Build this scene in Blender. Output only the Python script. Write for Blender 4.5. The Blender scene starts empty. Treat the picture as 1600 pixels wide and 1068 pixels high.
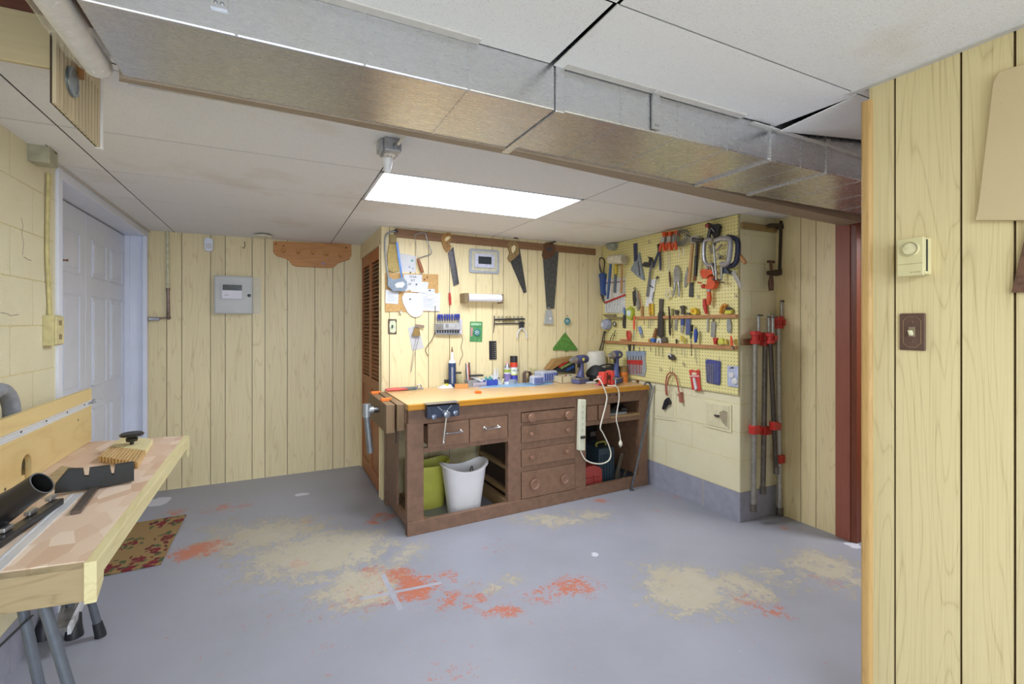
import bpy, math, random
from mathutils import Vector as V, Matrix
R = random.Random(7)
sc = bpy.context.scene
COL = sc.collection

# ---------------------------------------------------------------- camera, world, light, exposure
FPX, U0, V0, YAW, CAMZ = 745.0, 800.0, 505.0, math.atan2(370, 745), 1.40
cam_d = bpy.data.cameras.new('camera')
cam_d.sensor_fit = 'HORIZONTAL'; cam_d.sensor_width = 36.0
cam_d.lens = FPX / 1600.0 * 36.0
cam_d.shift_y = (V0 - 534.0) / 1600.0
cam_d.clip_start = 0.02
cam = bpy.data.objects.new('camera', cam_d); COL.objects.link(cam)
cam.location = (0, 0, CAMZ); cam.rotation_euler = (math.pi / 2, 0, -YAW)
sc.camera = cam

world = bpy.data.worlds.new('world'); sc.world = world; world.use_nodes = True
bg = world.node_tree.nodes['Background']
bg.inputs[0].default_value = (0.78, 0.88, 1.0, 1); bg.inputs[1].default_value = 2.6

def area(name, loc, size, power, rot, col=(1, 1, 1)):
    d = bpy.data.lights.new(name, 'AREA'); d.shape = 'RECTANGLE'; d.size, d.size_y = size
    d.energy = power; d.color = col
    o = bpy.data.objects.new(name, d); COL.objects.link(o); o.location = loc; o.rotation_euler = rot
    return o
# strengths: world, added unseen fills (behind camera, far rear, passage), troffer
K_WORLD, K_BEHIND, K_REAR, K_PASS, LIGHT_EMIT = 0.35, 58.0, 63.0, 42.0, 21.0
bg.inputs[1].default_value = K_WORLD
if K_BEHIND: area('fill_behind', (0.2, -1.1, 2.12), (1.2, 0.6), K_BEHIND, (0, 0, 0), (0.86, 0.95, 1.10))  # unseen fill lamp, added to brighten the room from behind the camera
if K_REAR: area('fill_rear', (0.3, -3.0, 1.2), (2.0, 1.6), K_REAR, (math.radians(95), 0, math.radians(-4)), (0.84, 0.95, 1.14))  # broad fill added at the rear; no known window there
if K_PASS: area('fill_passage', (4.0, 0.9, 2.1), (0.5, 0.5), K_PASS, (0, 0, 0), (0.95, 0.97, 1.0))  # unseen lamp added in the passage to lift recess and floor

sc.view_settings.view_transform = 'Standard'; sc.view_settings.look = 'None'
sc.view_settings.gamma = 1.0; sc.view_settings.use_curve_mapping = False
sc.view_settings.exposure = 0.17

# ---------------------------------------------------------------- measuring the photograph: pixel -> point on a real plane
_s, _c = math.sin(YAW), math.cos(YAW)
def ray(u, v):
    a = (u - U0) / FPX
    return V((_s + a * _c, _c - a * _s, (V0 - v) / FPX))
EYE = V((0, 0, CAMZ))
class Wall:
    """vertical plane; a = metres along it (to the right as seen), z = height, d = metres out of it"""
    def __init__(s, o, right):
        s.o = V(o); s.r = V(right).normalized(); s.n = V((s.r.y, -s.r.x, 0)); s.up = V((0, 0, 1))
    def hit(s, u, v, d=0.0):
        r = ray(u, v); t = (s.o + s.n * d - EYE).dot(s.n) / r.dot(s.n)
        return EYE + r * t
    def P(s, u, v, d=0.0):
        q = s.hit(u, v, d) - s.o
        return (q.dot(s.r), q.z)
    def W(s, a, z, d=0.0):
        return s.o + s.r * a + s.up * z + s.n * d
def onz(u, v, z):
    r = ray(u, v); return EYE + r * ((z - CAMZ) / r.z)

# ---------------------------------------------------------------- mesh builder
UP = V((0, 0, 1))
def frame(d):
    d = V(d).normalized(); t = UP if abs(d.z) < 0.95 else V((1, 0, 0))
    x = t.cross(d).normalized(); return x, d.cross(x), d
class G:
    def __init__(s): s.v = []; s.f = []; s.mi = []; s.sm = []
    def raw(s, vs, fs, m=0, smooth=False):
        n = len(s.v); s.v += [V(p) for p in vs]
        for f in fs: s.f.append([i + n for i in f]); s.mi.append(m); s.sm.append(smooth)
        return s
    def prism(s, pts, off, m=0, mcap=None):
        n = len(pts); pts = [V(p) for p in pts]; off = V(off)
        nrm = V((0, 0, 0))
        for i in range(n): nrm += pts[i].cross(pts[(i + 1) % n])
        if nrm.dot(off) > 0: pts = pts[::-1]
        s.raw(pts + [p + off for p in pts], [list(range(n))], m if mcap is None else mcap)
        k = len(s.v) - 2 * n
        fs = [[k + n + i for i in range(n)][::-1]] + [[k + i, k + n + i, k + n + (i + 1) % n, k + (i + 1) % n] for i in range(n)]
        for j, f in enumerate(fs): s.f.append(f); s.mi.append((m if mcap is None else mcap) if j == 0 else m); s.sm.append(False)
        return s
    def box(s, a, b, m=0):
        x0, y0, z0 = [min(a[i], b[i]) for i in range(3)]; x1, y1, z1 = [max(a[i], b[i]) for i in range(3)]
        return s.raw([(x0,y0,z0),(x1,y0,z0),(x1,y1,z0),(x0,y1,z0),(x0,y0,z1),(x1,y0,z1),(x1,y1,z1),(x0,y1,z1)],
                     [(0,3,2,1),(4,5,6,7),(0,1,5,4),(1,2,6,5),(2,3,7,6),(3,0,4,7)], m)
    def obox(s, c, size, ax, m=0):
        """box at c with half-extents along the three axes ax"""
        c = V(c); x, y, z = [V(a).normalized() * (q / 2) for a, q in zip(ax, size)]
        if x.cross(y).dot(z) < 0: x = -x
        vs = [c - x - y - z, c + x - y - z, c + x + y - z, c - x + y - z, c - x - y + z, c + x - y + z, c + x + y + z, c - x + y + z]
        return s.raw(vs, [(0,3,2,1),(4,5,6,7),(0,1,5,4),(1,2,6,5),(2,3,7,6),(3,0,4,7)], m)
    def bar(s, p, q, w, h, m=0, up=None):
        p, q = V(p), V(q); d = (q - p).normalized(); x, y, _ = frame(d)
        if up is not None: y = (V(up) - d * V(up).dot(d)).normalized(); x = y.cross(d)
        return s.obox((p + q) / 2, (w, h, (q - p).length), (x, y, d), m)
    def tube(s, pts, r, n=8, m=0, caps=True, smooth=True, closed=False):
        pts = [V(p) for p in pts]; k = len(pts); rs = r if isinstance(r, (list, tuple)) else [r] * k
        tang = []
        for i in range(k):
            if closed: t = pts[(i + 1) % k] - pts[i - 1]
            else: t = pts[min(i + 1, k - 1)] - pts[max(i - 1, 0)]
            tang.append(t.normalized() if t.length > 1e-9 else V((0, 0, 1)))
        x, y, _ = frame(tang[0]); vs = []
        for i in range(k):
            x = (x - tang[i] * x.dot(tang[i])).normalized(); y = tang[i].cross(x)
            for j in range(n):
                a = 2 * math.pi * j / n; vs.append(pts[i] + (x * math.cos(a) + y * math.sin(a)) * rs[i])
        fs = []
        for i in range(k if closed else k - 1):
            for j in range(n):
                a, b = i * n, ((i + 1) % k) * n
                fs.append((a + j, a + (j + 1) % n, b + (j + 1) % n, b + j))
        s.raw(vs, fs, m, smooth)
        if caps and not closed:
            b = len(s.v) - k * n
            s.f += [[b + j for j in range(n)][::-1], [b + (k - 1) * n + j for j in range(n)]]; s.mi += [m, m]; s.sm += [False, False]
        return s
    def lathe(s, o, axis, prof, n=16, m=0, smooth=True, sx=1.0, xd=None):
        """prof: list of (radius, height along axis); sx stretches sideways along x"""
        o = V(o); x, y, d = frame(axis)
        if xd is not None: x = V(xd).normalized(); y = d.cross(x)
        vs = []; fs = []
        for (r, h) in prof:
            for j in range(n):
                a = 2 * math.pi * j / n; vs.append(o + d * h + x * (math.cos(a) * r * sx) + y * (math.sin(a) * r))
        for i in range(len(prof) - 1):
            for j in range(n):
                fs.append((i * n + j, i * n + (j + 1) % n, (i + 1) * n + (j + 1) % n, (i + 1) * n + j))
        s.raw(vs, fs, m, smooth); b = len(s.v) - len(prof) * n; L = len(prof) - 1
        if prof[0][0] > 1e-6: s.f.append([b + j for j in range(n)][::-1]); s.mi.append(m); s.sm.append(False)
        if prof[L][0] > 1e-6: s.f.append([b + L * n + j for j in range(n)]); s.mi.append(m); s.sm.append(False)
        return s
    def ball(s, c, r, m=0, n=12, sq=(1, 1, 1)):
        c = V(c); vs = []; k = n // 2
        for i in range(k + 1):
            t = math.pi * i / k
            for j in range(n):
                a = 2 * math.pi * j / n
                vs.append(c + V((math.sin(t) * math.cos(a) * r * sq[0], math.sin(t) * math.sin(a) * r * sq[1], -math.cos(t) * r * sq[2])))
        fs = [(i * n + j, i * n + (j + 1) % n, (i + 1) * n + (j + 1) % n, (i + 1) * n + j) for i in range(k) for j in range(n)]
        return s.raw(vs, fs, m, True)
    def grid(s, fn, nu, nv, m=0, smooth=True):
        vs = [fn(i / nu, j / nv) for j in range(nv + 1) for i in range(nu + 1)]
        fs = [(j*(nu+1)+i, j*(nu+1)+i+1, (j+1)*(nu+1)+i+1, (j+1)*(nu+1)+i) for j in range(nv) for i in range(nu)]
        return s.raw(vs, fs, m, smooth)
    def mesh(s, name, mats):
        me = bpy.data.meshes.new(name)
        me.from_pydata([tuple(p) for p in s.v], [], s.f)
        for mt in (mats if isinstance(mats, (list, tuple)) else [mats]): me.materials.append(mt)
        me.polygons.foreach_set('material_index', s.mi); me.polygons.foreach_set('use_smooth', s.sm)
        if any(s.sm): me.set_sharp_from_angle(angle=math.radians(42))
        me.update(); return me
# shapes on a wall, outlines measured on the photograph and given their real thickness
def wpoly(w, px, d=0.0): return [w.W(*w.P(u, v, d), d) for u, v in px]
def plate(g, w, px, d0, d1, m=0):
    """a flat piece on wall w: outline px (pixels) on its front face at d1, back at d0"""
    return g.prism(wpoly(w, px, d1), w.n * (d0 - d1), m)
def wrect(g, w, u0, v0, u1, v1, d0, d1, m=0):
    a0, z0 = w.P(u0, v1, d1); a1, z1 = w.P(u1, v0, d1)
    p = [w.W(a0, z0, d1), w.W(a1, z0, d1), w.W(a1, z1, d1), w.W(a0, z1, d1)]
    return g.prism(p, w.n * (d0 - d1), m)
def wbox(g, w, a0, z0, a1, z1, d0, d1, m=0):
    p = [w.W(a0, z0, d1), w.W(a1, z0, d1), w.W(a1, z1, d1), w.W(a0, z1, d1)]
    return g.prism(p, w.n * (d0 - d1), m)
def wtube(g, w, px, r, d=0.01, n=8, m=0, **k): return g.tube(wpoly(w, px, d), r, n, m, **k)
def smooth_path(pts, k=6):
    pts = [V(p) for p in pts]; out = []
    for i in range(len(pts) - 1):
        p0, p1, p2, p3 = pts[max(i - 1, 0)], pts[i], pts[i + 1], pts[min(i + 2, len(pts) - 1)]
        for j in range(k):
            t = j / k
            out.append(0.5 * ((2 * p1) + (p2 - p0) * t + (2 * p0 - 5 * p1 + 4 * p2 - p3) * t * t + (3 * p1 - p0 - 3 * p2 + p3) * t ** 3))
    return out + [pts[-1]]
def arc(c, r, a0, a1, n, x, y):
    return [V(c) + V(x) * (r * math.cos(math.radians(a0 + (a1 - a0) * i / n))) + V(y) * (r * math.sin(math.radians(a0 + (a1 - a0) * i / n))) for i in range(n + 1)]
def rrect(a0, z0, a1, z1, r, k=4):
    out = []
    for cx, cz, s0 in ((a1 - r, z0 + r, -90), (a1 - r, z1 - r, 0), (a0 + r, z1 - r, 90), (a0 + r, z0 + r, 180)):
        for i in range(k + 1):
            t = math.radians(s0 + 90 * i / k); out.append((cx + r * math.cos(t), cz + r * math.sin(t)))
    return out

# ---------------------------------------------------------------- objects, parts
def bevel(o, w, seg=2):
    if w:
        b = o.modifiers.new('bevel', 'BEVEL'); b.width = w; b.segments = seg; b.limit_method = 'ANGLE'; b.angle_limit = math.radians(50)
def struct(name, g, mats, bev=0, parent=None):
    o = bpy.data.objects.new(name, g.mesh(name, mats)); COL.objects.link(o)
    if parent: o.parent = parent
    else: o['kind'] = 'structure'
    bevel(o, bev); return o
def put_base(meshes, loc=None):
    vs = [v.co for me in meshes for v in me.vertices]
    lo = [min(v[i] for v in vs) for i in range(3)]; hi = [max(v[i] for v in vs) for i in range(3)]
    b = V(((lo[0] + hi[0]) / 2, (lo[1] + hi[1]) / 2, lo[2]))
    for me in meshes: me.transform(Matrix.Translation(-b))
    return b
def tag(o, label, cat, group=None):
    o['label'] = label; o['category'] = cat
    if group: o['group'] = group
    return o
def single(name, label, cat, g, mats, group=None, bev=0):
    me = g.mesh(name, mats); b = put_base([me])
    o = bpy.data.objects.new(name, me); COL.objects.link(o); o.location = b
    bevel(o, bev); return tag(o, label, cat, group)
class Thing:
    live = []
    def __init__(s, name, label, cat, group=None):
        s.o = bpy.data.objects.new(name, None); COL.objects.link(s.o); tag(s.o, label, cat, group)
        s.o.empty_display_size = 0.05; s.parts = []; Thing.live.append(s)
    def part(s, name, g, mats, label=None, bev=0, parent=None):
        o = bpy.data.objects.new(name, g.mesh(name, mats)); COL.objects.link(o)
        o.parent = parent or s.o
        if label: o['label'] = label
        bevel(o, bev); s.parts.append(o); return o
    def text(s, body, w, a, z, d, size, mat, name='lettering', parent=None, rot=0, align='CENTER'):
        return s.part(name, text_mesh(body, size, w.W(a, z, d), w.r, w.up, w.n, rot, align), mat, parent=parent)
def finish_things():
    for t in Thing.live:
        b = put_base([p.data for p in t.parts]); t.o.location = b
def text_mesh(body, size, at, x, y, n, rot=0, align='CENTER'):
    cu = bpy.data.curves.new('lettering', 'FONT'); cu.body = body; cu.size = size; cu.align_x = align; cu.align_y = 'CENTER'
    cu.extrude = 0.0003; cu.resolution_u = 2
    o = bpy.data.objects.new('lettering', cu); COL.objects.link(o)
    dg = bpy.context.evaluated_depsgraph_get(); me = bpy.data.meshes.new_from_object(o.evaluated_get(dg))
    g = G(); c_, s_ = math.cos(rot), math.sin(rot); x, y, n = V(x), V(y), V(n)
    g.raw([V(at) + x * (v.co.x * c_ - v.co.y * s_) + y * (v.co.x * s_ + v.co.y * c_) + n * v.co.z for v in me.vertices], [list(p.vertices) for p in me.polygons])
    bpy.data.objects.remove(o); bpy.data.curves.remove(cu); bpy.data.meshes.remove(me)
    return g

# ---------------------------------------------------------------- materials
def lin(h):
    h = h.lstrip('#'); out = []
    for i in (0, 2, 4):
        c = int(h[i:i + 2], 16) / 255; out.append(c / 12.92 if c <= 0.04045 else ((c + 0.055) / 1.055) ** 2.4)
    return (*out, 1)
class NT:
    def __init__(s, name):
        s.m = bpy.data.materials.new(name); s.m.use_nodes = True; s.t = s.m.node_tree; s.n = s.t.nodes
        s.p = s.n['Principled BSDF']
    def N(s, typ, **kw):
        n = s.n.new(typ)
        for k, v in kw.items():
            if k.startswith('i_'):
                key = k[2:]; n.inputs[int(key) if key.isdigit() else key].default_value = v
            else: setattr(n, k, v)
        return n
    def L(s, a, b): s.t.links.new(a, b); return s
    def math(s, op, a, b=None, c=None, clamp=False):
        n = s.N('ShaderNodeMath', operation=op); n.use_clamp = clamp
        for i, x in enumerate((a, b, c)):
            if x is None: continue
            if isinstance(x, (int, float)): n.inputs[i].default_value = x
            else: s.L(x, n.inputs[i])
        return n.outputs[0]
    def mix(s, f, a, b, mode='MIX'):
        n = s.N('ShaderNodeMix', data_type='RGBA', blend_type=mode)
        for i, x in ((0, f), (6, a), (7, b)):
            if isinstance(x, (int, float)): n.inputs[i].default_value = x
            elif isinstance(x, str): n.inputs[i].default_value = lin(x)
            elif isinstance(x, tuple): n.inputs[i].default_value = x
            else: s.L(x, n.inputs[i])
        return n.outputs[2]
    def ramp(s, f, stops):
        n = s.N('ShaderNodeValToRGB'); e = n.color_ramp.elements
        while len(e) < len(stops): e.new(0.5)
        for el, (p, c) in zip(e, stops): el.position = p; el.color = lin(c) if isinstance(c, str) else (c, c, c, 1)
        s.L(f, n.inputs[0]); return n.outputs[0]
    def coord(s, scale=(1, 1, 1), loc=None):
        g = s.N('ShaderNodeNewGeometry'); mp = s.N('ShaderNodeMapping'); mp.inputs['Scale'].default_value = scale
        s.L(g.outputs['Position'], mp.inputs[0])
        if loc is not None: s.L(loc, mp.inputs[1])
        return mp.outputs[0]
    def noise(s, vec, scale, detail=4, rough=0.55, dist=0):
        n = s.N('ShaderNodeTexNoise', i_Scale=scale, i_Detail=detail, i_Roughness=rough, i_Distortion=dist); s.L(vec, n.inputs['Vector']); return n.outputs[0]
    def bump(s, h, dist=0.002, strength=1.0):
        b = s.N('ShaderNodeBump', i_Distance=dist, i_Strength=strength); s.L(h, b.inputs['Height']); s.L(b.outputs[0], s.p.inputs['Normal'])
    def out(s, col=None, rough=0.5, metal=0.0):
        if col is not None:
            if isinstance(col, str): s.p.inputs['Base Color'].default_value = lin(col)
            else: s.L(col, s.p.inputs['Base Color'])
        if isinstance(rough, (int, float)): s.p.inputs['Roughness'].default_value = rough
        else: s.L(rough, s.p.inputs['Roughness'])
        s.p.inputs['Metallic'].default_value = metal
        return s.m
_mats = {}
def shade(h, k):
    h = h.lstrip('#'); return '#' + ''.join('%02x' % max(0, min(255, int(int(h[i:i + 2], 16) * k))) for i in (0, 2, 4))
def M(col, rough=0.5, metal=0.0, var=0.12, scale=30.0, bump=0.0):
    """plain material with a little mottling of its own"""
    key = (col, rough, metal, var, scale, bump)
    if key not in _mats:
        t = NT('mat_' + col.strip('#')); nz = t.noise(t.coord(), scale, 5)
        _mats[key] = t.out(t.mix(t.math('MULTIPLY_ADD', nz, 1.6, -0.3, clamp=True), shade(col, 1 - var), shade(col, 1 + var)), rough, metal)
        if bump: t.bump(nz, bump)
    return _mats[key]
def WOOD(col, dark, axis='Z', rough=0.5, scale=14.0, amount=0.6, bump=0.0):
    key = ('wood', col, dark, axis, rough, scale, amount)
    if key not in _mats:
        t = NT('wood_' + col.strip('#'))
        sv = {'X': (0.07, 1, 1), 'Y': (1, 0.07, 1), 'Z': (1, 1, 0.07)}[axis]
        isl = t.N('ShaderNodeNewGeometry').outputs['Random Per Island']
        off = t.N('ShaderNodeCombineXYZ'); o2 = t.math('MULTIPLY', isl, 37.0)
        for i in range(3): t.L(o2, off.inputs[i])
        c = t.coord(sv, off.outputs[0])
        n1 = t.noise(c, scale, 3, 0.5, 0.6); n2 = t.noise(c, scale * 9, 3)
        w = t.math('FRACT', t.math('MULTIPLY', n1, 7.0))
        w = t.math('ABSOLUTE', t.math('MULTIPLY_ADD', w, 2, -1))
        g = t.math('ADD', t.math('MULTIPLY', t.math('POWER', w, 4.0), 0.6), t.math('MULTIPLY', n2, 0.5), clamp=True)
        base = t.mix(isl, shade(col, 0.96), shade(col, 1.04))
        _mats[key] = t.out(t.mix(t.math('MULTIPLY', g, amount), base, dark), rough)
        if bump: t.bump(g, bump)
    return _mats[key]

# ---------------------------------------------------------------- the setting
H = 2.17
XL, YK, XC, YB, XP, YPE, XR, XN = -0.95, 4.88, 0.755, 3.85, 2.93, 2.29, 3.32, 1.735
WL = Wall((XL, 0, 0), (0, 1, 0)); WK = Wall((0, YK, 0), (1, 0, 0)); WC = Wall((XC, 0, 0), (0, -1, 0))
WB = Wall((0, YB, 0), (1, 0, 0)); WP = Wall((XP, 0, 0), (0, -1, 0)); WE = Wall((0, YPE, 0), (1, 0, 0))
WR = Wall((XR, 0, 0), (0, -1, 0)); WN = Wall((XN, 0, 0), (0, -1, 0))

# --- materials of the shell
def panel_mat(name, col, dark, k=0.55):
    t = NT(name)
    isl = t.N('ShaderNodeNewGeometry').outputs['Random Per Island']
    off = t.N('ShaderNodeCombineXYZ'); o2 = t.math('MULTIPLY', isl, 53.0)
    for i in range(3): t.L(o2, off.inputs[i])
    c = t.coord((1, 1, 0.085), off.outputs[0])
    n1 = t.noise(c, 7.0, 2, 0.45, 0.3); n2 = t.noise(t.coord((1, 1, 0.012), off.outputs[0]), 260, 2); n3 = t.noise(t.coord((1, 1, 0.3)), 3.0, 3)
    w = t.math('FRACT', t.math('MULTIPLY', n1, 16.0)); w = t.math('ABSOLUTE', t.math('MULTIPLY_ADD', w, 2, -1))
    line = t.math('POWER', w, 9.0)
    pores = t.math('MULTIPLY_ADD', n2, 3.0, -1.45, clamp=True)
    g = t.math('ADD', t.math('MULTIPLY', t.math('MULTIPLY', line, n2), 0.9), t.math('MULTIPLY', pores, 0.42), clamp=True)
    base = t.mix(t.math('MULTIPLY_ADD', n3, 0.7, t.math('MULTIPLY', isl, 0.4)), shade(col, 0.93), shade(col, 1.04))
    m = t.out(t.mix(t.math('MULTIPLY', g, k), base, dark), 0.42)
    return m
m_panel = panel_mat('yellow_wood_panelling', '#ecdcae', '#a3803a')
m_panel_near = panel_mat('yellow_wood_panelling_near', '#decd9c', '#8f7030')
m_groove = M('#4a3418', 0.8)
def block_mat():
    t = NT('painted_block'); c = t.coord()
    n = t.noise(c, 5, 4); n2 = t.noise(c, 140, 3); n3 = t.noise(c, 1.7, 3)
    col = t.mix(t.math('MULTIPLY_ADD', n, 1.4, -0.2, clamp=True), '#e6ddb6', '#ece5c6')
    col = t.mix(t.math('MULTIPLY_ADD', n3, 4.0, -2.2, clamp=True), col, '#e0d8b6')
    t.bump(n2, 0.0035); return t.out(col, 0.55)
m_block = block_mat()
m_mortar = M('#ddd19a', 0.6, bump=0.002, scale=90)
m_greyband = M('#9b9cab', 0.5, var=0.07, scale=18, bump=0.001)
m_white = M('#e9eefa', 0.35, var=0.02, scale=6)
m_tile = None
def tile_mat():
    t = NT('ceiling_tile'); c = t.coord()
    n = t.noise(c, 190, 4, 0.65); st = t.noise(c, 1.6, 4, 0.6); sp = t.noise(c, 420, 2)
    isl = t.N('ShaderNodeNewGeometry').outputs['Random Per Island']
    col = t.mix(isl, '#eeedeb', '#f3f2f0')
    col = t.mix(t.math('MULTIPLY_ADD', st, 3.2, -1.75, clamp=True), col, '#dccfba')
    col = t.mix(t.math('MULTIPLY_ADD', sp, 7.0, -4.35, clamp=True), col, '#8d877e')
    t.bump(n, 0.0022); return t.out(col, 0.85)
m_tile = tile_mat()
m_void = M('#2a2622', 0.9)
m_redwood = WOOD('#8a4a33', '#5e2d1f', 'Z', 0.4, 20)

def panelling(name, w, a0, a1, z0, z1, grooves, mat, d=0.0, gap=0.0045):
    """sheet panelling: boards with real grooves between them"""
    g = G(); wbox(g, w, a0, z0, a1, z1, d - 0.03, d - 0.006, 1)
    xs = sorted([x for x in grooves if a0 + 0.01 < x < a1 - 0.01]); e = [a0] + xs + [a1]
    for i in range(len(e) - 1):
        wbox(g, w, e[i] + (gap / 2 if i else 0), z0, e[i + 1] - (gap / 2 if i < len(e) - 2 else 0), z1, d - 0.02, d, 0)
    return struct(name, g, [mat, m_groove])

# --- floor: grey paint worn through to bare concrete and an older red coat
def floor_mat():
    t = NT('painted_concrete'); pos = t.coord()
    def blobs(lst):
        acc = None
        for (u, v, ru, rv, k) in lst:
            c = onz(u, v, 0); rx = abs((onz(u + ru, v, 0) - c).length); ry = abs((onz(u, v - rv, 0) - onz(u, v + rv, 0)).length) / 2
            # ellipse axes along the view's depth and across it
            a = math.atan2(c.y, c.x)
            mp = t.N('ShaderNodeMapping', vector_type='TEXTURE'); mp.inputs['Location'].default_value = (c.x, c.y, 0)
            mp.inputs['Rotation'].default_value = (0, 0, a); mp.inputs['Scale'].default_value = (ry, rx, 1)
            t.L(pos, mp.inputs[0]); ln = t.N('ShaderNodeVectorMath', operation='LENGTH'); t.L(mp.outputs[0], ln.inputs[0])
            f = t.math('MULTIPLY', t.math('SUBTRACT', 1.35, ln.outputs['Value'], clamp=True), k)
            acc = f if acc is None else t.math('MAXIMUM', acc, f)
        return acc
    beige = blobs([(420,835,110,30,.95),(500,862,130,42,1.05),(560,915,80,42,.95),(380,825,70,16,.7),(620,880,60,22,.6),(495,905,40,16,.7),
                   (1075,918,88,46,1.05),(1150,915,62,30,.85),(1010,925,40,14,.5),(1290,885,75,30,.85),(1330,905,50,30,.6),
                   (860,812,80,14,.75),(920,803,45,12,.7),(800,905,35,14,.6),(760,920,40,16,.5),(1215,905,60,34,.55),(340,818,55,10,.5),
                   (290,835,34,30,.3),(640,860,50,22,.55),(1000,880,40,12,.4)])
    red = blobs([(315,858,48,14,1.1),(620,900,40,16,1.0),(650,918,42,24,1.05),(580,893,30,10,.75),(700,900,24,12,.6),(900,915,46,18,.85),(790,955,40,14,.8),
                 (850,930,50,20,.55),(720,935,80,26,.55),(580,930,90,30,.5),(465,880,22,8,.75),(480,815,18,6,.5),(355,792,50,8,.55),(600,806,30,9,.65),(582,815,16,6,.7),
                 (275,800,26,8,.6),(1190,945,50,16,.6),(1285,905,30,10,.5),(690,1050,70,20,.42),(940,782,26,5,.6),(1050,775,30,5,.5),(1240,826,34,6,.45),
                 (1040,800,40,9,.3),(520,1010,40,14,.3),(420,960,60,20,.25),(770,855,40,14,.3)])
    n = t.noise(pos, 17, 10, 0.68, 0.5); big = t.noise(pos, 2.2, 4); fine = t.noise(pos, 260, 3); patch = t.noise(pos, 7, 4)
    warp = t.coord((1, 1, 1)); hi = t.noise(pos, 130, 4, 0.7)
    def worn(cov, s1, s2, k, off, hard):
        m = t.math('ADD', t.math('MULTIPLY', t.noise(pos, s1, 7, 0.65, 0.3), 0.34), t.math('MULTIPLY', t.noise(pos, s2, 8, 0.78, 0.6), 0.46)); m = t.math('ADD', m, t.math('MULTIPLY', hi, 0.20))
        m = t.math('MULTIPLY_ADD', t.math('SUBTRACT', m, 0.5), k, t.math('MULTIPLY_ADD', cov, 1.6, -1.6 * off)); return t.math('MULTIPLY', m, hard, clamp=True)
    mb = worn(beige, 9, 38, 9.0, 0.47, 2.6); mr = worn(red, 13, 52, 9.5, 0.52, 2.2)
    grey = t.mix(t.math('MULTIPLY_ADD', big, 1.8, -0.4, clamp=True), '#94969e', '#a1a2ad')
    grey = t.mix(t.math('MULTIPLY', fine, 0.25), grey, '#7c7f8a')
    wht = t.math('MULTIPLY', t.math('ADD', t.math('MULTIPLY_ADD', t.noise(pos, 9, 4), 1.6, -.8), t.math('MULTIPLY_ADD', blobs([(247,783,22,7,1.0),(470,772,14,3,.8),(1335,852,16,6,.7),(925,865,24,7,.5)]), 1.2, -.55)), 9.0, clamp=True)
    chips = t.math('MULTIPLY_ADD', t.noise(pos, 21, 5, 0.7), 26.0, -18.6, clamp=True)
    conc = t.mix(patch, '#ada38a', '#bdb7aa'); conc = t.mix(t.math('MULTIPLY_ADD', fine, 2.2, -0.8, clamp=True), conc, '#9f957f')
    redc = t.mix(fine, '#b55f40', '#c0785a')
    col = t.mix(t.math('MULTIPLY', mr, 0.9), grey, redc); col = t.mix(mb, col, conc); col = t.mix(t.math('MULTIPLY', chips, 0.8), col, '#cfcabf')
    col = t.mix(wht, col, '#cfd0da')
    # red shows again inside the bare patches
    mr2 = t.math('MULTIPLY', mr, t.math('MULTIPLY_ADD', hi, 7.0, -3.3, clamp=True)); col = t.mix(mr2, col, redc)
    for p, q, wd in (((598,897),(626,952),0.013),((563,935),(690,910),0.012)):   # two stripes left by tape: never worn
        a, b = onz(*p, 0), onz(*q, 0); mid = (a + b) / 2; d = b - a
        mp = t.N('ShaderNodeMapping', vector_type='TEXTURE'); mp.inputs['Location'].default_value = mid
        mp.inputs['Rotation'].default_value = (0, 0, math.atan2(d.y, d.x)); mp.inputs['Scale'].default_value = (d.length / 2, wd, 1)
        t.L(pos, mp.inputs[0]); sp = t.N('ShaderNodeSeparateXYZ'); t.L(mp.outputs[0], sp.inputs[0])
        m = t.math('MULTIPLY', t.math('LESS_THAN', t.math('ABSOLUTE', sp.outputs[0]), 1.0), t.math('LESS_THAN', t.math('ABSOLUTE', sp.outputs[1]), 1.0))
        col = t.mix(m, col, '#a5a6b0')
    t.bump(t.math('ADD', t.math('MULTIPLY', mb, -0.5), t.math('MULTIPLY', n, 0.3)), 0.0012)
    rg = t.math('MULTIPLY_ADD', mb, 0.32, t.math('MULTIPLY_ADD', big, 0.2, 0.30)); return t.out(col, rg)
g = G(); g.box((-1.6, -3.2, -0.1), (5.2, 5.3, 0.0)); struct('floor', g, floor_mat())

# --- ceiling: fissured lay-in tiles with open joints, a slab of joist space above
g = G()
xs = [-2.2, -0.762, 0.478, 1.722, 2.945, 3.5]; ys = [1.60, 1.84, 2.452, 3.065, 3.675, 4.285, 5.0]
j = 0.003
for ix in range(len(xs) - 1):
    for iy in range(len(ys) - 1):
        if ix == 2 and iy == 2: continue                      # the light fitting's bay
        g.box((xs[ix] + j, ys[iy] + j, H), (xs[ix + 1] - j, ys[iy + 1] - j, H + 0.0012), 0)
def tilt(x0, x1, y0, y1, z00, z10, z01, z11, th=0.004):
    p = [V((x0, y0, z00)), V((x1, y0, z10)), V((x1, y1, z11)), V((x0, y1, z01))]
    g.raw(p + [q + V((0, 0, th)) for q in p], [(3, 2, 1, 0), (4, 5, 6, 7), (0, 1, 5, 4), (1, 2, 6, 5), (2, 3, 7, 6), (3, 0, 4, 7)][0:1] + [(4, 5, 6, 7), (0, 1, 5, 4), (1, 2, 6, 5), (2, 3, 7, 6), (3, 0, 4, 7)], 0)
ys2 = [-3.2, -2.13, -1.52, -0.91, -0.30, 0.31, 0.918]
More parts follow.
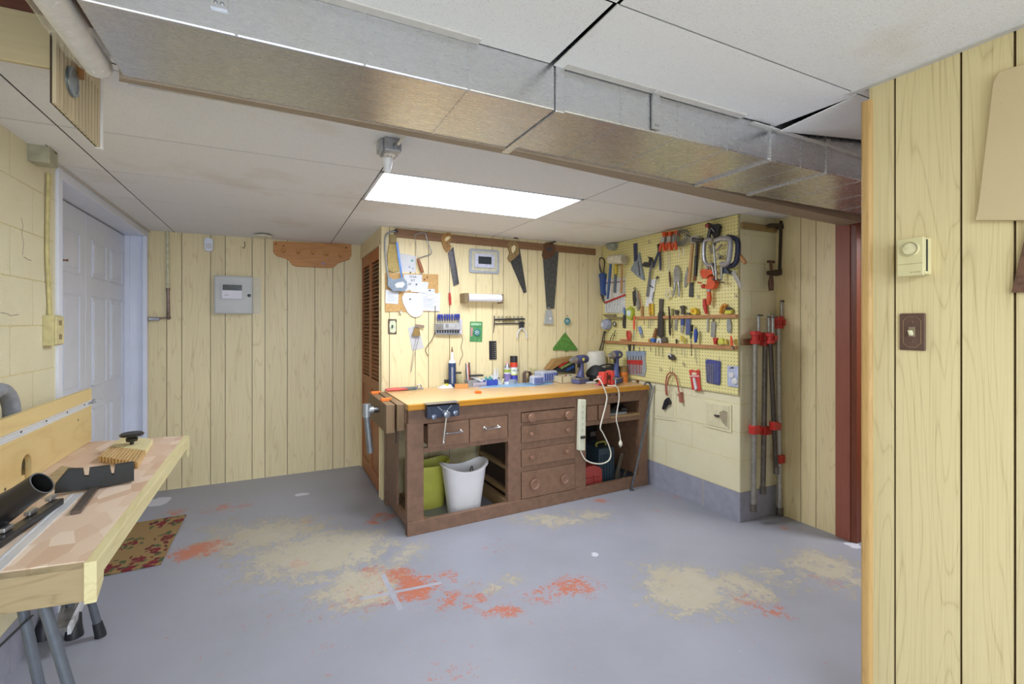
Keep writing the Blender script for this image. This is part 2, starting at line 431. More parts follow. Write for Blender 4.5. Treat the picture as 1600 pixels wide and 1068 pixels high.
for ix, (a, b) in enumerate(((-2.2, -0.5), (-0.5, 0.738), (0.742, 1.735), (1.738, 3.0), (3.0, 5.2))):
    for iy in range(len(ys2) - 1):
        g.box((a + j, ys2[iy] + j, H), (b - j, ys2[iy + 1] - j, H + 0.0012), 0)
g.box((-2.2, 0.92, H), (-0.5, 1.215, H + 0.0012), 0); g.box((-0.498, 0.921, H), (0.728, 1.215, H + 0.0012), 0)
tilt(0.742, 1.76, 0.921, 1.215, H, H, H - 0.004, H + 0.004)
tilt(1.763, 2.4, 0.921, 1.20, H, H + 0.01, H - 0.022, H + 0.05); g.box((2.4, 0.92, H + 0.03), (5.2, 1.215, H + 0.045), 0)
g.box((-2.2, -3.2, H + 0.13), (5.2, 5.3, H + 0.2), 1)
for x in (-0.762, 0.478, 1.722, 2.945): g.box((x - .01, 1.9, H + .0014), (x + .01, 2.45 if x in (0.478, 1.722) else 5.0, H + .004), 1)
for x in (0.478, 1.722): g.box((x - .01, 3.075, H + .0014), (x + .01, 5.0, H + .004), 1)
for y in (1.84, 2.452, 3.065, 3.675, 4.285):
    if y in (2.452, 3.065): g.box((-2.2, y - .01, H + .0014), (0.478, y + .01, H + .004), 1); g.box((1.722, y - .01, H + .0014), (3.5, y + .01, H + .004), 1)
    else: g.box((-2.2, y - .01, H + .0014), (3.5, y + .01, H + .004), 1)
struct('ceiling', g, [m_tile, m_void])
m_tee = M('#cfcbc4', 0.5, var=0.04)
g = G()                                                        # white wall angles along the duct and the near wall
for x0, x1 in ((-0.2, 0.50), (0.775, 1.125), (1.135, 1.56)): g.box((x0, 1.190, H - 0.004), (x1, 1.217, H + 0.002))
g.box((1.712, -3.2, H - 0.005), (1.735, 0.93, H + 0.002))
g.raw([(1.62,1.205,H-.012),(1.62,1.225,H-.012),(2.6,1.225,H-.03),(2.6,1.205,H-.03),(1.62,1.205,H-.007),(1.62,1.225,H-.007),(2.6,1.225,H-.025),(2.6,1.205,H-.025)],[(0,3,2,1),(4,5,6,7),(0,1,5,4),(1,2,6,5),(2,3,7,6),(3,0,4,7)])
g.box((XL, 3.0, H - 0.012), (XL + 0.018, YK, H)); struct('trim_ceiling', g, m_tee)

# --- left wall: painted block, door recess at its far end
def blocks(g, w, a0, a1, z0, z1, lines, joints, d=0.0, zg=None):
    wbox(g, w, a0, z0, a1, z1, d - 0.15, d - 0.0025, 1)
    zs = [z0] + [z for z in lines if z0 < z < z1] + [z1]
    for i in range(len(zs) - 1):
        js = [a0] + sorted(x for x in joints(i) if a0 + 0.02 < x < a1 - 0.02) + [a1]
        for k in range(len(js) - 1):
            m = 2 if zg and zs[i + 1] <= zg + 1e-4 else 0
            wbox(g, w, js[k] + (0.0025 if k else 0), zs[i] + (0.0025 if i else 0), js[k + 1] - (0.0025 if k < len(js) - 2 else 0), zs[i + 1] - (0.0025 if i < len(zs) - 2 else 0), d - 0.1, d, m)
course = [0.19 + 0.2 * k for k in range(12)]
g = G(); blocks(g, WL, -3.2, 3.045, 0, H, course, lambda i: [-3 + 0.4 * k + (0.2 if i % 2 else 0) for k in range(20)], 0.0, 0.19)
struct('wall_left', g, [m_block, m_mortar, m_greyband])
m_crack = M('#a59b86', 0.9)
g = G()
for px in ([(32,340),(35,352),(33,365),(36,380),(34,398)], [(0,488),(10,490),(16,493),(28,491)], [(36,401),(42,405),(48,407)]):
    wtube(g, WL, px, [0.003] * len(px), -0.002, 5)
struct('trim_cracks', g, m_crack)
g = G(); g.box((XL - 0.6, -3.2, 0), (XL - 0.15, 5.3, H)); struct('wall_outside', g, m_void)

# --- back wall
gk = [WK.P(u, 560)[0] for u in (260.5,284,329,352,394,414,449,492,520,538)]
panelling('wall_back', WK, XL - 0.02, XC + 0.3, 0, H, gk, m_panel)
# --- closet wall with the louvred doors, bench wall
gb = [WB.P(u, 480)[0] for u in (608.5,649,669.5,702.5,744,769.5,786.5,811,824.7,840,869.6,883.7,904.7,918.8)]
panelling('wall_bench', WB, XC + 0.002, XP, 0, H, gb, m_panel)
g = G(); wbox(g, WC, -YK, 2.045, -YB - 0.004, H, -0.03, 0, 0); wbox(g, WC, -3.915, 0, -YB - 0.004, 2.045, -0.03, 0.0, 0); wbox(g, WC, -YK, 0, -4.84, 2.045, -0.03, 0, 0)
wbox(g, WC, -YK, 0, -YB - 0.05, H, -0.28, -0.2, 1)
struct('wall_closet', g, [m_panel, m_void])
# --- pegboard wall (block) and its free end
cpz = [0.21, 0.43, 0.63, 0.83, 1.03, 1.23, 1.43, 1.63, 1.83, 2.03]
g = G()
blocks(g, WP, -YB - 0.1, -YPE - 0.004, 0, H, cpz, lambda i: [-3.66, -2.62] if i == 0 else ([-3.0 if i % 2 else -2.72] + [-3.4 if i % 2 else -3.12]), 0.0, 0.21)
blocks(g, WE, XP + 0.002, XR + 0.1, 0, H, [z + 0.0 for z in cpz], lambda i: [3.05 if i % 2 else 3.2], 0.0, 0.21)
g.box((XP + 0.11, YPE + 0.11, 0), (XR + 0.1, YB + 0.1, H), 1)
struct('wall_pegboard', g, [m_block, m_mortar, m_greyband])
# --- panelled return beyond it, door casing, brick beyond
gr = [WR.P(u, 560)[0] for u in (1251, 1275)]
panelling('wall_recess', WR, -YPE, -1.855, 0, H, gr, m_panel)
g = G(); wbox(g, WR, -1.865, 0, -1.775, H - 0.06, -0.12, 0.018, 0); wbox(g, WR, -1.80, 0, -1.74, H - 0.06, -0.14, 0.010, 1); wbox(g, WR, -1.77, 0, -1.72, H - 0.06, -0.24, -0.06, 2)
wbox(g, WR, -1.87, H - 0.075, 0.4, H, -0.12, 0.02, 0)
m_casing = WOOD('#a05f4c', '#7c4033', 'Z', 0.45, 16, 0.4); m_jamb = WOOD('#7d4128', '#53291a', 'Z', 0.35, 18); m_darkjamb = WOOD('#4c2f22', '#2c1a12', 'Z', 0.25, 18)
struct('door_2', g, [m_casing, m_jamb, m_darkjamb], 0.003)
def brick_mat():
    t = NT('brick'); c = t.coord()
    sep = t.N('ShaderNodeSeparateXYZ'); t.L(c, sep.inputs[0]); cb = t.N('ShaderNodeCombineXYZ'); t.L(sep.outputs[1], cb.inputs[0]); t.L(sep.outputs[2], cb.inputs[1])
    b = t.N('ShaderNodeTexBrick', i_Scale=1.0); b.inputs['Brick Width'].default_value = 0.21; b.inputs['Row Height'].default_value = 0.075; b.inputs['Mortar Size'].default_value = 0.007
    b.inputs['Color1'].default_value = lin('#8d4a36'); b.inputs['Color2'].default_value = lin('#6b4336'); b.inputs['Mortar'].default_value = lin('#a39a8c')
    t.L(cb.outputs[0], b.inputs['Vector']); nz = t.noise(c, 40, 4); t.bump(t.math('ADD', t.math('MULTIPLY', b.outputs['Fac'], -1.0), t.math('MULTIPLY', nz, 0.4)), 0.006)
    return t.out(t.mix(t.math('MULTIPLY', nz, 0.5), b.outputs['Color'], '#5b3328'), 0.85)
g = G(); g.box((4.35, -1.5, 0), (4.5, 2.6, H + 0.1)); struct('wall_brick', g, brick_mat())
g = G(); g.box((XR + 0.1, 2.3, 0), (4.5, 2.45, H)); struct('wall_passage', g, m_panel)

# --- near wall on the right, its corner moulding
gn = [WN.P(u, 560)[0] for u in (1398, 1501.5, 1585.5)]
yn = -WN.P(1352, 560)[0]
gn += [gn[-1] + q for q in (0.1, 0.27, 0.42)]
panelling('wall_right', WN, -yn + 0.012, 3.2, 0, H, gn, m_panel_near, 0.0, 0.006)
g = G(); g.box((XN + 0.03, -3.2, 0), (XN + 0.1, yn - 0.005, H)); struct('wall_partition', g, m_panel_near)
g = G(); prof = rrect(XN - 0.012, yn - 0.022, XN + 0.1, yn + 0.010, 0.0105)
g.prism([V((x, y, 0)) for x, y in prof], (0, 0, H - 0.045)); struct('trim_1', g, WOOD('#c9a468', '#94703a', 'Z', 0.4, 22, 0.5))
# --- white entrance door: reveal, casing, two leaves of pressed panels
XD = -1.09
g = G()
g.box((XL - 0.02, 3.04, 0), (XL + 0.012, 3.092, H - 0.012)); g.box((XL - 0.14, 3.06, 0), (XL, 3.092, H - 0.05)); g.box((XL - 0.16, YK - 0.012, 0), (XL + 0.0, YK + 0.03, H - 0.05))
g.box((XL - 0.02, YK - 0.055, 0), (XL + 0.010, YK - 0.002, H - 0.012))
g.box((XL - 0.16, 3.06, 2.115), (XL, YK, 2.14)); g.box((XL - 0.02, 3.06, 2.112), (XL + 0.008, YK, H - 0.012))
g.box((XD - 0.004, YK - 0.03, 0), (XD + 0.03, YK - 0.008, 2.115)); g.box((XD - 0.08, 3.0, 0), (XD - 0.045, YK, H), 0)
dr = struct('door_1', g, m_white, 0.002)
WD = Wall((XD, 0, 0), (0, 1, 0))
def door_leaf(y0, y1, hinge):
    g = G(); wbox(g, WD, y0, 0.01, y1, 2.108, -0.04, 0)
    wdt = y1 - y0
    for f0, f1 in ((0.12, 0.45), (0.55, 0.88)):
        for z0, z1 in ((1.70, 1.96), (0.98, 1.58), (0.22, 0.84)):
            a0, a1 = y0 + wdt * f0, y0 + wdt * f1
            for k, (q, d0, d1) in enumerate(((0.0, 0, 0.004), (0.016, 0.0, 0.0015), (0.035, 0.0, 0.006))):
                if k == 1: continue
                if k == 0:
                    for b in ((a0, z0, a1, z0 + 0.012), (a0, z1 - 0.012, a1, z1), (a0, z0, a0 + 0.012, z1), (a1 - 0.012, z0, a1, z1)): wbox(g, WD, *b, -0.001, 0.006)
                else: wbox(g, WD, a0 + q, z0 + q, a1 - q, z1 - q, -0.001, 0.005)
    return struct('door_leaf', g, m_white, 0.003, dr)
door_leaf(3.965, 4.868, True); door_leaf(3.07, 3.958, False)
m_steel = M('#a8a8aa', 0.3, 1.0, 0.1); m_dsteel = M('#6b6a68', 0.35, 1.0, 0.15)
for zc in (WD.P(192, 412, 0.02)[1], WD.P(193, 574, 0.02)[1]):
    g = G(); g.box((XD + 0.0, 4.855, zc - 0.05), (XD + 0.02, 4.872, zc + 0.05)); g.tube([(XD + 0.016, 4.866, zc - 0.052), (XD + 0.016, 4.866, zc + 0.052)], 0.007)
    struct('hinge', g, m_dsteel, 0, dr)

# ---------------------------------------------------------------- overhead: duct, beam, light, boxes
def galv():
    t = NT('galvanised_sheet'); c = t.coord((1, 1, 1)); n = t.noise(c, 26, 5, 0.6); s_ = t.noise(t.coord((0.15, 1, 1)), 160, 3); b = t.noise(c, 2.5, 3)
    col = t.mix(n, '#cccfd4', '#d8dade'); col = t.mix(t.math('MULTIPLY', b, 0.35), col, '#c9bfae')
    t.bump(t.math('ADD', t.math('MULTIPLY', b, 1.0), t.math('MULTIPLY', s_, 0.012)), 0.0025)
    return t.out(col, t.math('MULTIPLY_ADD', s_, 0.16, 0.20), 0.88)
m_galv = galv()
DZ, DY0, DY1 = 2.04, 1.222, 1.60
T = Thing('air_duct', 'long galvanised rectangular sheet metal duct hanging below the ceiling tiles', 'duct')
for x0, x1, e in ((-0.352, 0.748, 0.004), (0.752, 1.742, 0.0), (1.748, 2.10, 0.002), (2.106, 3.9, 0.0)):
    g = G(); g.box((x0, DY0 - e, DZ - e), (x1, DY1, H + 0.11))
    sec = T.part('duct_section', g, m_galv, bev=0.004)
    n = max(1, int((x1 - x0) / 0.28))
    for k in range(1, n + 1):                                   # cross-broken stiffening ribs
        xk = x0 + (x1 - x0) * k / (n + 1); g = G(); g.box((xk - 0.003, DY0 - e - 0.0015, DZ - e - 0.0015), (xk + 0.003, DY1 - 0.01, DZ + 0.13)); T.part('stiffening_rib', g, m_galv, parent=sec)
for x in (0.765, 1.745, 2.103):
    g = G(); g.box((x - 0.016, DY0 - 0.008, DZ - 0.009), (x + 0.016, DY1, H + 0.05)); T.part('joint_cleat', g, m_galv, bev=0.003)
for u, v in ((1022, 200), (343, 20)):
    p = Wall((0, DY0, 0), (1, 0, 0)).hit(u, v); g = G()
    g.box((p.x - 0.016, DY0 - 0.012, DZ + (0.008 if u > 500 else 0.045)), (p.x + 0.016, DY0 - 0.004, H + 0.03))
    hs = T.part('hanger_strap', g, m_galv)
    zb = DZ + (0.02 if u > 500 else 0.055)
    for q in (-0.006, 0.006): g = G(); g.lathe((p.x + q, DY0 - 0.012, zb), (0, -1, 0), [(0.004, 0), (0.004, 0.002), (0.0, 0.003)], 8); T.part('screw', g, m_steel, parent=hs)
# beam that closes the back of the duct
m_beam = WOOD('#a08e78', '#6e5b45', 'X', 0.55, 20, 0.5)
top = [(186,121),(400,159.5),(590,195),(805,236),(1145,304),(1345,347)]; low = [(1318,353),(1145,319),(805,243.5),(590,203.5),(400,166.5),(186,127)]
pts = [onz(u, v, 2.032) for u, v in top + low]
single('wooden_beam', 'thin brown timber batten running along the back edge of the metal duct', 'beam', G().prism(pts, (0, 0, 0.137)), m_beam)

# fluorescent troffer
T = Thing('ceiling_light', 'glowing white fluorescent troffer set into the tile ceiling above the workbench', 'ceiling light')
x0, x1, y0, y1 = 0.482, 1.720, 2.456, 3.062
g = G(); w_ = 0.016
for b in ((x0, y0, x1, y0 + w_), (x0, y1 - w_, x1, y1), (x0, y0, x0 + w_, y1), (x1 - w_, y0, x1, y1)): g.box((b[0], b[1], H - 0.004), (b[2], b[3], H + 0.03))
T.part('frame', g, M('#e9e9ea', 0.35, var=0.01), bev=0.002)
g = G(); g.box((x0, y0, H + 0.055), (x1, y1, H + 0.06))
g.raw([(x0,y0+.01,H+.02),(x1,y0+.01,H+.02),(x1,y0+.16,H+.055),(x0,y0+.16,H+.055)], [(0,1,2,3)]); g.raw([(x0,y1-.01,H+.02),(x1,y1-.01,H+.02),(x1,y1-.12,H+.055),(x0,y1-.12,H+.055)], [(3,2,1,0)])
T.part('reflector', g, M('#dfe2e8', 0.4, var=0.01))
def emit(name, col, k):
    t = NT(name); t.p.inputs['Emission Color'].default_value = lin(col); t.p.inputs['Emission Strength'].default_value = k
    return t.out('#f4f4f4', 0.5)
m_lamp = emit('lit_diffuser', '#eef4ff', LIGHT_EMIT)
for a, b in ((y0 + 0.10, y0 + 0.30), (y0 + 0.315, y1 - w_ - 0.004)):
    g = G(); g.grid(lambda s_, t_: V((x0 + w_ + 0.004 + (x1 - x0 - 2 * w_ - 0.008) * s_, a + (b - a) * t_, H + 0.022 - 0.024 * math.sin(math.pi * t_))), 1, 8)
    T.part('diffuser', g, m_lamp)
g = G(); g.box((x0 + w_, y0 + 0.302, H - 0.004), (x1 - w_, y0 + 0.313, H + 0.05)); T.part('centre_bar', g, M('#cfd2d8', 0.35, var=0.01))

# outlet box on the ceiling with its adaptor
WCE = Wall((0, 2.36, 0), (1, 0, 0))
c = onz(612, 226, H - 0.03)
T = Thing('ceiling_outlet_box', 'grey metal outlet box hung under the ceiling at the corner of the light', 'outlet box')
bx = V((c.x + 0.006, c.y + 0.05, H)); 
g = G(); g.box((bx.x - 0.035, bx.y - 0.055, H - 0.055), (bx.x + 0.035, bx.y + 0.055, H)); T.part('box', g, M('#a9abb0', 0.4, 0.6), bev=0.004)
g = G(); g.box((bx.x - 0.048, bx.y - 0.03, H - 0.05), (bx.x - 0.035, bx.y + 0.045, H - 0.004)); g.box((bx.x - 0.052, bx.y - 0.02, H - 0.045), (bx.x - 0.047, bx.y + 0.035, H - 0.01)); T.part('switch_plate', g, M('#b8babd', 0.4, 0.5), bev=0.002)
g = G(); g.lathe((bx.x - 0.004, bx.y + 0.0, H - 0.055), (0, 0, -1), [(0.024, 0), (0.024, 0.004), (0.02, 0.006)], 20); r_ = T.part('receptacle', g, M('#dcd8cc', 0.4))
for q in (-0.008, 0.008): g = G(); g.box((bx.x - 0.004 + q - 0.001, bx.y - 0.006, H - 0.0625), (bx.x - 0.004 + q + 0.001, bx.y + 0.006, H - 0.061)); T.part('slot', g, M('#3a3836', 0.6), parent=r_)
g = G(); g.tube(smooth_path([(bx.x + 0.01, bx.y - 0.055, H - 0.03), (bx.x + 0.015, bx.y - 0.10, H - 0.035), (bx.x + 0.02, bx.y - 0.22, H - 0.02), (bx.x + 0.02, 1.66, H - 0.03)]), 0.006); T.part('cable', g, M('#d9d6cb', 0.5))
g = G(); g.tube([(bx.x + 0.01, bx.y - 0.05, H - 0.03), (bx.x + 0.013, bx.y - 0.085, H - 0.034)], 0.011, 10); T.part('cable_clamp', g, m_steel)
g = G(); g.lathe((bx.x - 0.004, bx.y + 0.035, H - 0.055), (0, 0.25, -1), [(0.021, 0), (0.022, 0.02), (0.017, 0.045), (0.012, 0.062), (0.0, 0.064)], 16); T.part('plug', g, M('#e4e6ea', 0.3))

# plastic-wrapped pipe, vertical grooved board with its round cap
T = Thing('wrapped_pipe', 'white pipe wrapped in clear plastic coming off the left end of the duct', 'pipe')
p0, p1 = V((-0.402, 1.545, 2.05)), V((-0.402, 0.75, 2.05)); d = (p1 - p0)
g = G(); g.tube([p0, p1], 0.030, 16); T.part('pipe', g, M('#eceae6', 0.35, var=0.04))
t = NT('clear_plastic'); t.p.inputs['Transmission Weight'].default_value = 0.9; t.p.inputs['Alpha'].default_value = 0.35; nz = t.noise(t.coord(), 45, 4, 0.6, 0.8); t.bump(nz, 0.01)
m_plastic = t.out(t.mix(nz, '#e8e8e6', '#f6f6f6'), 0.15)
g = G(); g.grid(lambda s_, q: p0 + d * s_ + V((math.cos(q * 2 * math.pi), 0, math.sin(q * 2 * math.pi))) * (0.040 + 0.005 * math.sin(9 * q * 6.283) * math.sin(17 * s_) - 0.008 * (s_ < 0.05)), 24, 28); T.part('plastic_wrap', g, m_plastic)
g = G(); e = onz(163, 113, 2.05)
g.tube([p0 + V((0.0, 0.02, 0.0)), p0 + V((0.012, -0.004, 0.018)), p0 + V((0.05, 0.03, 0.02))], 0.0018, 5); T.part('tie_wire', g, M('#4b4742', 0.5))
g = G(); g.box((XL - .05, 1.585, 2.040), (-0.496, 1.600, 2.168))
struct('trim_2', g, WOOD('#c7b58c', '#a8966c', 'X', 0.6, 10, 0.35), 0.002)
g = G(); g.box((XL - .2, 1.62, 2.180), (-0.30, 1.66, H + 0.125)); struct('trim_3', g, WOOD('#7a4a34', '#4f2d1e', 'X', 0.6, 14))
WG = Wall((-0.493, 0, 0), (0, -1, 0)); WG = Wall((-0.493, 0, 0), (0, 1, 0))
T = Thing('hanging_grooved_board', 'beige board with vertical dark grooves hanging at the left end of the duct', 'board')
m_beige = WOOD('#cdbc97', '#ab9870', 'Z', 0.55, 8, 0.35)
ya, za = WG.P(87, 163); yb, zb = WG.P(157, 229); za = (za + zb) / 2
g = G(); gz = za + 0.175; ng = 13; stp = (yb - ya) / ng
wbox(g, WG, ya, gz, yb, H + 0.05, -0.012, 0); wbox(g, WG, ya, za, yb - .004, gz, -0.011, -0.008, 1)
for k in range(ng): wbox(g, WG, ya + k * stp + 0.0035, za, ya + (k + 1) * stp - 0.0035, gz, -0.012, 0)
T.part('grooved_panel', g, [m_beige, M('#3b2c1d', 0.8)])
g = G(); wbox(g, WG, yb, za - 0.002, yb + 0.014, H, -0.014, 0.004); T.part('edge_strip', g, M('#eceae6', 0.4, var=0.02))
a, z = WG.P(118, 129, 0.01); g = G(); g.lathe(WG.W(a, z, 0), WG.n, [(0.038, 0), (0.038, 0.003), (0.040, 0.005), (0.038, 0.008), (0.030, 0.009), (0.028, 0.007), (0.0, 0.0075)], 28); T.part('round_cap', g, M('#8e979b', 0.35, 0.85))
g = G(); a2, z2 = WG.P(123, 108, 0.01); g.tube([WG.W(a2, z2 + 0.03, 0.006), WG.W(a2, z2 + 0.012, 0.014), WG.W(a2, z2 - 0.025, 0.014)], [0.005, 0.009, 0.008], 10); T.part('wooden_peg', g, WOOD('#9a6a35', '#5f3c1a', 'Z', 0.5))

# junction box, cables and outlet by the door
m_boxg = M('#a9a68d', 0.5, var=0.12, scale=25)
T = Thing('junction_box', 'grey green metal junction box at the top of the left block wall', 'junction box')
g = G(); a, z = WL.P(92, 264, 0.07); wbox(g, WL, a - 0.10, z - 0.002, a - 0.01, z + 0.095, 0.0, 0.07); T.part('box', g, m_boxg, bev=0.004)
g = G(); wbox(g, WL, a - 0.105, z - 0.004, a - 0.098, z + 0.098, 0.0, 0.073); T.part('cover', g, m_boxg, bev=0.001)
g = G(); g.tube(smooth_path([WL.W(a - 0.03, z + 0.06, 0.07), WL.W(a - 0.16, z + 0.075, 0.06), WL.W(a - 0.28, z + 0.08, 0.05)]), 0.0025, 6); T.part('wire', g, m_void)
T = Thing('wall_outlet_box', 'ivory surface mounted outlet box on the block wall beside the white door', 'outlet')
g = G(); a, z = WL.P(98, 514, 0.04); wbox(g, WL, a - 0.10, z - 0.075, a - 0.005, z + 0.065, 0, 0.04); T.part('box', g, M('#cfc48f', 0.5, var=0.1), bev=0.003)
g = G(); wbox(g, WL, a - 0.098, z - 0.07, a - 0.008, z + 0.06, 0.04, 0.048); fp = T.part('face_plate', g, M('#d8cd98', 0.4), bev=0.003)
for q in (0.03, -0.035): g = G(); wbox(g, WL, a - 0.07, z + q - 0.012, a - 0.04, z + q + 0.012, 0.0475, 0.0495); T.part('socket', g, M('#8f8560', 0.5), parent=fp)
g = G(); a1, z1 = WL.P(79, 280, 0.02)
for q, o_ in ((0, 0.0), (1, 0.016)): g.tube(smooth_path([WL.W(a1 + o_, z1 + 0.03, 0.012), WL.W(a1 + o_ - 0.004, 1.75, 0.008), WL.W(a1 + o_ + 0.003, 1.62, 0.01), WL.W(a - 0.055 + o_, 1.5, 0.008), WL.W(a - 0.06 + o_, z + 0.06, 0.012)]), 0.006, 8)
single('cable_run', 'pair of painted yellow cables running down the wall from junction box to outlet', 'cable', g, M('#cdc187', 0.5))
# small brass hook on the door
g = G(); p = WD.hit(96, 406, 0.0); g.lathe(p, (1, 0, 0), [(0.010, 0), (0.010, 0.003), (0.004, 0.006), (0.004, 0.022), (0.009, 0.026), (0.0, 0.031)], 12)
single('door_hook', 'small copper coloured knob on the white door at head height', 'knob', g, M('#9a6844', 0.35, 0.8))

# copper pipe in the corner by the door
T = Thing('corner_pipe', 'thin painted pipe turning into the door frame at the corner', 'pipe')
d = 0.03
pa, pb, pc = [WK.W(*WK.P(u, v, d), d) for u, v in ((261.5, 361), (263.5, 496), (233, 498))]; pm = WK.W(*WK.P(262.5, 452, d), d)
pa.z = H + 0.02
g = G(); g.tube([pa, pm], 0.012, 10); T.part('upper_pipe', g, M('#d3cfae', 0.45))
g = G(); g.tube([pm, pb, pc], 0.012, 10); T.part('lower_pipe', g, M('#8d7a70', 0.4, 0.5, 0.25))
g = G(); g.lathe(pm - V((0, 0, 0.012)), (0, 0, 1), [(0.015, 0), (0.016, 0.012), (0.015, 0.024)], 12); T.part('coupling', g, M('#85786b', 0.4, 0.4))
g = G(); g.ball(pb, 0.0165); T.part('elbow', g, M('#7c6a5e', 0.4, 0.5))
g = G(); g.tube([pc + V((0.07, 0, 0)), pc + V((0.015, 0, 0)), pc], [0.0165, 0.0165, 0.019], 12); T.part('valve_end', g, M('#b9bac0', 0.35, 0.6))

# motion sensor, smoke alarm, hook, peg board, alarm panel on the back wall
T = Thing('motion_sensor', 'small white motion sensor high on the back panelled wall', 'motion sensor')
a, z = WK.P(326, 381, 0.03); g = G(); pr = rrect(a - 0.033, z - 0.062, a + 0.033, z + 0.055, 0.024); g.prism([WK.W(x, y, 0.035) for x, y in pr], -WK.n * 0.035); T.part('body', g, m_white, bev=0.006)
g = G(); wbox(g, WK, a - 0.022, z - 0.04, a + 0.022, z + 0.005, 0.034, 0.038); T.part('lens', g, M('#dcdde2', 0.2, var=0.02), bev=0.003)
c = onz(411, 368, H - 0.015)
T = Thing('smoke_alarm', 'flat round cream smoke alarm hanging below the ceiling near the peg rack', 'smoke alarm')
c.y = min(c.y, YK - 0.09); g = G(); g.lathe((c.x, c.y, H), (0, 0, -1), [(0.016, 0), (0.016, 0.012), (0.07, 0.014), (0.073, 0.02), (0.07, 0.027), (0.0, 0.030)], 28); T.part('housing', g, M('#e2dcc6', 0.4, var=0.03))
g = G(); g.lathe((c.x + 0.02, c.y, H - 0.0285), (0, 0, -1), [(0.01, 0), (0.01, 0.003), (0, 0.004)], 12); T.part('test_button', g, M('#c9c2ab', 0.4))
g = G(); pts = [WK.W(*WK.P(u, v, 0.012), 0.012) for u, v in ((382, 377), (383, 383), (381, 388), (378, 386))]; g.tube(pts, 0.003, 6)
single('wall_hook', 'little dark hook screwed into the back panelling', 'hook', g, M('#5a4a38', 0.4, 0.6))
m_pine = WOOD('#c98d4a', '#8e5522', 'X', 0.45, 12, 0.55)
T = Thing('peg_rack', 'scalloped pine peg rack mounted high on the back wall', 'peg rack')
pl = [(427,376.5),(549,381),(549,398),(546,405),(537,408),(528,411),(522,417),(516,418.5),(464,416),(457,414),(451,406),(445,403),(433,400),(427,394)]
g = G(); plate(g, WK, pl, 0, 0.02); T.part('board', g, m_pine, bev=0.004)
for u, v in ((443, 393), (466, 395), (489, 396), (510, 398), (532, 400)):
    p = WK.W(*WK.P(u, v, 0.05), 0.02); g = G(); g.lathe(p, WK.n + V((0, 0, 0.25)), [(0.009, 0), (0.008, 0.03), (0.013, 0.045), (0.015, 0.055), (0.010, 0.064), (0, 0.066)], 12); T.part('peg', g, WOOD('#dba862', '#a56c33', 'Y', 0.45))
a, z = WK.P(505, 411, 0.021); g = G()
for dx_, dz_, rr in ((0,0,.006), (.01,.004,.005), (-.009,.005,.005), (.004,-.009,.005), (-.006,-.008,.005)): g.lathe(WK.W(a + dx_, z + dz_, 0.02), WK.n, [(rr, 0), (rr, 0.0015), (0, 0.002)], 8)
T.part('rosette', g, M('#9b8fb0', 0.5))
for u, v in ((431, 381), (443, 384), (541, 387)): g = G(); p = WK.W(*WK.P(u, v, 0.02), 0.02); g.lathe(p, WK.n, [(0.007, 0), (0.005, 0.003), (0, 0.004)], 8); T.part('screw', g, M('#5b3d20', 0.4, 0.4))
T = Thing('alarm_panel', 'grey metal alarm control cabinet with keypad on the back wall', 'control box')
g = G(); wrect(g, WK, 334.5, 432, 394.5, 489.5, 0, 0.075); T.part('cabinet', g, M('#c3c5c1', 0.4, var=0.03, scale=8), bev=0.004)
g = G(); wrect(g, WK, 336.5, 434, 393, 487.5, 0.075, 0.08); dd = T.part('door', g, M('#cacbc7', 0.4, var=0.03, scale=8), bev=0.003)
g = G(); wrect(g, WK, 346, 444, 378.5, 466.5, 0.08, 0.105); kp = T.part('keypad', g, M('#e9e6ee', 0.4, var=0.02), bev=0.003)
g = G(); wrect(g, WK, 347.5, 445, 378, 453, 0.104, 0.107); T.part('display', g, M('#33382f', 0.2, var=0.4, scale=90), parent=kp)
g = G(); wrect(g, WK, 351, 460.5, 357, 461.3, 0.105, 0.1056); T.part('lettering', g, M('#9a97ab', 0.5), parent=kp)
a, z = WK.P(389.3, 461.5, 0.08); g = G(); g.lathe(WK.W(a, z, 0.08), WK.n, [(0.013, 0), (0.013, 0.006), (0.009, 0.008), (0, 0.008)], 16); T.part('key_lock', g, M('#3f3f42', 0.35, 0.6), parent=dd)
g = G(); wrect(g, WK, 394, 434, 407.5, 489.5, 0.0, 0.006); single('blank_patch_plate', 'pale unpainted strip of board beside the grey alarm cabinet', 'board', g, M('#e4dcc4', 0.6, var=0.03))

# ---------------------------------------------------------------- near right wall: thermostat, switch, board, saw blade
T = Thing('thermostat', 'beige wall thermostat with round dial on the right panelled wall', 'thermostat')
m_therm = M('#d9cf9f', 0.4, var=0.03); a0, z1 = WN.P(1401, 374.5, 0.045); a1, z0 = WN.P(1443, 429.5, 0.045)
g = G(); wbox(g, WN, a0 - 0.002, z0 + 0.003, a1 + 0.002, z1 - 0.002, 0, 0.036); T.part('case', g, m_therm, bev=0.004)
g = G(); wbox(g, WN, a0, z0, a1, z1, 0.036, 0.045); cv = T.part('cover', g, m_therm, bev=0.003)
a, z = WN.P(1422.5, 388.5, 0.05); g = G(); g.lathe(WN.W(a, z, 0.045), WN.n, [(0.021, 0), (0.021, 0.008), (0.019, 0.009), (0.019, 0.006), (0.0, 0.007)], 32); T.part('dial', g, M('#e2d9ae', 0.25), parent=cv)
g = G(); g.tube([WN.W(a + 0.019 * math.cos(t_), z + 0.019 * math.sin(t_), 0.0535) for t_ in [k * 0.262 for k in range(25)]], 0.0009, 5); T.part('dial_rim', g, M('#8f8658', 0.35), parent=cv)
g = G(); zl = WN.P(1422, 412, 0.046)[1]; wbox(g, WN, a0 + 0.002, zl - 0.0006, a1 - 0.002, zl + 0.0006, 0.0445, 0.0454); T.part('seam', g, M('#9b925f', 0.5), parent=cv)
g = G()
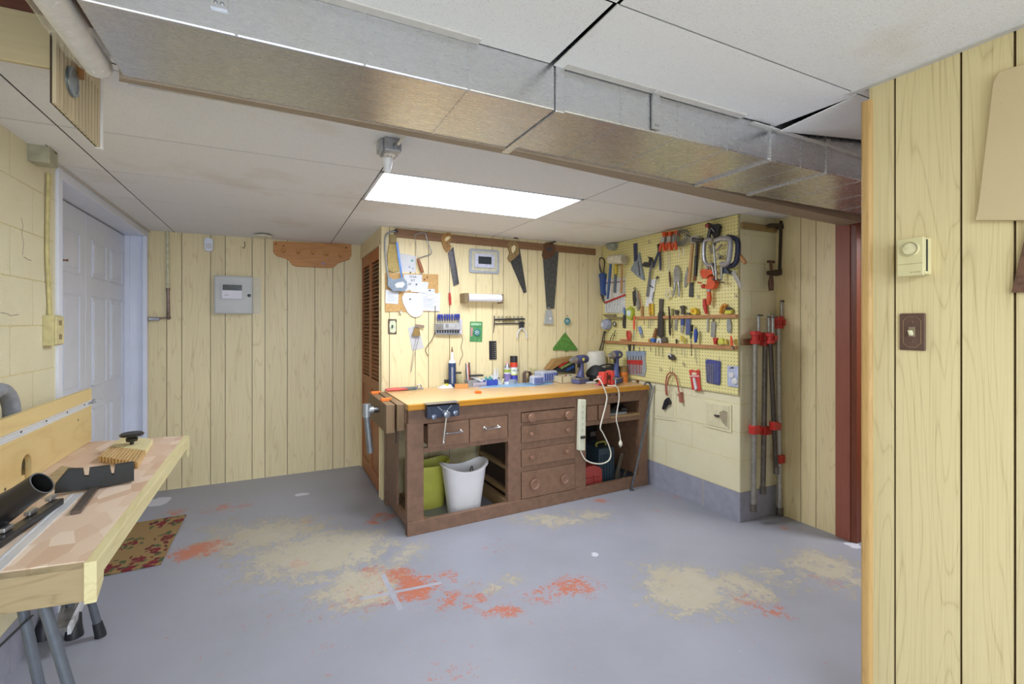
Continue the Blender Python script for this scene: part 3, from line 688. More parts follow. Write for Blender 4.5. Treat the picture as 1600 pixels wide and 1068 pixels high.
for k in range(4): wbox(g, WN, a0 + 0.035 + k * 0.007, z0 + 0.010, a0 + 0.039 + k * 0.007, z0 + 0.0118, 0.0445, 0.0456)
T.part('lettering', g, M('#8a8156', 0.5), parent=cv)
g = G(); g.box((XN - 0.034, -a1 - 0.0035, z0 + 0.012), (XN - 0.028, -a1 - 0.0015, z1 - 0.008)); T.part('side_slot', g, M('#2f3530', 0.6), parent=cv)

T = Thing('light_switch', 'dark bronze switch plate with ivory toggle below the thermostat', 'light switch')
m_brz = M('#6b5348', 0.4, 0.35, 0.1); a0, z1 = WN.P(1405, 489.5, 0.006); a1, z0 = WN.P(1446, 548, 0.006)
g = G(); wbox(g, WN, a0, z0, a1, z1, 0, 0.007); T.part('plate', g, m_brz, bev=0.004)
cx, cz = (a0 + a1) / 2, (z0 + z1) / 2; hw, hh = (a1 - a0) / 2 - 0.011, (z1 - z0) / 2 - 0.010; q = 0.012
g = G(); g.tube([WN.W(cx + x, cz + y, 0.007) for x, y in ((-hw + q, -hh), (hw - q, -hh), (hw, -hh + q), (hw, hh - q), (hw - q, hh), (-hw + q, hh), (-hw, hh - q), (-hw, -hh + q))], 0.0009, 5, closed=True); T.part('border_line', g, M('#a8906f', 0.35, 0.5))
for s_ in (1, -1): g = G(); g.lathe(WN.W(cx, cz + s_ * 0.03, 0.007), WN.n, [(0.004, 0), (0.003, 0.0016), (0, 0.002)], 12); T.part('screw', g, M('#7f665a', 0.3, 0.6))
g = G(); wbox(g, WN, cx - 0.0085, cz - 0.015, cx + 0.0085, cz + 0.015, 0.0065, 0.009); sw = T.part('toggle_slot', g, M('#8c7d62', 0.5), bev=0.001)
g = G(); g.obox(WN.W(cx, cz - 0.003, 0.014), (0.009, 0.018, 0.014), (WN.r, WN.up + WN.n * 0.55, WN.n)); T.part('toggle', g, M('#e9dfb8', 0.35), parent=sw, bev=0.002)

g = G(); pl = [(1523,344),(1527,330),(1549,145),(1551,128),(1560,112),(1578,106),(1612,96),(1690,70),(1690,344)]
plate(g, WN, pl, 0.001, 0.016); 
t = NT('plywood_template'); n = t.noise(t.coord((1, 1, 0.2)), 3.2, 3, 0.5, 0.8); w_ = t.math('FRACT', t.math('MULTIPLY', n, 5.0)); ln = t.math('POWER', t.math('ABSOLUTE', t.math('MULTIPLY_ADD', w_, 2, -1)), 16.0)
sp = t.math('MULTIPLY_ADD', t.noise(t.coord(), 130, 4, 0.7), 14.0, -9.3, clamp=True)
m_ply = t.out(t.mix(t.math('MULTIPLY', sp, 0.7), t.mix(t.math('MULTIPLY', ln, 0.45), '#cdb98f', '#8c7448'), '#6b5330'), 0.6)
single('plywood_template', 'round cornered plywood board hanging on the right wall at the frame edge', 'board', g, m_ply, bev=0.002)
T = Thing('rusty_saw', 'rusty brown saw blade corner showing at right edge below plywood board', 'saw')
g = G(); plate(g, WN, [(1580,457),(1602,368),(1625,270),(1700,250),(1720,455)], 0.008, 0.010); T.part('blade', g, M('#6d5140', 0.6, 0.4, 0.3, 60))
g = G(); plate(g, WN, [(1700,300),(1740,280),(1780,330),(1780,430),(1740,450),(1700,440)], 0.002, 0.02); T.part('handle', g, WOOD('#8a5a34', '#56341b', 'Z', 0.5), bev=0.004)

# ---------------------------------------------------------------- louvred closet doors
m_lou = WOOD('#b4713f', '#7a4422', 'Z', 0.45, 14, 0.5); m_louh = WOOD('#a9703f', '#6e4121', 'Y', 0.5, 14, 0.4)
g = G(); 
g.box((XC - 0.006, 4.835, 0), (XC + 0.03, 4.852, 2.06)); g.box((XC - 0.006, 3.905, 0), (XC + 0.03, 3.922, 2.06)); g.box((XC - 0.006, 3.905, 2.035), (XC + 0.03, 4.852, 2.06))
ld = struct('door_3', g, m_panel, 0.002)
for y0, y1 in ((3.925, 4.375), (4.38, 4.832)):
    g = G(); g.box((XC + 0.004, y0, 0.012), (XC + 0.032, y0 + 0.045, 2.03)); g.box((XC + 0.004, y1 - 0.045, 0.012), (XC + 0.032, y1, 2.03))
    for z0, z1 in ((1.93, 2.03), (0.83, 0.92), (0.012, 0.13)): g.box((XC + 0.005, y0 + 0.045, z0), (XC + 0.031, y1 - 0.045, z1))
    g.box((XC + 0.014, y0 + 0.045, 0.13), (XC + 0.022, y1 - 0.045, 0.83))
    lf = struct('louvred_leaf', g, m_lou, 0.002, ld)
    g = G(); n = 30
    for k in range(n):
        z = 0.93 + (1.0 / n) * (k + 0.5); g.obox((XC + 0.018, (y0 + y1) / 2, z), (0.034, y1 - y0 - 0.09, 0.006), ((0.75, 0, 0.66), (0, 1, 0), (-0.66, 0, 0.75)))
    struct('louvre_slats', g, m_louh, 0, lf)
g = G(); g.box((XC + 0.0, 3.92, 2.028), (XC + 0.035, 4.84, 2.034)); struct('door_track', g, M('#c9c4ba', 0.35, 0.7), 0, ld)

# ---------------------------------------------------------------- the workbench
FL, FRr = V((0.783, 3.108, 0)), V((2.886, 3.188, 0))
WF = Wall(FL, FRr - FL)                                        # the bench's front plane
def B(a, z, dep=0.0): return WF.W(a, z, -dep)
def bb(g, a0, z0, a1, z1, d0, d1, m=0): return wbox(g, WF, a0, z0, a1, z1, -d1, -d0, m)
m_brown = M('#7e604c', 0.5, var=0.12, scale=22, bump=0.0008); m_brown2 = M('#84644f', 0.45, var=0.1, scale=30, bump=0.0008)
m_rawwood = WOOD('#a3855e', '#6e5133', 'Y', 0.6, 14, 0.5); m_oldwood = WOOD('#8d7253', '#5f4930', 'Z', 0.6, 14, 0.55)
def benchtop_mat():
    t = NT('worn_bench_top'); c = t.coord((0.12, 1, 1)); n = t.noise(c, 30, 4); b = t.noise(t.coord(), 5, 4); s_ = t.noise(t.coord(), 60, 5)
    col = t.mix(n, '#c79a5c', '#e0bd84'); col = t.mix(t.math('MULTIPLY_ADD', b, 2.6, -0.9, clamp=True), col, '#d3b48a')
    col = t.mix(t.math('MULTIPLY_ADD', s_, 9.0, -5.6, clamp=True), col, '#9a6a3a'); return t.out(col, t.math('MULTIPLY_ADD', b, 0.5, 0.12))
m_top = benchtop_mat(); m_amber = WOOD('#d3942f', '#8d5512', 'X', 0.3, 16, 0.6); m_chrome = M('#c9cacc', 0.2, 1.0, 0.05)
BW, TZ = 2.118, 0.868
T = Thing('workbench', 'long brown painted workbench with thick golden wooden top and many drawers', 'workbench')
g = G(); bb(g, -0.008, 0.828, BW, TZ - 0.001, -0.022, 0.0, 1); p = [B(-0.008, 0.828, 0.0005), B(BW, 0.828, 0.0005), V((2.925, 3.842, 0.828)), V((0.775, 3.842, 0.828))]; g.prism(p, (0, 0, TZ - 0.828))
T.part('worktop', g, [m_top, m_amber], bev=0.004)
g = G(); bb(g, 0.0, 0.74, BW, 0.828, 0.0, 0.035)
for u, v in ((972.5, 616), (963, 616), (953, 617)):
    a, z = WF.P(u, v); g.lathe(B(a, z, 0), WF.n, [(0.009, -0.001), (0.009, 0.0008), (0, 0.0008)], 12, 1)
T.part('front_apron', g, [m_brown, m_void], bev=0.003)
for a0, a1, z0 in ((-0.008, 0.105, 0.0), (0.745, 0.852, 0.085), (1.345, 1.452, 0.085), (2.025, BW, 0.0)):
    g = G(); bb(g, a0, z0, a1, 0.74, 0.0, 0.05); T.part('leg', g, m_brown, bev=0.003)
for a0 in (0.0, 2.06): g = G(); bb(g, a0, 0, a0 + 0.055, 0.828, 0.60, 0.65); T.part('leg', g, m_brown, bev=0.003)
g = G(); bb(g, -0.008, 0.0, BW, 0.09, -0.006, 0.03); T.part('bottom_rail', g, m_brown, bev=0.003)
g = G(); bb(g, -0.008, 0.70, 0.03, 0.828, 0.05, 0.65); T.part('side_rail', g, m_brown, bev=0.003); g = G(); bb(g, 0.0, 0.05, 0.03, 0.11, 0.05, 0.62); T.part('side_rail', g, m_brown, bev=0.003)
for q in ((0.105, 0.535, 0.745, 0.565), (0.105, 0.728, 0.745, 0.742), (0.852, 0.637, 1.345, 0.662), (0.852, 0.459, 1.345, 0.511), (0.852, 0.294, 1.345, 0.335), (1.452, 0.575, 2.03, 0.612)): g = G(); bb(g, *q, 0.003, 0.04); T.part('drawer_rail', g, m_brown, bev=0.002)
g = G()                                                        # carcass of the drawer stack, seen through the open bays
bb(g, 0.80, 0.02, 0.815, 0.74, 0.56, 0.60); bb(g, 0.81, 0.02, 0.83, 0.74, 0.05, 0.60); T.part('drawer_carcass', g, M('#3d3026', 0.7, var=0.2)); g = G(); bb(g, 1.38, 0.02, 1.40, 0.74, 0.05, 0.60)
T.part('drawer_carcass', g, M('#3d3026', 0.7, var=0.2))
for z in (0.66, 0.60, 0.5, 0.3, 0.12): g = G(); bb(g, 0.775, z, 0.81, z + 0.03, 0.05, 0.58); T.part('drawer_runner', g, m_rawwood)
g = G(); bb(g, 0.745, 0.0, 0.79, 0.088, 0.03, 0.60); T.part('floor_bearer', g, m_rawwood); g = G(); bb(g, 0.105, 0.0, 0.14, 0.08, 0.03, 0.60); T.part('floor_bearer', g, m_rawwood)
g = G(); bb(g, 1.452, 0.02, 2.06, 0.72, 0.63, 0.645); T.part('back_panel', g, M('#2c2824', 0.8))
def ring_pull(dr, a, z, r):
    g = G(); g.lathe(B(a, z, 0), WF.n, [(r, 0), (r, 0.003), (r * 0.72, 0.004), (r * 0.6, 0.001), (0, 0.001)], 20); T.part('ring_pull', g, M('#b9b2a0', 0.35, 0.7), parent=dr)
def bar_pull(dr, a, z):
    g = G()
    for q in (-0.055, 0.055):
        g.lathe(B(a + q, z, 0), WF.n, [(0.014, 0), (0.012, 0.006), (0.006, 0.010), (0.006, 0.024)], 12); g.ball(B(a + q, z, -0.024), 0.0085)
    g.tube([B(a - 0.062, z, -0.024), B(a - 0.02, z, -0.027), B(a + 0.02, z, -0.027), B(a + 0.062, z, -0.024)], [0.005, 0.0065, 0.0065, 0.005], 8); T.part('handle', g, m_chrome, parent=dr)
def knob(dr, a, z, r, dish):
    g = G(); pr = [(r * 0.45, 0), (r * 0.4, 0.014), (r * 0.9, 0.022), (r, 0.030), (r * 0.9, 0.036), (0, 0.039)] if not dish else [(r * 0.5, 0), (r * 0.5, 0.010), (r, 0.018), (r, 0.026), (r * 0.86, 0.028), (r * 0.6, 0.022), (0, 0.021)]
    g.lathe(B(a, z, 0), WF.n, pr, 24); T.part('knob', g, M('#8c6a55', 0.35, var=0.1), parent=dr)
def drawer(a0, z0, a1, z1):
    g = G(); bb(g, a0, z0, a1, z1, -0.004, 0.02); bb(g, a0 + 0.01, z0 + 0.01, a1 - 0.01, z1 - 0.03, 0.02, 0.4); return T.part('drawer', g, m_brown2, bev=0.002)
d1 = drawer(0.134, 0.565, 0.432, 0.726); bar_pull(d1, 0.315, 0.655)
d1 = drawer(0.438, 0.566, 0.738, 0.726); bar_pull(d1, 0.607, 0.655)
SP = lambda u, v: WF.P(u, v, 0.02)
for (z0, z1, pa, pb, r, dish) in ((0.664, 0.733, (830.5,652.5), (888,648), 0.034, False), (0.513, 0.635, (830,678), (887,671.5), 0.018, False), (0.337, 0.457, (831,714.5), (886,705.5), 0.019, False), (0.094, 0.292, (836,756.5), (882.5,748.5), 0.040, True)):
    d1 = drawer(0.857, z0, 1.341, z1)
    for q in (pa, pb): a, z = SP(*q); knob(d1, a, z, r if not (dish and q is pb) else r * 0.85, dish)
for a0, a1, q in ((1.458, 1.565, (926.5, 648)), (1.582, 1.70, (948, 646))):
    d1 = drawer(a0, 0.615, a1, 0.735); a, z = WF.P(*q, 0.0); ring_pull(d1, a, z, 0.019)
g = G(); bb(g, 1.705, 0.613, 2.03, 0.632, 0.0, 0.45); T.part('shelf', g, m_rawwood)
g = G(); bb(g, 2.035, 0.09, 2.05, 0.74, 0.05, 0.60); T.part('side_panel', g, m_brown); g = G(); bb(g, 0.004, 0.11, 0.018, 0.70, 0.30, 0.60); T.part('side_panel', g, m_brown)
# end vise: two thick jaws, pipe handle
ey = -1
g = G(); g.box((0.722, 3.165, 0.685), (0.772, 3.80, 0.862)); T.part('inner_jaw', g, m_oldwood, bev=0.003)
g = G(); g.box((0.655, 3.185, 0.672), (0.712, 3.835, 0.862)); jw = T.part('outer_jaw', g, m_oldwood, bev=0.003)
g = G(); g.tube([(0.70, 3.6, 0.64), (0.82, 3.6, 0.64)], 0.012); g.tube([(0.722, 3.2, 0.60), (0.722, 3.2, 0.69)], 0.004, 6); T.part('guide_rod', g, m_dsteel)
hx = Wall((0, 3.45, 0), (1, 0, 0)); hb = hx.hit(583, 641); hb = V((0.575, 3.45, 0.79))
g = G(); g.tube([(0.655, 3.45, 0.79), (0.575, 3.45, 0.79)], 0.020, 14); T.part('screw_stub', g, m_dsteel, parent=jw)
g = G(); g.tube([(0.575, 3.45, 0.835), (0.575, 3.45, 0.745)], 0.028, 16); g.tube([(0.575, 3.45, 0.79), (0.62, 3.45, 0.79)], 0.026, 16); T.part('pipe_tee', g, M('#a9adaf', 0.35, 0.6), parent=jw)
g = G(); g.tube([(0.575, 3.45, 0.75), (0.60, 3.45, 0.49)], 0.0215, 14); T.part('pipe_handle', g, M('#8c9092', 0.35, 0.6), parent=jw)
# front vise: blue-black steel jaw plate, screw and tommy bar
m_vise = M('#3b4354', 0.4, 0.4, 0.35, 120)
g = G(); wrect(g, WF, 668, 630.5, 718, 654, 0.02, 0.075); fv = T.part('vise_jaw', g, m_vise, bev=0.004)
g = G(); wrect(g, WF, 667, 628, 719, 632, 0.0, 0.08); T.part('jaw_lip', g, M('#8d9096', 0.35, 0.8, 0.25, 80), parent=fv, bev=0.002)
for u, v, r in ((678.5, 651.5, 0.017), (712, 645, 0.017)): a, z = WF.P(u, v, 0.085); g = G(); g.lathe(WF.W(a, z, 0.075), WF.n, [(r, 0), (r, 0.010), (r * .6, 0.014), (0, 0.014)], 16); T.part('guide_bar', g, M('#8b93a4', 0.3, 0.8), parent=fv)
a, z = WF.P(697, 646.5, 0.10); g = G(); g.lathe(WF.W(a, z, 0.075), WF.n, [(0.022, 0), (0.018, 0.012), (0.016, 0.018), (0.022, 0.022), (0.022, 0.05), (0.012, 0.054), (0, 0.054)], 18); T.part('vise_screw', g, M('#9aa0aa', 0.3, 0.8), parent=fv)
g = G(); q0, q1 = WF.W(a + 0.003, z + 0.01, 0.108), WF.W(*WF.P(693, 691, 0.11), 0.11); g.tube([q0, q1], 0.006, 8); g.ball(q1, 0.010); g.ball(q0 + V((0, 0, 0.005)), 0.010); T.part('tommy_bar', g, m_chrome, parent=fv)
for s_ in (1, -1): g = G(); g.bar(WF.W(a + s_ * 0.016, z + 0.02, 0.0755), WF.W(a + s_ * 0.05, z + 0.05, 0.0755), 0.006, 0.003, up=WF.n); T.part('raised_rib', g, M('#9aa0aa', 0.4, 0.6), parent=fv)

# things under the bench
def bin_(name, label, ca, cd, w0, w1, h, mat, group=None, dip=0.05):
    T = Thing(name, label, 'bin', group); g = G(); c = B(ca, 0.001, cd); n = 40
    def ring(z, s_, w, dz):
        out = []
        for j in range(n):
            t_ = 2 * math.pi * j / n; k = (abs(math.cos(t_)) ** 3 + abs(math.sin(t_)) ** 3) ** (-1 / 3.0)
            out.append(c + WF.r * (math.cos(t_) * k * w * s_) + WF.n * (math.sin(t_) * k * w * 0.68 * s_) + V((0, 0, z + dz * (abs(math.cos(t_)) * k) ** 2)))
        return out
    rs = [ring(0, 0.6, w0, 0), ring(0, 1, w0, 0), ring(h * 0.95, 1, w1 * .97, dip * .9), ring(h * 0.96, 1.06, w1, dip), ring(h, 1.06, w1, dip), ring(h, 0.99, w1 * .97, dip), ring(h * 0.9, 0.97, w1 * 0.96, dip * .8), ring(0.01, 0.97, w0, 0), ring(0.01, 0.5, w0, 0)]
    vs = [p for r_ in rs for p in r_]; fs = [(i * n + j, i * n + (j + 1) % n, (i + 1) * n + (j + 1) % n, (i + 1) * n + j) for i in range(len(rs) - 1) for j in range(n)]
    fs += [list(range(n))[::-1], [(len(rs) - 1) * n + j for j in range(n)]]; g.raw(vs, fs, 0, True); T.part('bucket', g, mat)
    return T, c
Tb, c = bin_('waste_bin', 'white plastic waste bin with dipped rim under the workbench', 0.475, 0.19, 0.115, 0.168, 0.335, M('#eceaec', 0.35, var=0.02, scale=9))
g = G(); g.tube(smooth_path([c + WF.r * x + V((0, 0, z)) - WF.n * 0.03 for x, z in ((0.05, 0.20), (0.065, 0.30), (0.075, 0.325), (0.085, 0.30), (0.09, 0.2))]), 0.004, 6)
single('wire_loop', 'bent dark wire sticking up inside the white waste bin', 'wire', g, M('#5a4f46', 0.5))
bin_('waste_bin', 'yellow green plastic bin half hidden behind the white bin', 0.285, 0.455, 0.12, 0.16, 0.325, M('#c9c95a', 0.4, var=0.05, scale=9), dip=0.03)
T = Thing('case', 'red plastic tool case lying under the right end of the bench', 'case')
m_red = M('#a8433d', 0.45, var=0.08); g = G()
pr = [WF.W(*WF.P(u, v, -0.06), -0.06) for u, v in ((914,757),(914,733),(919,728.5),(929,727),(938,729.5),(941,733),(941.5,754))]; z0 = 0.002
pr = [V((p.x, p.y, max(p.z, z0))) for p in pr]; pr[0].z = pr[-1].z = z0; g.prism(pr, -WF.n * 0.26); sh = T.part('shell', g, m_red, bev=0.006)
g = G(); a, _ = WF.P(928, 740, -0.06); bb(g, a - 0.004, 0.03, a - 0.001, 0.15, 0.054, 0.06); bb(g, a - 0.09, 0.13, a + 0.06, 0.134, 0.054, 0.06); T.part('moulded_rib', g, M('#8d3531', 0.45), parent=sh)
T = Thing('case', 'dark blue plastic case standing behind the red case', 'case')
a0, a1 = WF.P(936, 720, -0.12)[0], WF.P(960.5, 720, -0.12)[0]
g = G(); bb(g, a0, 0.002, a1, 0.335, 0.12, 0.42); sh = T.part('shell', g, M('#34454f', 0.45, var=0.1), bev=0.012)
g = G()
for k in range(5): bb(g, a0 + 0.02 + k * 0.03, 0.03, a0 + 0.03 + k * 0.03, 0.28, 0.113, 0.12)
T.part('moulded_rib', g, M('#2c3b45', 0.45), parent=sh)
g = G(); am = (a0 + a1) / 2; g.tube(smooth_path([B(am - 0.05, 0.333, 0.2), B(am - 0.045, 0.365, 0.2), B(am + 0.045, 0.365, 0.2), B(am + 0.05, 0.333, 0.2)]), 0.009, 8); T.part('handle', g, M('#8f8a3a', 0.45), 'yellow handle', parent=sh)
T = Thing('case', 'black case with steel latches at the back of the right bay', 'case')
g = G(); bb(g, 1.47, 0.002, 1.64, 0.40, 0.44, 0.62); sh = T.part('shell', g, M('#20262a', 0.5), bev=0.01)
g = G(); a, z = WF.P(927, 690, -0.43); bb(g, a - 0.03, 0.36, a + 0.03, 0.40, 0.43, 0.44); T.part('latch', g, m_steel, parent=sh)
for (u0, v0, u1, v1, r, lb) in ((962, 750, 972, 708, 0.012, 'leaning left'), (974, 745, 986, 716, 0.009, 'leaning by the right leg'), (965, 748, 968, 738, 0.008, 'shortest of the three')):
    p, q = WF.hit(u0, v0, -0.2), WF.hit(u1, v1, -0.22); p.z = 0.012; g = G(); g.bar(p, q, r * 2.2, r * 1.2); single('wood_offcut', 'thin grey wood offcut under bench right end, ' + lb, 'offcut', g, M('#7a7062', 0.6), 'offcuts under the bench')
g = G(); bb(g, 1.84, 0.002, 1.99, 0.08, 0.34, 0.52); single('scrap_block', 'dark scrap wood block on the floor in the right bay', 'block', g, M('#4a4339', 0.7), bev=0.004)
# papers and a flat tool on the open shelf slot
g = G(); bb(g, 1.72, 0.633, 1.90, 0.648, 0.02, 0.30); single('sandpaper_stack', 'flat stack of grey papers on the open shelf slot', 'paper stack', g, M('#8a8f92', 0.6), bev=0.001)
g = G(); g.bar(B(1.90, 0.665, 0.05), B(2.0, 0.678, 0.28), 0.05, 0.02); g.bar(B(1.79, 0.66, 0.1), B(1.92, 0.71, 0.12), 0.02, 0.012); single('dark_plane', 'dark tool lying in the open slot beside papers', 'tool', g, M('#3d3a3c', 0.4, 0.3))
# power strip with its cord, plug
T = Thing('power_strip', 'cream power strip hanging upright on the bench front with looping white cord', 'power strip')
a0, z1 = WF.P(905.5, 623.5, 0.04); a1, z0 = WF.P(916, 703.5, 0.04)
g = G(); p = [WF.W(*WF.P(u, v, 0.042), 0.042) for u, v in ((906.5,624),(916,624),(914.5,703.5),(904.5,703.5))]; g.prism(p, -WF.n * 0.036); st = T.part('body', g, M('#dcdcc2', 0.4, var=0.03), bev=0.004)
for k in range(6):
    g = G(); a, z = WF.P(910.8 - k * 0.17, 634 + k * 9.3, 0.043)
    for q in (-0.006, 0.006): wbox(g, WF, a + q - 0.001, z - 0.005, a + q + 0.001, z + 0.005, 0.0415, 0.0428)
    g.lathe(WF.W(a, z - 0.011, 0.0418), WF.n, [(0.0028, 0), (0.0028, 0.001), (0, 0.001)], 8); T.part('socket', g, M('#6d6a55', 0.6), parent=st)
g = G(); a, z = WF.P(911.5, 683, 0.05); wbox(g, WF, a - 0.022, z - 0.010, a + 0.022, z + 0.010, 0.041, 0.052); T.part('switch', g, M('#3a3632', 0.4), parent=st, bev=0.002)
m_cord = M('#e6e0d0', 0.45, var=0.03)
path = [(907,704,.03),(914,717,.03),(926,723,.03),(940,724,.03),(951,719,.03),(954.5,709,.03),(951,695,.035),(942,676,.04),(938,668,.045),(942,650,.05),(947,630,.055),(948,618,.06),(943,604,.06),(936.5,592,.05),(934,583,.0)]
pts = [WF.W(*WF.P(u, v, d), d) for u, v, d in path]; pts[-1] = B(WF.P(936, 583)[0], 0.93, 0.06); pts.append(B(WF.P(940, 583)[0] + 0.02, 0.925, 0.12)); g = G(); g.tube(smooth_path(pts), 0.0058, 8); T.part('cord', g, m_cord)
T = Thing('charger_cord', 'short white cord with plug hanging over the bench front near the right end', 'cord')
path = [(960,602,.03),(966,608,.035),(967.3,622,.04),(964.5,640,.045),(963,655,.05),(967,672,.05),(969.5,687,.05)]
pts = [B(WF.P(957, 600)[0], 0.878, 0.06), B(WF.P(958, 600)[0], 0.88, 0.01)] + [WF.W(*WF.P(u, v, d), d) for u, v, d in path]; g = G(); g.tube(smooth_path(pts), 0.005, 8); T.part('cable', g, m_cord)
e = pts[-1]; g = G(); g.lathe(e, (0.02, 0, -1), [(0.006, 0), (0.010, 0.012), (0.015, 0.02), (0.016, 0.042), (0.012, 0.048), (0, 0.048)], 12); pg = T.part('plug', g, m_cord)
g = G()
for q in (-0.006, 0.006): g.bar(e + WF.r * q + V((0, 0, -0.046)), e + WF.r * q + V((0, 0, -0.064)), 0.002, 0.006)
T.part('prong', g, m_chrome, parent=pg)
# long bar leaning at the right end
T = Thing('bar_clamp', 'long thin steel bar clamp leaning on the right end of the workbench', 'clamp')
tp, bt = WF.W(*WF.P(1021, 602, 0.06), 0.06), WF.W(*WF.P(987, 762, 0.045), 0.045); tp.x = min(tp.x, XP - 0.02); bt.z = 0.008
g = G(); d = (tp - bt); off = V((0.008, -0.004, 0))
for s_ in (-1, 1): g.tube([bt + off * s_ * 0.4 + d * 0.12, tp + off * s_], 0.005, 8)
T.part('bar', g, M('#8b8f94', 0.3, 0.9))
g = G(); g.tube(smooth_path([bt + d * 0.14, bt + d * 0.06 + V((-.006, 0, 0)), bt + d * 0.02 + V((-.002, 0, 0)), bt]), [0.009] * 18 + [0.006], 8); g.lathe(bt - V((0, 0, 0.007)), UP, [(0.02, 0), (0.02, 0.006), (0.01, 0.012), (0, 0.012)], 14); T.part('foot', g, M('#70747a', 0.4, 0.8))
g = G(); hc = tp + V((-0.02, 0.02, 0.0)); g.tube(arc(tp + V((-0.03, 0.04, -0.005)), 0.03, 200, -30, 12, (1, -0.2, 0), (0, 0, 1)), 0.008, 8); T.part('hook', g, M('#6d7278', 0.35, 0.8))

# ---------------------------------------------------------------- helper for hand tools measured on a wall
def seg_g(w, s):
    g = G(); k = s[1]
    if k == 'p': plate(g, w, s[2], s[3], s[4])
    elif k == 'r': wtube(g, w, s[2], s[3], s[4], 10)
    elif k == 's': g.tube(smooth_path(wpoly(w, s[2], s[4])), s[3], 8)
    elif k == 'b':
        q = wpoly(w, s[2], s[4]); g.bar(q[0], q[1], s[3][0], s[3][1], up=w.n)
    elif k == 'c':                                             # round thing facing out of the wall
        c = w.W(*w.P(*s[2], s[4]), s[4] - s[3][1]); g.lathe(c, w.n, [(s[3][0], 0), (s[3][0], s[3][1] * .8), (s[3][0] * .9, s[3][1]), (0, s[3][1])], 24)
    elif k == 'o':                                             # ring facing out
        c = w.W(*w.P(*s[2], s[4]), s[4]); g.tube(arc(c, s[3][0], 0, 345, 23, w.r, w.up), s[3][1], 8, closed=True)
    return g
def tool(name, label, cat, w, segs, group=None):
    if len(segs) == 1: return single(name, label, cat, seg_g(w, segs[0]), segs[0][5], group)
    T = Thing(name, label, cat, group); made = {}
    for s in segs:
        par = made.get(s[6]) if len(s) > 6 else None
        made[s[0]] = T.part(s[0], seg_g(w, s), s[5], parent=par)
    return T
m_blk = M('#26262a', 0.45); m_dk = M('#4b4a4c', 0.4, 0.6, 0.2); m_iron = M('#5a5552', 0.5, 0.6, 0.25); m_org = M('#d8562a', 0.4, var=0.08); m_rd = M('#b8322c', 0.4, var=0.08); m_yel = M('#d9bb2f', 0.4)
m_blu = M('#2f4f8f', 0.4); m_wht = M('#d9d9da', 0.5, var=0.04); m_wood1 = WOOD('#b08452', '#71491f', 'Z', 0.5, 18); m_wood2 = WOOD('#8d5d38', '#563519', 'Z', 0.5, 18); m_paper = M('#d5d6da', 0.7, var=0.03); m_silver = M('#a9abae', 0.35, 0.8, 0.15)
m_green = M('#2f7a55', 0.45); m_teal = M('#3f9a92', 0.4); m_cream = M('#dcd5b8', 0.5)

# ---------------------------------------------------------------- things lying on the workbench
def S(u, v): p = onz(u, v, TZ); return V((p.x, min(p.y, 3.775), TZ))
def mpp(p): return (p.x * _s + p.y * _c) / FPX
SX = WF.r; SY = -WF.n                                           # along the bench, towards the wall
def can(T, nm, p, r, z0, z1, m, **k): g = G(); g.lathe(p + UP * z0, UP, [(r, 0), (r, z1 - z0)], 24); return T.part(nm, g, m, **k)
def onbox(g, p, wx, wy, h, z=0.0, ang=0.0, m=0):
    x = SX * math.cos(ang) + SY * math.sin(ang); y = SY * math.cos(ang) - SX * math.sin(ang)
    return g.obox(V(p) + UP * (z + h / 2), (wx, wy, h), (x, y, UP), m)

N_TOP0 = len(Thing.live)
T = Thing('pliers', 'red handled pliers lying at the left end of the bench top', 'pliers')
a, b, c = S(605, 609), S(631, 606), S(646, 603.5)
for o_ in (-0.008, 0.008): g = G(); g.tube([a + UP * .010 + SY * o_ * 2.2, (a + b) / 2 + UP * .012 + SY * o_ * 2.4, b + UP * .010 + SY * o_], [0.007, 0.009, 0.006], 8); T.part('handle', g, M('#d05a52', 0.4))
g = G(); g.bar(b + UP * .009, c + UP * .008, 0.022, 0.009); g.lathe(b + (c - b) * 0.2 + UP * 0.002, UP, [(0.014, 0), (0.014, 0.014), (0, 0.014)], 14); T.part('jaw', g, m_silver)
T = Thing('utility_knife', 'grey utility knife lying behind the red pliers', 'knife')
a, b = S(612, 602), S(634, 601.5); g = G(); g.bar(a + UP * .011, b + UP * .011, 0.03, 0.018); T.part('handle', g, M('#5f6b6b', 0.45), bev=0.005)
g = G(); g.tube(arc(S(638, 601.5) + UP * .018, 0.014, 0, 345, 15, SX, UP), 0.004, 6, closed=True); T.part('ring', g, m_silver)

T = Thing('glue_bottle', 'tall dark blue glue bottle with white shoulder and pointed nozzle', 'bottle')
p = S(686, 597.5); r = 0.026; g = G(); g.lathe(p, UP, [(r, 0), (r, 0.165), (r * 1.0, 0.167)], 24); T.part('label', g, M('#2b3f66', 0.4, var=0.15, scale=12))
g = G(); g.lathe(p + UP * 0.167, UP, [(r, 0), (r * .95, 0.01), (0.012, 0.025), (0.010, 0.06), (0.009, 0.075)], 20); T.part('shoulder', g, m_wht)
g = G(); g.lathe(p + UP * 0.242, UP, [(0.007, 0), (0.004, 0.02), (0.002, 0.035), (0, 0.035)], 12); T.part('nozzle', g, M('#7a5138', 0.5))
g = G(); g.box(p + V((-0.014, -r - 0.001, 0.03)), p + V((-0.002, -r + 0.004, 0.14))); T.part('stripe', g, M('#8c8f98', 0.4))
T = Thing('small_bottle', 'small yellow bottle with black cap left of the glue bottle', 'bottle')
p = S(676, 597.5); can(T, 'body', p, 0.017, 0, 0.03, M('#c9c544', 0.4)); can(T, 'cap', p, 0.014, 0.03, 0.055, m_blk)
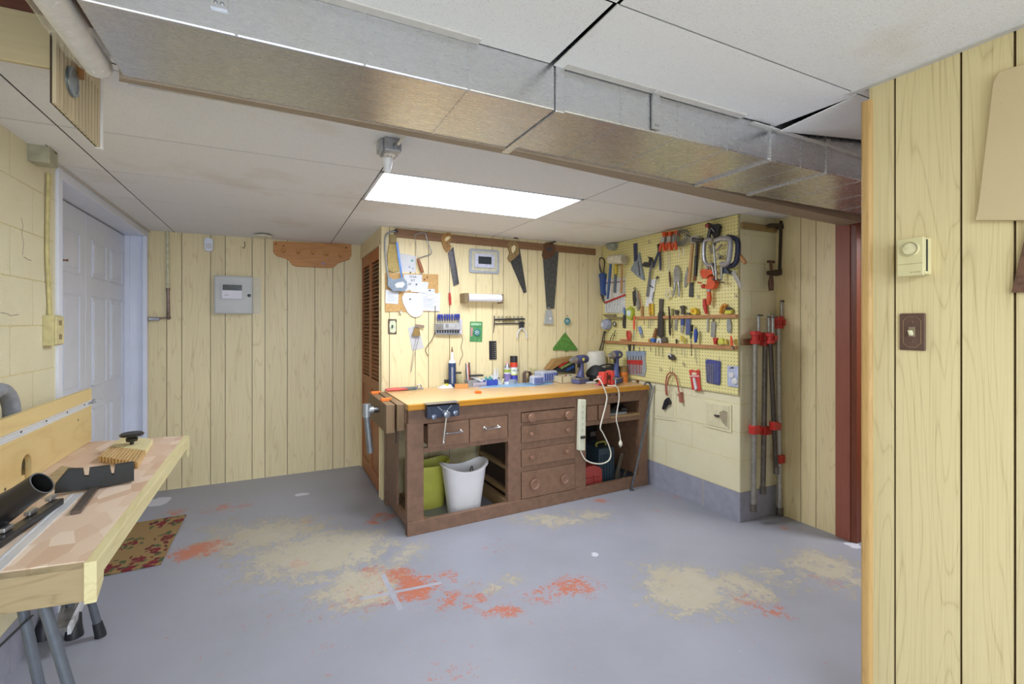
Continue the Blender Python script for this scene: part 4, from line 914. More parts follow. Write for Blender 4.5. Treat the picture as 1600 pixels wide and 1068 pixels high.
def rag(name, label, cat, p, wx, wy, h, mat, seed, n=18):
    q = random.Random(seed); ph = [q.uniform(0, 6.28) for _ in range(8)]
    def f(s_, t_):
        e = min(1, 6 * min(s_, 1 - s_)) * min(1, 6 * min(t_, 1 - t_))
        z = 0.25 + 0.75 * abs(0.5 * math.sin(9 * s_ + ph[0] + 2 * math.sin(4 * t_ + ph[1])) + 0.5 * math.sin(8 * t_ + ph[2] + 2.5 * math.sin(5 * s_ + ph[3])))
        rr = 1 + 0.12 * math.sin(7 * s_ + ph[4]) * math.sin(6 * t_ + ph[5])
        return p + SX * ((s_ - .5) * wx * rr) + SY * ((t_ - .5) * wy * rr) + UP * (0.001 + h * z * e)
    g = G(); g.grid(f, n, n); g.grid(lambda s_, t_: V((f(1 - s_, t_).x, f(1 - s_, t_).y, p.z + 0.0005)), n, n); return single(name, label, cat, g, mat)
rag('crumpled_tissue', 'crumpled white tissue in front of the glue bottle', 'tissue', S(691, 602), 0.16, 0.07, 0.03, m_wht, 3)
t = NT('clear_glass'); t.p.inputs['Transmission Weight'].default_value = 1.0; t.p.inputs['IOR'].default_value = 1.12
m_glass = t.out(t.mix(t.noise(t.coord(), 8, 2), '#eef2ee', '#f8faf8'), 0.04)
T = Thing('glass_jar', 'glass jar with dark lid holding a few small screws', 'jar')
p = S(703, 600); g = G(); g.lathe(p, UP, [(0.001, 0.001), (0.026, 0.0), (0.028, 0.004), (0.028, 0.075), (0.024, 0.085), (0.024, 0.095), (0.0225, 0.095), (0.0225, 0.085), (0.0262, 0.075), (0.0262, 0.006), (0.0, 0.004)], 24); T.part('glass', g, m_glass)
can(T, 'lid', p, 0.026, 0.093, 0.103, M('#3b3836', 0.4)); g = G()
for k in range(9): a = R.uniform(0, 6.28); q = p + V((math.cos(a), math.sin(a), 0)) * R.uniform(0, 0.014) + UP * (0.010 + 0.002 * k); g.bar(q - SX * 0.008, q + SX * R.uniform(-.004, .008) + SY * R.uniform(-.008, .008), 0.004, 0.004)
T.part('screw', g, m_iron)
T = Thing('screwdriver_caddy', 'small grey bin bristling with thin screwdrivers and pens', 'caddy')
p = S(720.5, 598); g = G(); onbox(g, p, 0.075, 0.06, 0.045); T.part('bin', g, M('#8d8d8c', 0.5, var=0.3, scale=160), bev=0.003)
for k, (dx_, h, r, mm) in enumerate(((-.030, .16, .003, m_dk), (-.022, .15, .004, m_wht), (-.014, .15, .006, M('#b45a48', .4)), (-.008, .165, .005, m_blk), (-.018, .13, .005, M('#7a3a30', .4)), (.012, .07, .006, M('#8a4f6a', .4)), (.022, .065, .005, m_green))):
    g = G(); g.tube([p + SX * dx_ + UP * .03, p + SX * (dx_ * 1.1) + SY * 0.01 + UP * h * 0.6, p + SX * (dx_ * 1.15) + SY * 0.015 + UP * h], [r, r * 1.4, r], 8); T.part('pen', g, mm)
g = G(); p = S(721, 606); onbox(g, p, 0.11, 0.045, 0.035, 0, -0.35); single('wood_block', 'orange tinted wood block in front of the screwdriver bin', 'block', g, WOOD('#d99a55', '#a8641f', 'X', 0.5, 20), bev=0.002)
T = Thing('tool_tray', 'grey tray holding a white handled tool beside the blue box', 'tray')
p = S(743.5, 602) - SY * .01; g = G(); onbox(g, p, 0.085, 0.09, 0.012); onbox(g, p - SY * .043, 0.10, 0.004, 0.03); onbox(g, p + SY * .043, 0.10, 0.004, 0.03); onbox(g, p + SX * .048, 0.004, 0.09, 0.04); T.part('tray', g, M('#b3a9b4', 0.45))
g = G(); q = p + UP * 0.045; g.tube(smooth_path([q - SX * .05 + UP * .025, q - SX * .02 + UP * .014, q + SX * .03 - UP * .012, q + SX * .055 - UP * .004]), 0.010, 8); T.part('handle', g, m_wht)
g = G(); g.bar(q - SX * .06 + UP * .03, q + SX * .04 + UP * .028, 0.03, 0.012); T.part('blade', g, m_dk)
T = Thing('blue_bin', 'low bright blue bin with teal rag inside it', 'bin')
p = S(761, 600.5); g = G(); onbox(g, p, 0.105, 0.08, 0.006); onbox(g, p - SY * .038, 0.105, 0.004, 0.042); onbox(g, p + SY * .038, 0.105, 0.004, 0.042); onbox(g, p - SX * .05, 0.004, 0.08, 0.042); onbox(g, p + SX * .05, 0.004, 0.08, 0.042); T.part('body', g, M('#3a50a8', 0.4), bev=0.002)
rag('teal_rag', 'crumpled teal rag poking out of the blue bin', 'rag', p + UP * 0.008, 0.085, 0.06, 0.07, m_teal, 5)
rag('white_rag', 'tall crumpled white rag leaning behind the blue bin', 'rag', S(757, 595) + SY * 0.02, 0.10, 0.06, 0.15, m_wht, 9)
T = Thing('spray_can', 'silver topped white spray can without a cap behind the clips', 'spray can')
p = S(771.5, 594); can(T, 'body', p, 0.027, 0, 0.115, m_wht); can(T, 'label', p, 0.0273, 0.02, 0.075, M('#7d6da0', 0.4)); can(T, 'band', p, 0.0273, 0.085, 0.108, M('#9aa84a', 0.4))
g = G(); g.lathe(p + UP * .115, UP, [(0.027, 0), (0.028, 0.003), (0.025, 0.008), (0.013, 0.022), (0.010, 0.03), (0, 0.031)], 24); T.part('dome', g, m_silver); can(T, 'nozzle', p, 0.006, 0.145, 0.165, M('#e9a9a4', 0.4))
T = Thing('spray_can', 'lubricant spray can with black cap, red band and white shield', 'spray can')
p = S(783.5, 594); rr = 0.028; can(T, 'body', p, rr, 0, 0.12, M('#c9cde6', 0.35, var=0.03)); can(T, 'red_band', p, rr + .0003, 0.12, 0.155, M('#cf4426', 0.4)); can(T, 'cap', p, rr * .98, 0.155, 0.20, m_blk); can(T, 'blue_label', p, rr + .0004, 0.02, 0.065, M('#3f3f9e', 0.4))
g = G(); g.lathe(p + UP * .07, UP, [(rr + .0006, 0), (rr + .0006, 0.042)], 24); 
sh = T.part('shield', g, M('#dfe6cf', 0.4)); can(T, 'yellow_band', p, rr + .0005, 0.063, 0.078, M('#d8d52e', 0.4))
wd = Wall((p.x, p.y - rr - 0.0015, 0), (1, 0, 0)); T.text('WD-40', wd, 0.0, p.z + 0.096, 0.0, 0.017, M('#27306e', 0.4), parent=sh)
for k, (u, v) in enumerate(((778, 600), (786, 599.5))):
    T = Thing('binder_clip', ('left' if k == 0 else 'right') + ' one of two folded metal clips before the spray cans', 'clip', 'metal clips'); p = S(u, v); q = 0.02
    for s_ in (-1, 1): g = G(); g.bar(p + SX * (0.018 * s_) + UP * .002, p + SX * (0.002 * s_) + UP * .045, 0.03, 0.002, up=SX); T.part('leaf', g, m_cream)
    g = G(); g.tube([p + UP * .044 - SY * .012, p + UP * .044 + SY * .012], 0.005, 8); T.part('hinge', g, m_dk)
T = Thing('tape_roll', 'grey roll of tape lying flat before the sanding belt', 'tape roll')
p = S(798, 599); g = G(); n = 24; g.lathe(p, UP, [(0.018, 0), (0.042, 0), (0.042, 0.034), (0.018, 0.034), (0.018, 0.0)], 28); T.part('roll', g, M('#9aa0a6', 0.4)); g = G(); g.lathe(p, UP, [(0.0165, 0.001), (0.018, 0.001), (0.018, 0.033), (0.0165, 0.033), (0.0165, 0.001)], 24); T.part('core', g, M('#b59d74', 0.6))
g = G(); p = S(809, 594); hw, hh, L_, th = 0.032, 0.105, 0.06, 0.0025
def loop(k): return [p + SX * x + UP * z for x, z in [(hw * k, 0.002), (hw * k, hh - hw)] + [(hw * k * math.cos(t_), hh - hw + hw * k * math.sin(t_)) for t_ in [math.pi * i / 12 for i in range(1, 12)]] + [(-hw * k, hh - hw), (-hw * k, 0.002)]]
o1, i1 = loop(1.0), loop(0.92); n = len(o1); vs = [q + SY * d for d in (-L_ / 2, L_ / 2) for q in o1 + i1]
fs = []
for i in range(n - 1): fs += [(i, i + 1, 2 * n + i + 1, 2 * n + i), (n + i + 1, n + i, 3 * n + i, 3 * n + i + 1), (i + 1, i, n + i, n + i + 1), (2 * n + i, 2 * n + i + 1, 3 * n + i + 1, 3 * n + i)]
g.raw(vs, fs, 0, False); single('sanding_belt', 'brown sanding belt standing as an arch on the bench', 'sanding belt', g, M('#6f5a51', 0.8, var=0.2, scale=200))
def ribbed(name, label, p, wx, wy, h, mat, rib, ang=0.0):
    T = Thing(name, label, 'battery charger', 'blue chargers on the bench'); g = G(); onbox(g, p, wx, wy, h, 0, ang); b_ = T.part('case', g, rib, bev=0.02)
    x = SX * math.cos(ang) + SY * math.sin(ang); y = SY * math.cos(ang) - SX * math.sin(ang)
    for k in range(6): g = G(); g.obox(p + x * (wx * (-0.36 + 0.145 * k)) - y * (wy / 2 + 0.001) + UP * h * .5, (wx * .07, 0.012, h * .66), (x, y, UP)); T.part('rib', g, mat, parent=b_, bev=0.003)
    return T, x, y
m_chb = M('#4a5a9a', 0.4, var=0.08); m_chg = M('#b9bcc8', 0.4, var=0.04)
ribbed('battery_charger', 'larger blue grey charger behind the small one', S(847, 595) + SY * .0, 0.17, 0.10, 0.085, m_chb, m_chg, 0.25)
ribbed('battery_charger', 'small ribbed blue charger at the front of the blue mat', S(838, 600.5), 0.09, 0.07, 0.065, m_chb, m_chg)
g = G(); q = [S(746, 606), S(757, 600), S(858, 595.5), S(866, 599.5), S(830, 603.5)]; g.prism([a + UP * 0.002 for a in q], -UP * 0.0018); single('cutting_mat', 'pale blue plastic sheet lying flat along the bench front', 'mat', g, M('#8fb6d6', 0.35, var=0.12, scale=14))
T = Thing('parts_box', 'open white wooden box of small hardware beside the chargers', 'box')
a, b = S(866, 598.5), S(878, 600.5); p = S(890, 597) + SY * .03; wx, wy, h = 0.19, 0.13, 0.05
g = G(); onbox(g, p, wx, wy, 0.006)
for s_ in (-1, 1): onbox(g, p + SY * (s_ * (wy / 2 - .004)), wx, 0.008, h); onbox(g, p + SX * (s_ * (wx / 2 - .004)), 0.008, wy, h)
T.part('box', g, WOOD('#d8cba8', '#b4a37c', 'X', 0.5, 20, 0.4))
for k in range(10):
    g = G(); q = p + SX * R.uniform(-.075, .075) + SY * R.uniform(-.045, .045) + UP * R.uniform(.02, .05); e = q + SX * R.uniform(-.035, .035) + SY * R.uniform(-.02, .02) + UP * R.uniform(-.005, .02)
    g.bar(q, e, 0.012, 0.010); single('loose_part', ('small green piece', 'brown wood sliver', 'grey bent bracket', 'blue clip', 'cream wedge', 'dark bolt', 'red plastic bit', 'steel plate', 'orange plug', 'white cable end')[k] + ' lying in the white hardware box', 'hardware', g, (m_green, m_wood2, m_silver, m_blu, m_cream, m_dk, m_rd, m_silver, m_org, m_wht)[k], 'hardware in the white box')
T = Thing('tool_case', 'tilted open tool case with brown frame against the back wall', 'tool case')
w_ = WB; g = G(); lid = [(856,577),(869,561),(899,556.5),(899,563),(880,566),(862,578)]; plate(g, WB, lid, 0.02, 0.10); T.part('lid', g, WOOD('#a9834f', '#6e4d26', 'X', 0.5, 18))
g = G(); plate(g, WB, [(863,580),(881,566),(899,563),(899,583)], 0.03, 0.085); T.part('lining', g, M('#2f3236', 0.6)); 
for px, mm in (([(873,573),(888,563)], m_rd), ([(876,575),(893,566)], M('#7c8f55', .5)), ([(885,578),(897,572)], m_blu)): g = G(); q = wpoly(WB, px, 0.09); g.bar(q[0], q[1], 0.02, 0.012, up=WB.n); T.part('tool_slot', g, mm)
def drill(name, label, base, face, hgt, col1, col2, flip=1):
    """face: horizontal unit vector the chuck points along"""
    T = Thing(name, label, 'drill'); f = V(face).normalized(); sd = UP.cross(f); p = V(base)
    g = G(); g.obox(p + UP * .017, (0.115, 0.075, 0.034), (f, sd, UP)); bt = T.part('battery', g, col2, bev=0.010)
    g = G(); g.obox(p + UP * .037, (0.118, 0.078, 0.012), (f, sd, UP)); T.part('battery_collar', g, m_silver, parent=bt, bev=0.004)
    g = G(); g.tube([p + UP * .04 - f * .0, p + UP * .06 - f * .006, p + UP * .10 - f * .012, p + UP * (hgt - .05) - f * .012], [0.036, 0.026, 0.0185, 0.020], 12); T.part('handle', g, col1)
    c = p + UP * (hgt - .03)
    g = G(); g.tube([c - f * .075, c - f * .068, c - f * .03, c + f * .03, c + f * .055], [0.016, 0.028, 0.033, 0.031, 0.024], 16); bd = T.part('motor_housing', g, col1)
    g = G(); g.tube([c + f * .055, c + f * .06, c + f * .085, c + f * .105, c + f * .115], [0.025, 0.025, 0.022, 0.014, 0.008], 16); T.part('chuck', g, m_silver)
    g = G(); g.obox(c - UP * .045 + f * .018, (0.018, 0.014, 0.028), (f, sd, UP)); T.part('trigger', g, m_blk, bev=0.003)
    for s_ in (-1, 1): g = G(); g.lathe(c + sd * (s_ * .031), sd * s_, [(0.012, 0), (0.011, 0.003), (0, 0.004)], 14); T.part('badge', g, M('#d8d24a', 0.4), parent=bd)
    return T
m_drb = M('#4d5078', 0.4, var=0.08); m_drg = M('#9a9cac', 0.4)
drill('cordless_drill', 'purple grey cordless drill standing upright in the middle right', S(906, 598.5), -SX - SY * 0.25, 0.205, m_drb, M('#5a5f86', .4))
drill('cordless_drill', 'blue cordless drill standing by the pegboard corner', S(964, 598) + SY * .02, -SX - SY * 0.5, 0.235, M('#4f5a8c', 0.4, var=0.08), M('#3f5580', .4))
T = Thing('duffel_bag', 'black fabric bag at the back between the two drills', 'bag')
p = S(925, 591); p.y = min(p.y, 3.58); 
def bagf(s_, t_):
    a = (s_ - .5) * 0.30; e = math.sin(math.pi * s_) ** 0.35
    ang = t_ * 2 * math.pi; return p + SX * a + SY * (0.075 * math.cos(ang) * (0.6 + 0.4 * e)) + UP * max(0.001, 0.055 + (0.06 * e + 0.02 * math.sin(9 * s_)) * math.sin(ang))
g = G(); g.grid(bagf, 18, 18); g.raw([bagf(0, k / 18) for k in range(18)], [list(range(18))]); g.raw([bagf(1, k / 18) for k in range(18)], [list(range(18))[::-1]]); T.part('body', g, M('#2b2d31', 0.7, var=0.3, scale=70))
g = G(); g.tube(smooth_path([p - SX * .06 + UP * .112, p - SX * .03 - SY * .05 + UP * .13, p + SX * .04 - SY * .05 + UP * .125, p + SX * .07 + UP * .11]), 0.006, 6); T.part('strap', g, m_blk)
T = Thing('plastic_jug', 'off white plastic jug with side handle behind the black bag', 'jug')
p = V((S(922, 590).x, 3.735, TZ)); g = G(); g.lathe(p, UP, [(0.055, 0), (0.066, 0.01), (0.070, 0.19), (0.060, 0.215), (0.054, 0.217), (0.054, 0.205), (0, 0.2)], 22, sx=1.2, xd=SX); T.part('body', g, M('#d6d2c4', 0.45, var=0.04))
g = G(); g.tube(smooth_path([p + SX * .05 - SY * .055 + UP * .19, p + SX * .065 - SY * .075 + UP * .16, p + SX * .06 - SY * .075 + UP * .10, p + SX * .05 - SY * .06 + UP * .08]), 0.007, 8); T.part('handle', g, M('#b9a47a', .5))
for k, (u, v, w2, d2, mm, lb) in enumerate(((922, 598, .10, .05, m_paper, 'flat white packet lying right of the upright purple drill'), (920, 594, .09, .035, m_wood2, 'brown scraper lying behind the white packet'), (938, 601.5, .09, .04, M('#c2687c', .5), 'pink sandpaper pad before the red clamp'))):
    g = G(); onbox(g, S(u, v), w2, d2, 0.012, 0, -.2 + .15 * k); single(('packet', 'scraper', 'sanding_pad')[k], lb, ('packet', 'scraper', 'sanding pad')[k], g, mm, bev=0.003)
T = Thing('corner_clamp', 'bright red moulded corner clamp standing before the blue drill', 'clamp')
p = S(945, 602.5); m_crd = M('#d8483f', 0.4, var=0.06); g = G(); onbox(g, p, 0.075, 0.055, 0.085, 0.012, .1); b_ = T.part('body', g, m_crd, bev=0.010)
g = G(); onbox(g, p + SX * .052, 0.03, 0.06, 0.10, 0.004, .1); T.part('jaw', g, m_crd, bev=0.006)
g = G(); onbox(g, p - SX * .045 + UP * .05, 0.03, 0.03, 0.022); T.part('knob', g, M('#d98a86', 0.4), bev=0.008)
g = G(); onbox(g, p - SY * .029, 0.006, 0.004, 0.08, 0.014, .1); onbox(g, p + SX * .018 - SY * .029, 0.02, 0.004, 0.03, 0.045, .1); T.part('slot', g, M('#5a2420', 0.6), parent=b_)
g = G(); g.tube([p + SX * .075 - SY * .03 + UP * .05, p + SX * .05 - SY * .035 + UP * .05], 0.010, 10); g.tube([p + SX * .066 - SY * .035 + UP * .05, p + SX * .062 - SY * .045 - UP * .005], 0.004, 6); T.part('screw', g, m_silver)
T = Thing('orange_can', 'orange tin with brown top behind the blue drill', 'can')
p = S(978, 597) + SY * .03; can(T, 'body', p, 0.030, 0, 0.075, M('#d97a2c', 0.4)); can(T, 'upper_band', p, 0.0302, 0.045, 0.05, M('#a8571f', 0.4)); can(T, 'top', p, 0.027, 0.075, 0.115, M('#8a6f3f', 0.6, var=0.25, scale=120))
g = G(); p = S(951, 590) + SY * .06; onbox(g, p, 0.05, 0.035, 0.125); single('pale_carton', 'pale green carton standing behind the red corner clamp', 'carton', g, M('#b9cfc2', 0.5), bev=0.002)
T = Thing('bar_clamp', 'black bar clamp lying flat at the right end of the bench top', 'clamp')
a, b = S(978, 593) , S(1008, 598); a.z = b.z = TZ + .012; g = G(); g.bar(a, b, 0.014, 0.007); T.part('bar', g, m_blk)
g = G(); g.bar(a - SX * .0 + SY * .03, a - SY * .035, 0.02, 0.022); T.part('head', g, m_blk, bev=0.003); c = a + (b - a) * .62
g = G(); g.bar(c + SY * .02, c - SY * .035, 0.02, 0.022); T.part('sliding_jaw', g, m_iron, bev=0.003); g = G(); g.tube([c - SY * .03 - SX * .05, c - SY * .03 + SX * .02], 0.010, 10); T.part('handle', g, WOOD('#9a6a3d', '#5f3d1d', 'X', .5))
for k, (x, y) in enumerate(((0.682, 3.73), (0.682, 3.36))):
    g = G(); q = V((x, y, 0.862)); g.obox(q + UP * .009, (0.055, 0.045, 0.018), ((1, 0, 0), (0, 1, 0), UP)); g.obox(q + UP * .014 + V((0.01, 0, 0)), (0.07, 0.025, 0.012), ((1, 0, 0), (0, 1, 0), UP)); single('bench_dog', 'orange plastic bench dog on the end vise, ' + ('nearer the wall' if k == 0 else 'nearer the bench front'), 'bench dog', g, M('#e8782a', 0.4), 'orange bench dogs', bev=0.003)
g = G(); q = S(747, 614); onbox(g, q, 0.045, 0.035, 0.016); onbox(g, q + UP * .008, 0.025, 0.045, 0.012); single('bench_dog', 'orange plastic bench dog standing alone on the bench top', 'bench dog', g, M('#e8782a', 0.4), 'orange bench dogs', bev=0.003)
N_TOP1 = len(Thing.live)
for T in Thing.live[N_TOP0:N_TOP1]:                              # true sizes, checked against the bench's own length
    b = put_base([p.data for p in T.parts]); k = 1.22 if T.o['category'] not in ('mat',) else 1.0
    if b.z < TZ + 0.02:
        for p in T.parts: p.data.transform(Matrix.Translation((b.x, min(b.y, 3.845 - 0.0), b.z)) @ Matrix.Scale(k, 4))
    else:
        for p in T.parts: p.data.transform(Matrix.Translation(b))
    ymax = max(v.co.y for p in T.parts for v in p.data.vertices)
    if ymax > 3.842:
        for p in T.parts: p.data.transform(Matrix.Translation((0, 3.842 - ymax, 0)))

# ---------------------------------------------------------------- tools hanging on the panelled wall over the bench
m_rail = WOOD('#8f6a48', '#5e4028', 'X', 0.5, 18)
g = G(); plate(g, WB, [(618,356.5),(720,367.4),(931,388.5),(931,398.3),(720,380),(616,369.5)], 0, 0.02); single('hanging_rail', 'long brown timber rail across the bench wall just below the ceiling', 'rail', g, m_rail, bev=0.002)
m_grey = M('#9aa0a6', 0.4, 0.3)
tool('hacksaw', 'grey hacksaw with blue blade hanging at the left of the bench wall', 'saw', WB, [
    ('frame', 's', [(618,362),(612,361.5),(604,366),(601.5,377),(602.5,400),(605,422),(608,440)], 0.0075, 0.035, m_silver),
    ('handle', 'p', [(606,431),(611,434),(616,437),(621,435),(630,433),(636,440),(636,450),(630,455),(614,454),(609,449),(606,446)], 0.02, 0.05, M('#7d8b98', 0.4)),
    ('grip_opening', 'p', [(617,444),(622,441),(630,440),(633,444),(629,449),(619,449)], 0.045, 0.0515, m_wht, 'handle'),
    ('blade', 'b', [(620,378),(628,434)], (0.014, 0.002), 0.036, M('#4a78b8', 0.35, 0.3)),
    ('peg', 'r', [(615,362),(621,360)], 0.012, 0.03, m_dk)])
tool('whisk_brush', 'straw coloured whisk brush hanging beside the hacksaw', 'brush', WB, [
    ('handle', 'p', [(609,366),(620,367),(619.5,382),(609,381)], 0.006, 0.024, M('#8d7a46', 0.5)),
    ('bristles', 'p', [(608.5,381),(620,382),(624,398),(623.5,423),(614,425),(606,421),(605.5,398)], 0.004, 0.026, M('#a8935c', 0.8, var=0.3, scale=180)),
    ('stitching', 'p', [(609,378),(620,379),(620,380.5),(609,379.5)], 0.012, 0.0285, m_wood2, 'bristles')])
g = G(); plate(g, WB, [(624.5,395),(650,400),(649.5,425.5),(626.5,424)], 0.0006, 0.0016)
T = Thing('drawing_sheet', 'white sheet with a blue green sketch pinned above the corkboard', 'paper'); sh = T.part('sheet', g, m_paper)
for k, (u, v, q, mm) in enumerate(((644, 407, .009, m_teal), (640, 417, .006, M('#4f6fa8', .5)), (645, 419, .005, M('#4f6fa8', .5)))): T.part('sketch', seg_g(WB, ('', 'c', (u, v), (q, .0005), .0022)), mm, parent=sh)
tool('coping_saw', 'coping saw with bent steel frame and brown handle', 'saw', WB, [
    ('frame', 's', [(648,367),(655,364.5),(661,363.5),(665,366),(668.5,378),(672,387),(674.5,392),(672,397.5),(664,400),(653,403.5)], 0.0045, 0.03, m_silver),
    ('handle', 'r', [(653,404),(655,410),(658,419),(660.5,426)], [0.009, 0.013, 0.015, 0.011], 0.03, WOOD('#a0603a', '#6b3a1d', 'Z', 0.4)),
    ('blade', 'r', [(648,367),(653,404)], 0.0013, 0.03, m_silver)])
# corkboard and its notes, each note a thing of its own
g = G(); plate(g, WB, [(602,426),(685,428.5),(684.5,486),(602,486.5)], 0.0, 0.010)
T = Thing('corkboard', 'small tan corkboard covered in notes on the bench wall', 'corkboard'); T.part('cork', g, M('#c29a62', 0.8, var=0.15, scale=90), bev=0.001)
for k, (u, v) in enumerate(((664, 436), (668, 433))): T.part('push_pin', seg_g(WB, ('', 'c', (u, v), (.007, .008), .018)), m_wood2)
def note(label, px, d, lines, pin=None, mat=None, text=None):
    T = Thing('paper_note', label, 'note', 'notes on the corkboard'); g = G(); plate(g, WB, px, d - 0.001, d); p = T.part('sheet', g, mat or m_paper)
    q = [WB.P(u, v, d) for u, v in px]; a0, a1 = min(x for x, _ in q), max(x for x, _ in q); z0, z1 = min(z for _, z in q), max(z for _, z in q)
    g = G()
    for k in range(lines):
        z = z1 - (z1 - z0) * (0.22 + 0.66 * k / max(1, lines)); wbox(g, WB, a0 + (a1 - a0) * .18, z - 0.0012, a0 + (a1 - a0) * (.86 - .1 * (k % 3)), z + 0.0012, d - .0002, d + 0.0004)
    if lines: T.part('writing', g, M('#9aa2b8', 0.6), parent=p)
    if text:
        for k, tx in enumerate(text): T.text(tx, WB, (a0 + a1) / 2, z1 - 0.022 - 0.03 * k, d + .0004, 0.026, m_blk, parent=p)
    if pin: T.part('push_pin', seg_g(WB, ('', 'c', pin, (.006, .008), d + .008)), m_dk)
note('lined note at the far left of the corkboard below the hacksaw', [(602.5,452),(623,456),(622,475),(602,473.5)], 0.0135, 6)
note('sheet with bold block letters at the top of the corkboard', [(631,428),(659.5,429),(659,450),(642,452),(632,456)], 0.013, 0, (641.5, 425.5), None, ('STAR', 'BIT', 'LAPEL LIE'))
note('large ruled sheet at the lower right of the corkboard', [(654,457),(688,458),(686.5,486),(652,485)], 0.0125, 8)
note('plain white card pinned below the block letter sheet', [(643,439),(669.5,440.5),(667.5,457.5),(641.5,455.5)], 0.016, 0, (651, 444))
note('small square note pinned at the right of the corkboard', [(665.5,451.5),(679,451),(680.5,466),(668,467.5)], 0.0175, 2, (672, 453.5))
note('white oval card template hanging over the lower edge of the corkboard', [(632,457),(661,458),(661.5,484),(660,490),(655,494),(649,495.5),(642,493),(636,486),(630,474),(628,465)], 0.015, 0, (641, 467))
tool('watch_ring', 'small steel ring with disc hanging under the corkboard', 'ring', WB, [('ring', 'o', (626, 487.5), (.012, .002), .02, m_silver), ('disc', 'c', (627, 488), (.011, .006), .022, m_cream)])
tool('tenon_saw', 'short backsaw with yellowish handle right of the coping saw', 'saw', WB, [
    ('blade', 'p', [(700,395),(708,386),(717,443),(709,447)], 0.010, 0.012, M('#5d5a5c', 0.4, 0.7, 0.2)),
    ('spine', 'p', [(706.5,387),(708.5,386),(717.5,443),(715.5,444)], 0.007, 0.016, m_dk, 'blade'),
    ('handle', 'p', [(689,373),(692,367),(698,363.5),(704,364),(706,369),(705,376),(700,379),(705,384),(703,391),(699,394),(695,389),(692,381)], 0.003, 0.022, WOOD('#a97c3c', '#6e4d1f', 'Z', 0.45)),
    ('handle_opening', 'p', [(694.5,375),(697,370),(702,368.5),(704,371),(700,375),(697,377)], 0.02, 0.0228, m_panel, 'handle')])
tool('screwdriver', 'red screwdriver hanging below the tenon saw', 'screwdriver', WB, [('handle', 'r', [(702.5,457),(703,466),(703.5,476)], [.007, .011, .009], .02, m_rd), ('shaft', 'r', [(702.5,451),(702.5,457)], .003, .02, m_steel)])
T = Thing('wall_intercom', 'grey framed intercom panel with dark screen on the bench wall', 'intercom')
def rr_on(px0, px1, d0, d1, r): (a0, z1), (a1, z0) = WB.P(*px0, d1), WB.P(*px1, d1); g = G(); g.prism([WB.W(x, z, d1) for x, z in rrect(a0, z0, a1, z1, r)], WB.n * (d0 - d1)); return g
fr = T.part('frame', rr_on((733.5, 387.5), (780.5, 428), 0, .016, .02), M('#a6abb4', 0.4), bev=0.005); T.part('recess', rr_on((737.5, 391.5), (777, 424), .015, .0165, .01), M('#c9c3a6', 0.4), parent=fr)
bz = T.part('bezel', rr_on((742, 395), (773, 419), .016, .03, .008), M('#c3c5d6', 0.4), bev=0.003); T.part('screen', rr_on((747.5, 400), (768, 413), .03, .0308, .003), M('#343a3d', 0.15, var=0.3, scale=300), parent=bz)
T = Thing('paper_towel_holder', 'white paper towel roll on a wooden wall holder', 'paper towel')
d = 0.075; a0, z = WB.P(731, 464.5, d); a1, _ = WB.P(782.5, 464.5, d); g = G(); g.tube([WB.W(a0, z, d), WB.W(a1, z, d)], 0.034, 24); T.part('roll', g, M('#e3e3ea', 0.8, var=0.02))
m_hold = WOOD('#8d7a58', '#5f4e33', 'Z', .5)
for a, q in ((a0 - .025, .04), (a1 + .006, .012)): g = G(); wbox(g, WB, a - q / 2, z - .045, a + q / 2, z + .035, 0, .115); T.part('bracket', g, m_hold, bev=0.004)
g = G(); g.tube([WB.W(a0 - .03, z, d), WB.W(a1 + .01, z, d)], 0.012, 12); T.part('spindle', g, m_hold)
m_oldsaw = M('#4d4c4b', 0.5, 0.5, 0.35, 60)
tool('hand_saw', 'smaller hand saw with pale handle, hanging tilted right of the intercom', 'saw', WB, [
    ('blade', 'p', [(796,405),(812,387),(823,456),(818.5,458)], 0.010, 0.012, m_oldsaw),
    ('handle', 'p', [(792.5,381),(796,377),(803,375),(808,379),(810.5,386),(811.5,396),(805,403),(797,409),(794,403),(797,395),(795,388)], 0.002, 0.022, WOOD('#a58a5c', '#5d4526', 'Z', .5, 30, .8)),
    ('handle_opening', 'p', [(799,386),(803,382.5),(806,385),(805,391),(801,396),(799.5,392)], 0.02, 0.0228, m_panel, 'handle'),
    ('nail', 'r', [(803,371),(809,372)], .007, .03, m_blk)])
tool('hand_saw', 'large hand saw with dark brown handle hanging point down', 'saw', WB, [
    ('blade', 'p', [(848.5,401),(873,392),(866,482),(854,482)], 0.010, 0.0125, M('#5b5b58', 0.45, 0.5, 0.3, 50)),
    ('handle', 'p', [(849,382),(853,379),(861,378),(867,382),(869,390),(866,398),(860,403),(851,405),(848.5,398),(850,390)], 0.002, 0.024, WOOD('#6e4a33', '#3a2415', 'Z', .5, 26, .8)),
    ('handle_opening', 'p', [(854.5,389),(858,385.5),(863,386.5),(863,391),(858,393),(855.5,393)], 0.022, 0.0248, m_oldsaw, 'handle'),
    ('nail', 'r', [(861,380),(868,377)], .006, .03, m_blk)])
tool('plastic_bag', 'grey plastic pouch hanging from the tip of the large saw', 'pouch', WB, [
    ('pouch', 'p', [(854,484),(862,484),(865,506),(850,506),(852,500)], 0.014, 0.03, M('#a9aaa8', 0.3, var=0.1)), ('ring', 'o', (857.5, 481), (.01, .003), .022, m_silver), ('tag', 'p', [(858,496),(862,496),(861,499),(858.5,499)], .03, .031, m_wht, 'pouch')])
T = Thing('light_switch', 'dark plate with pale green toggle at the corner by the louvred doors', 'light switch')
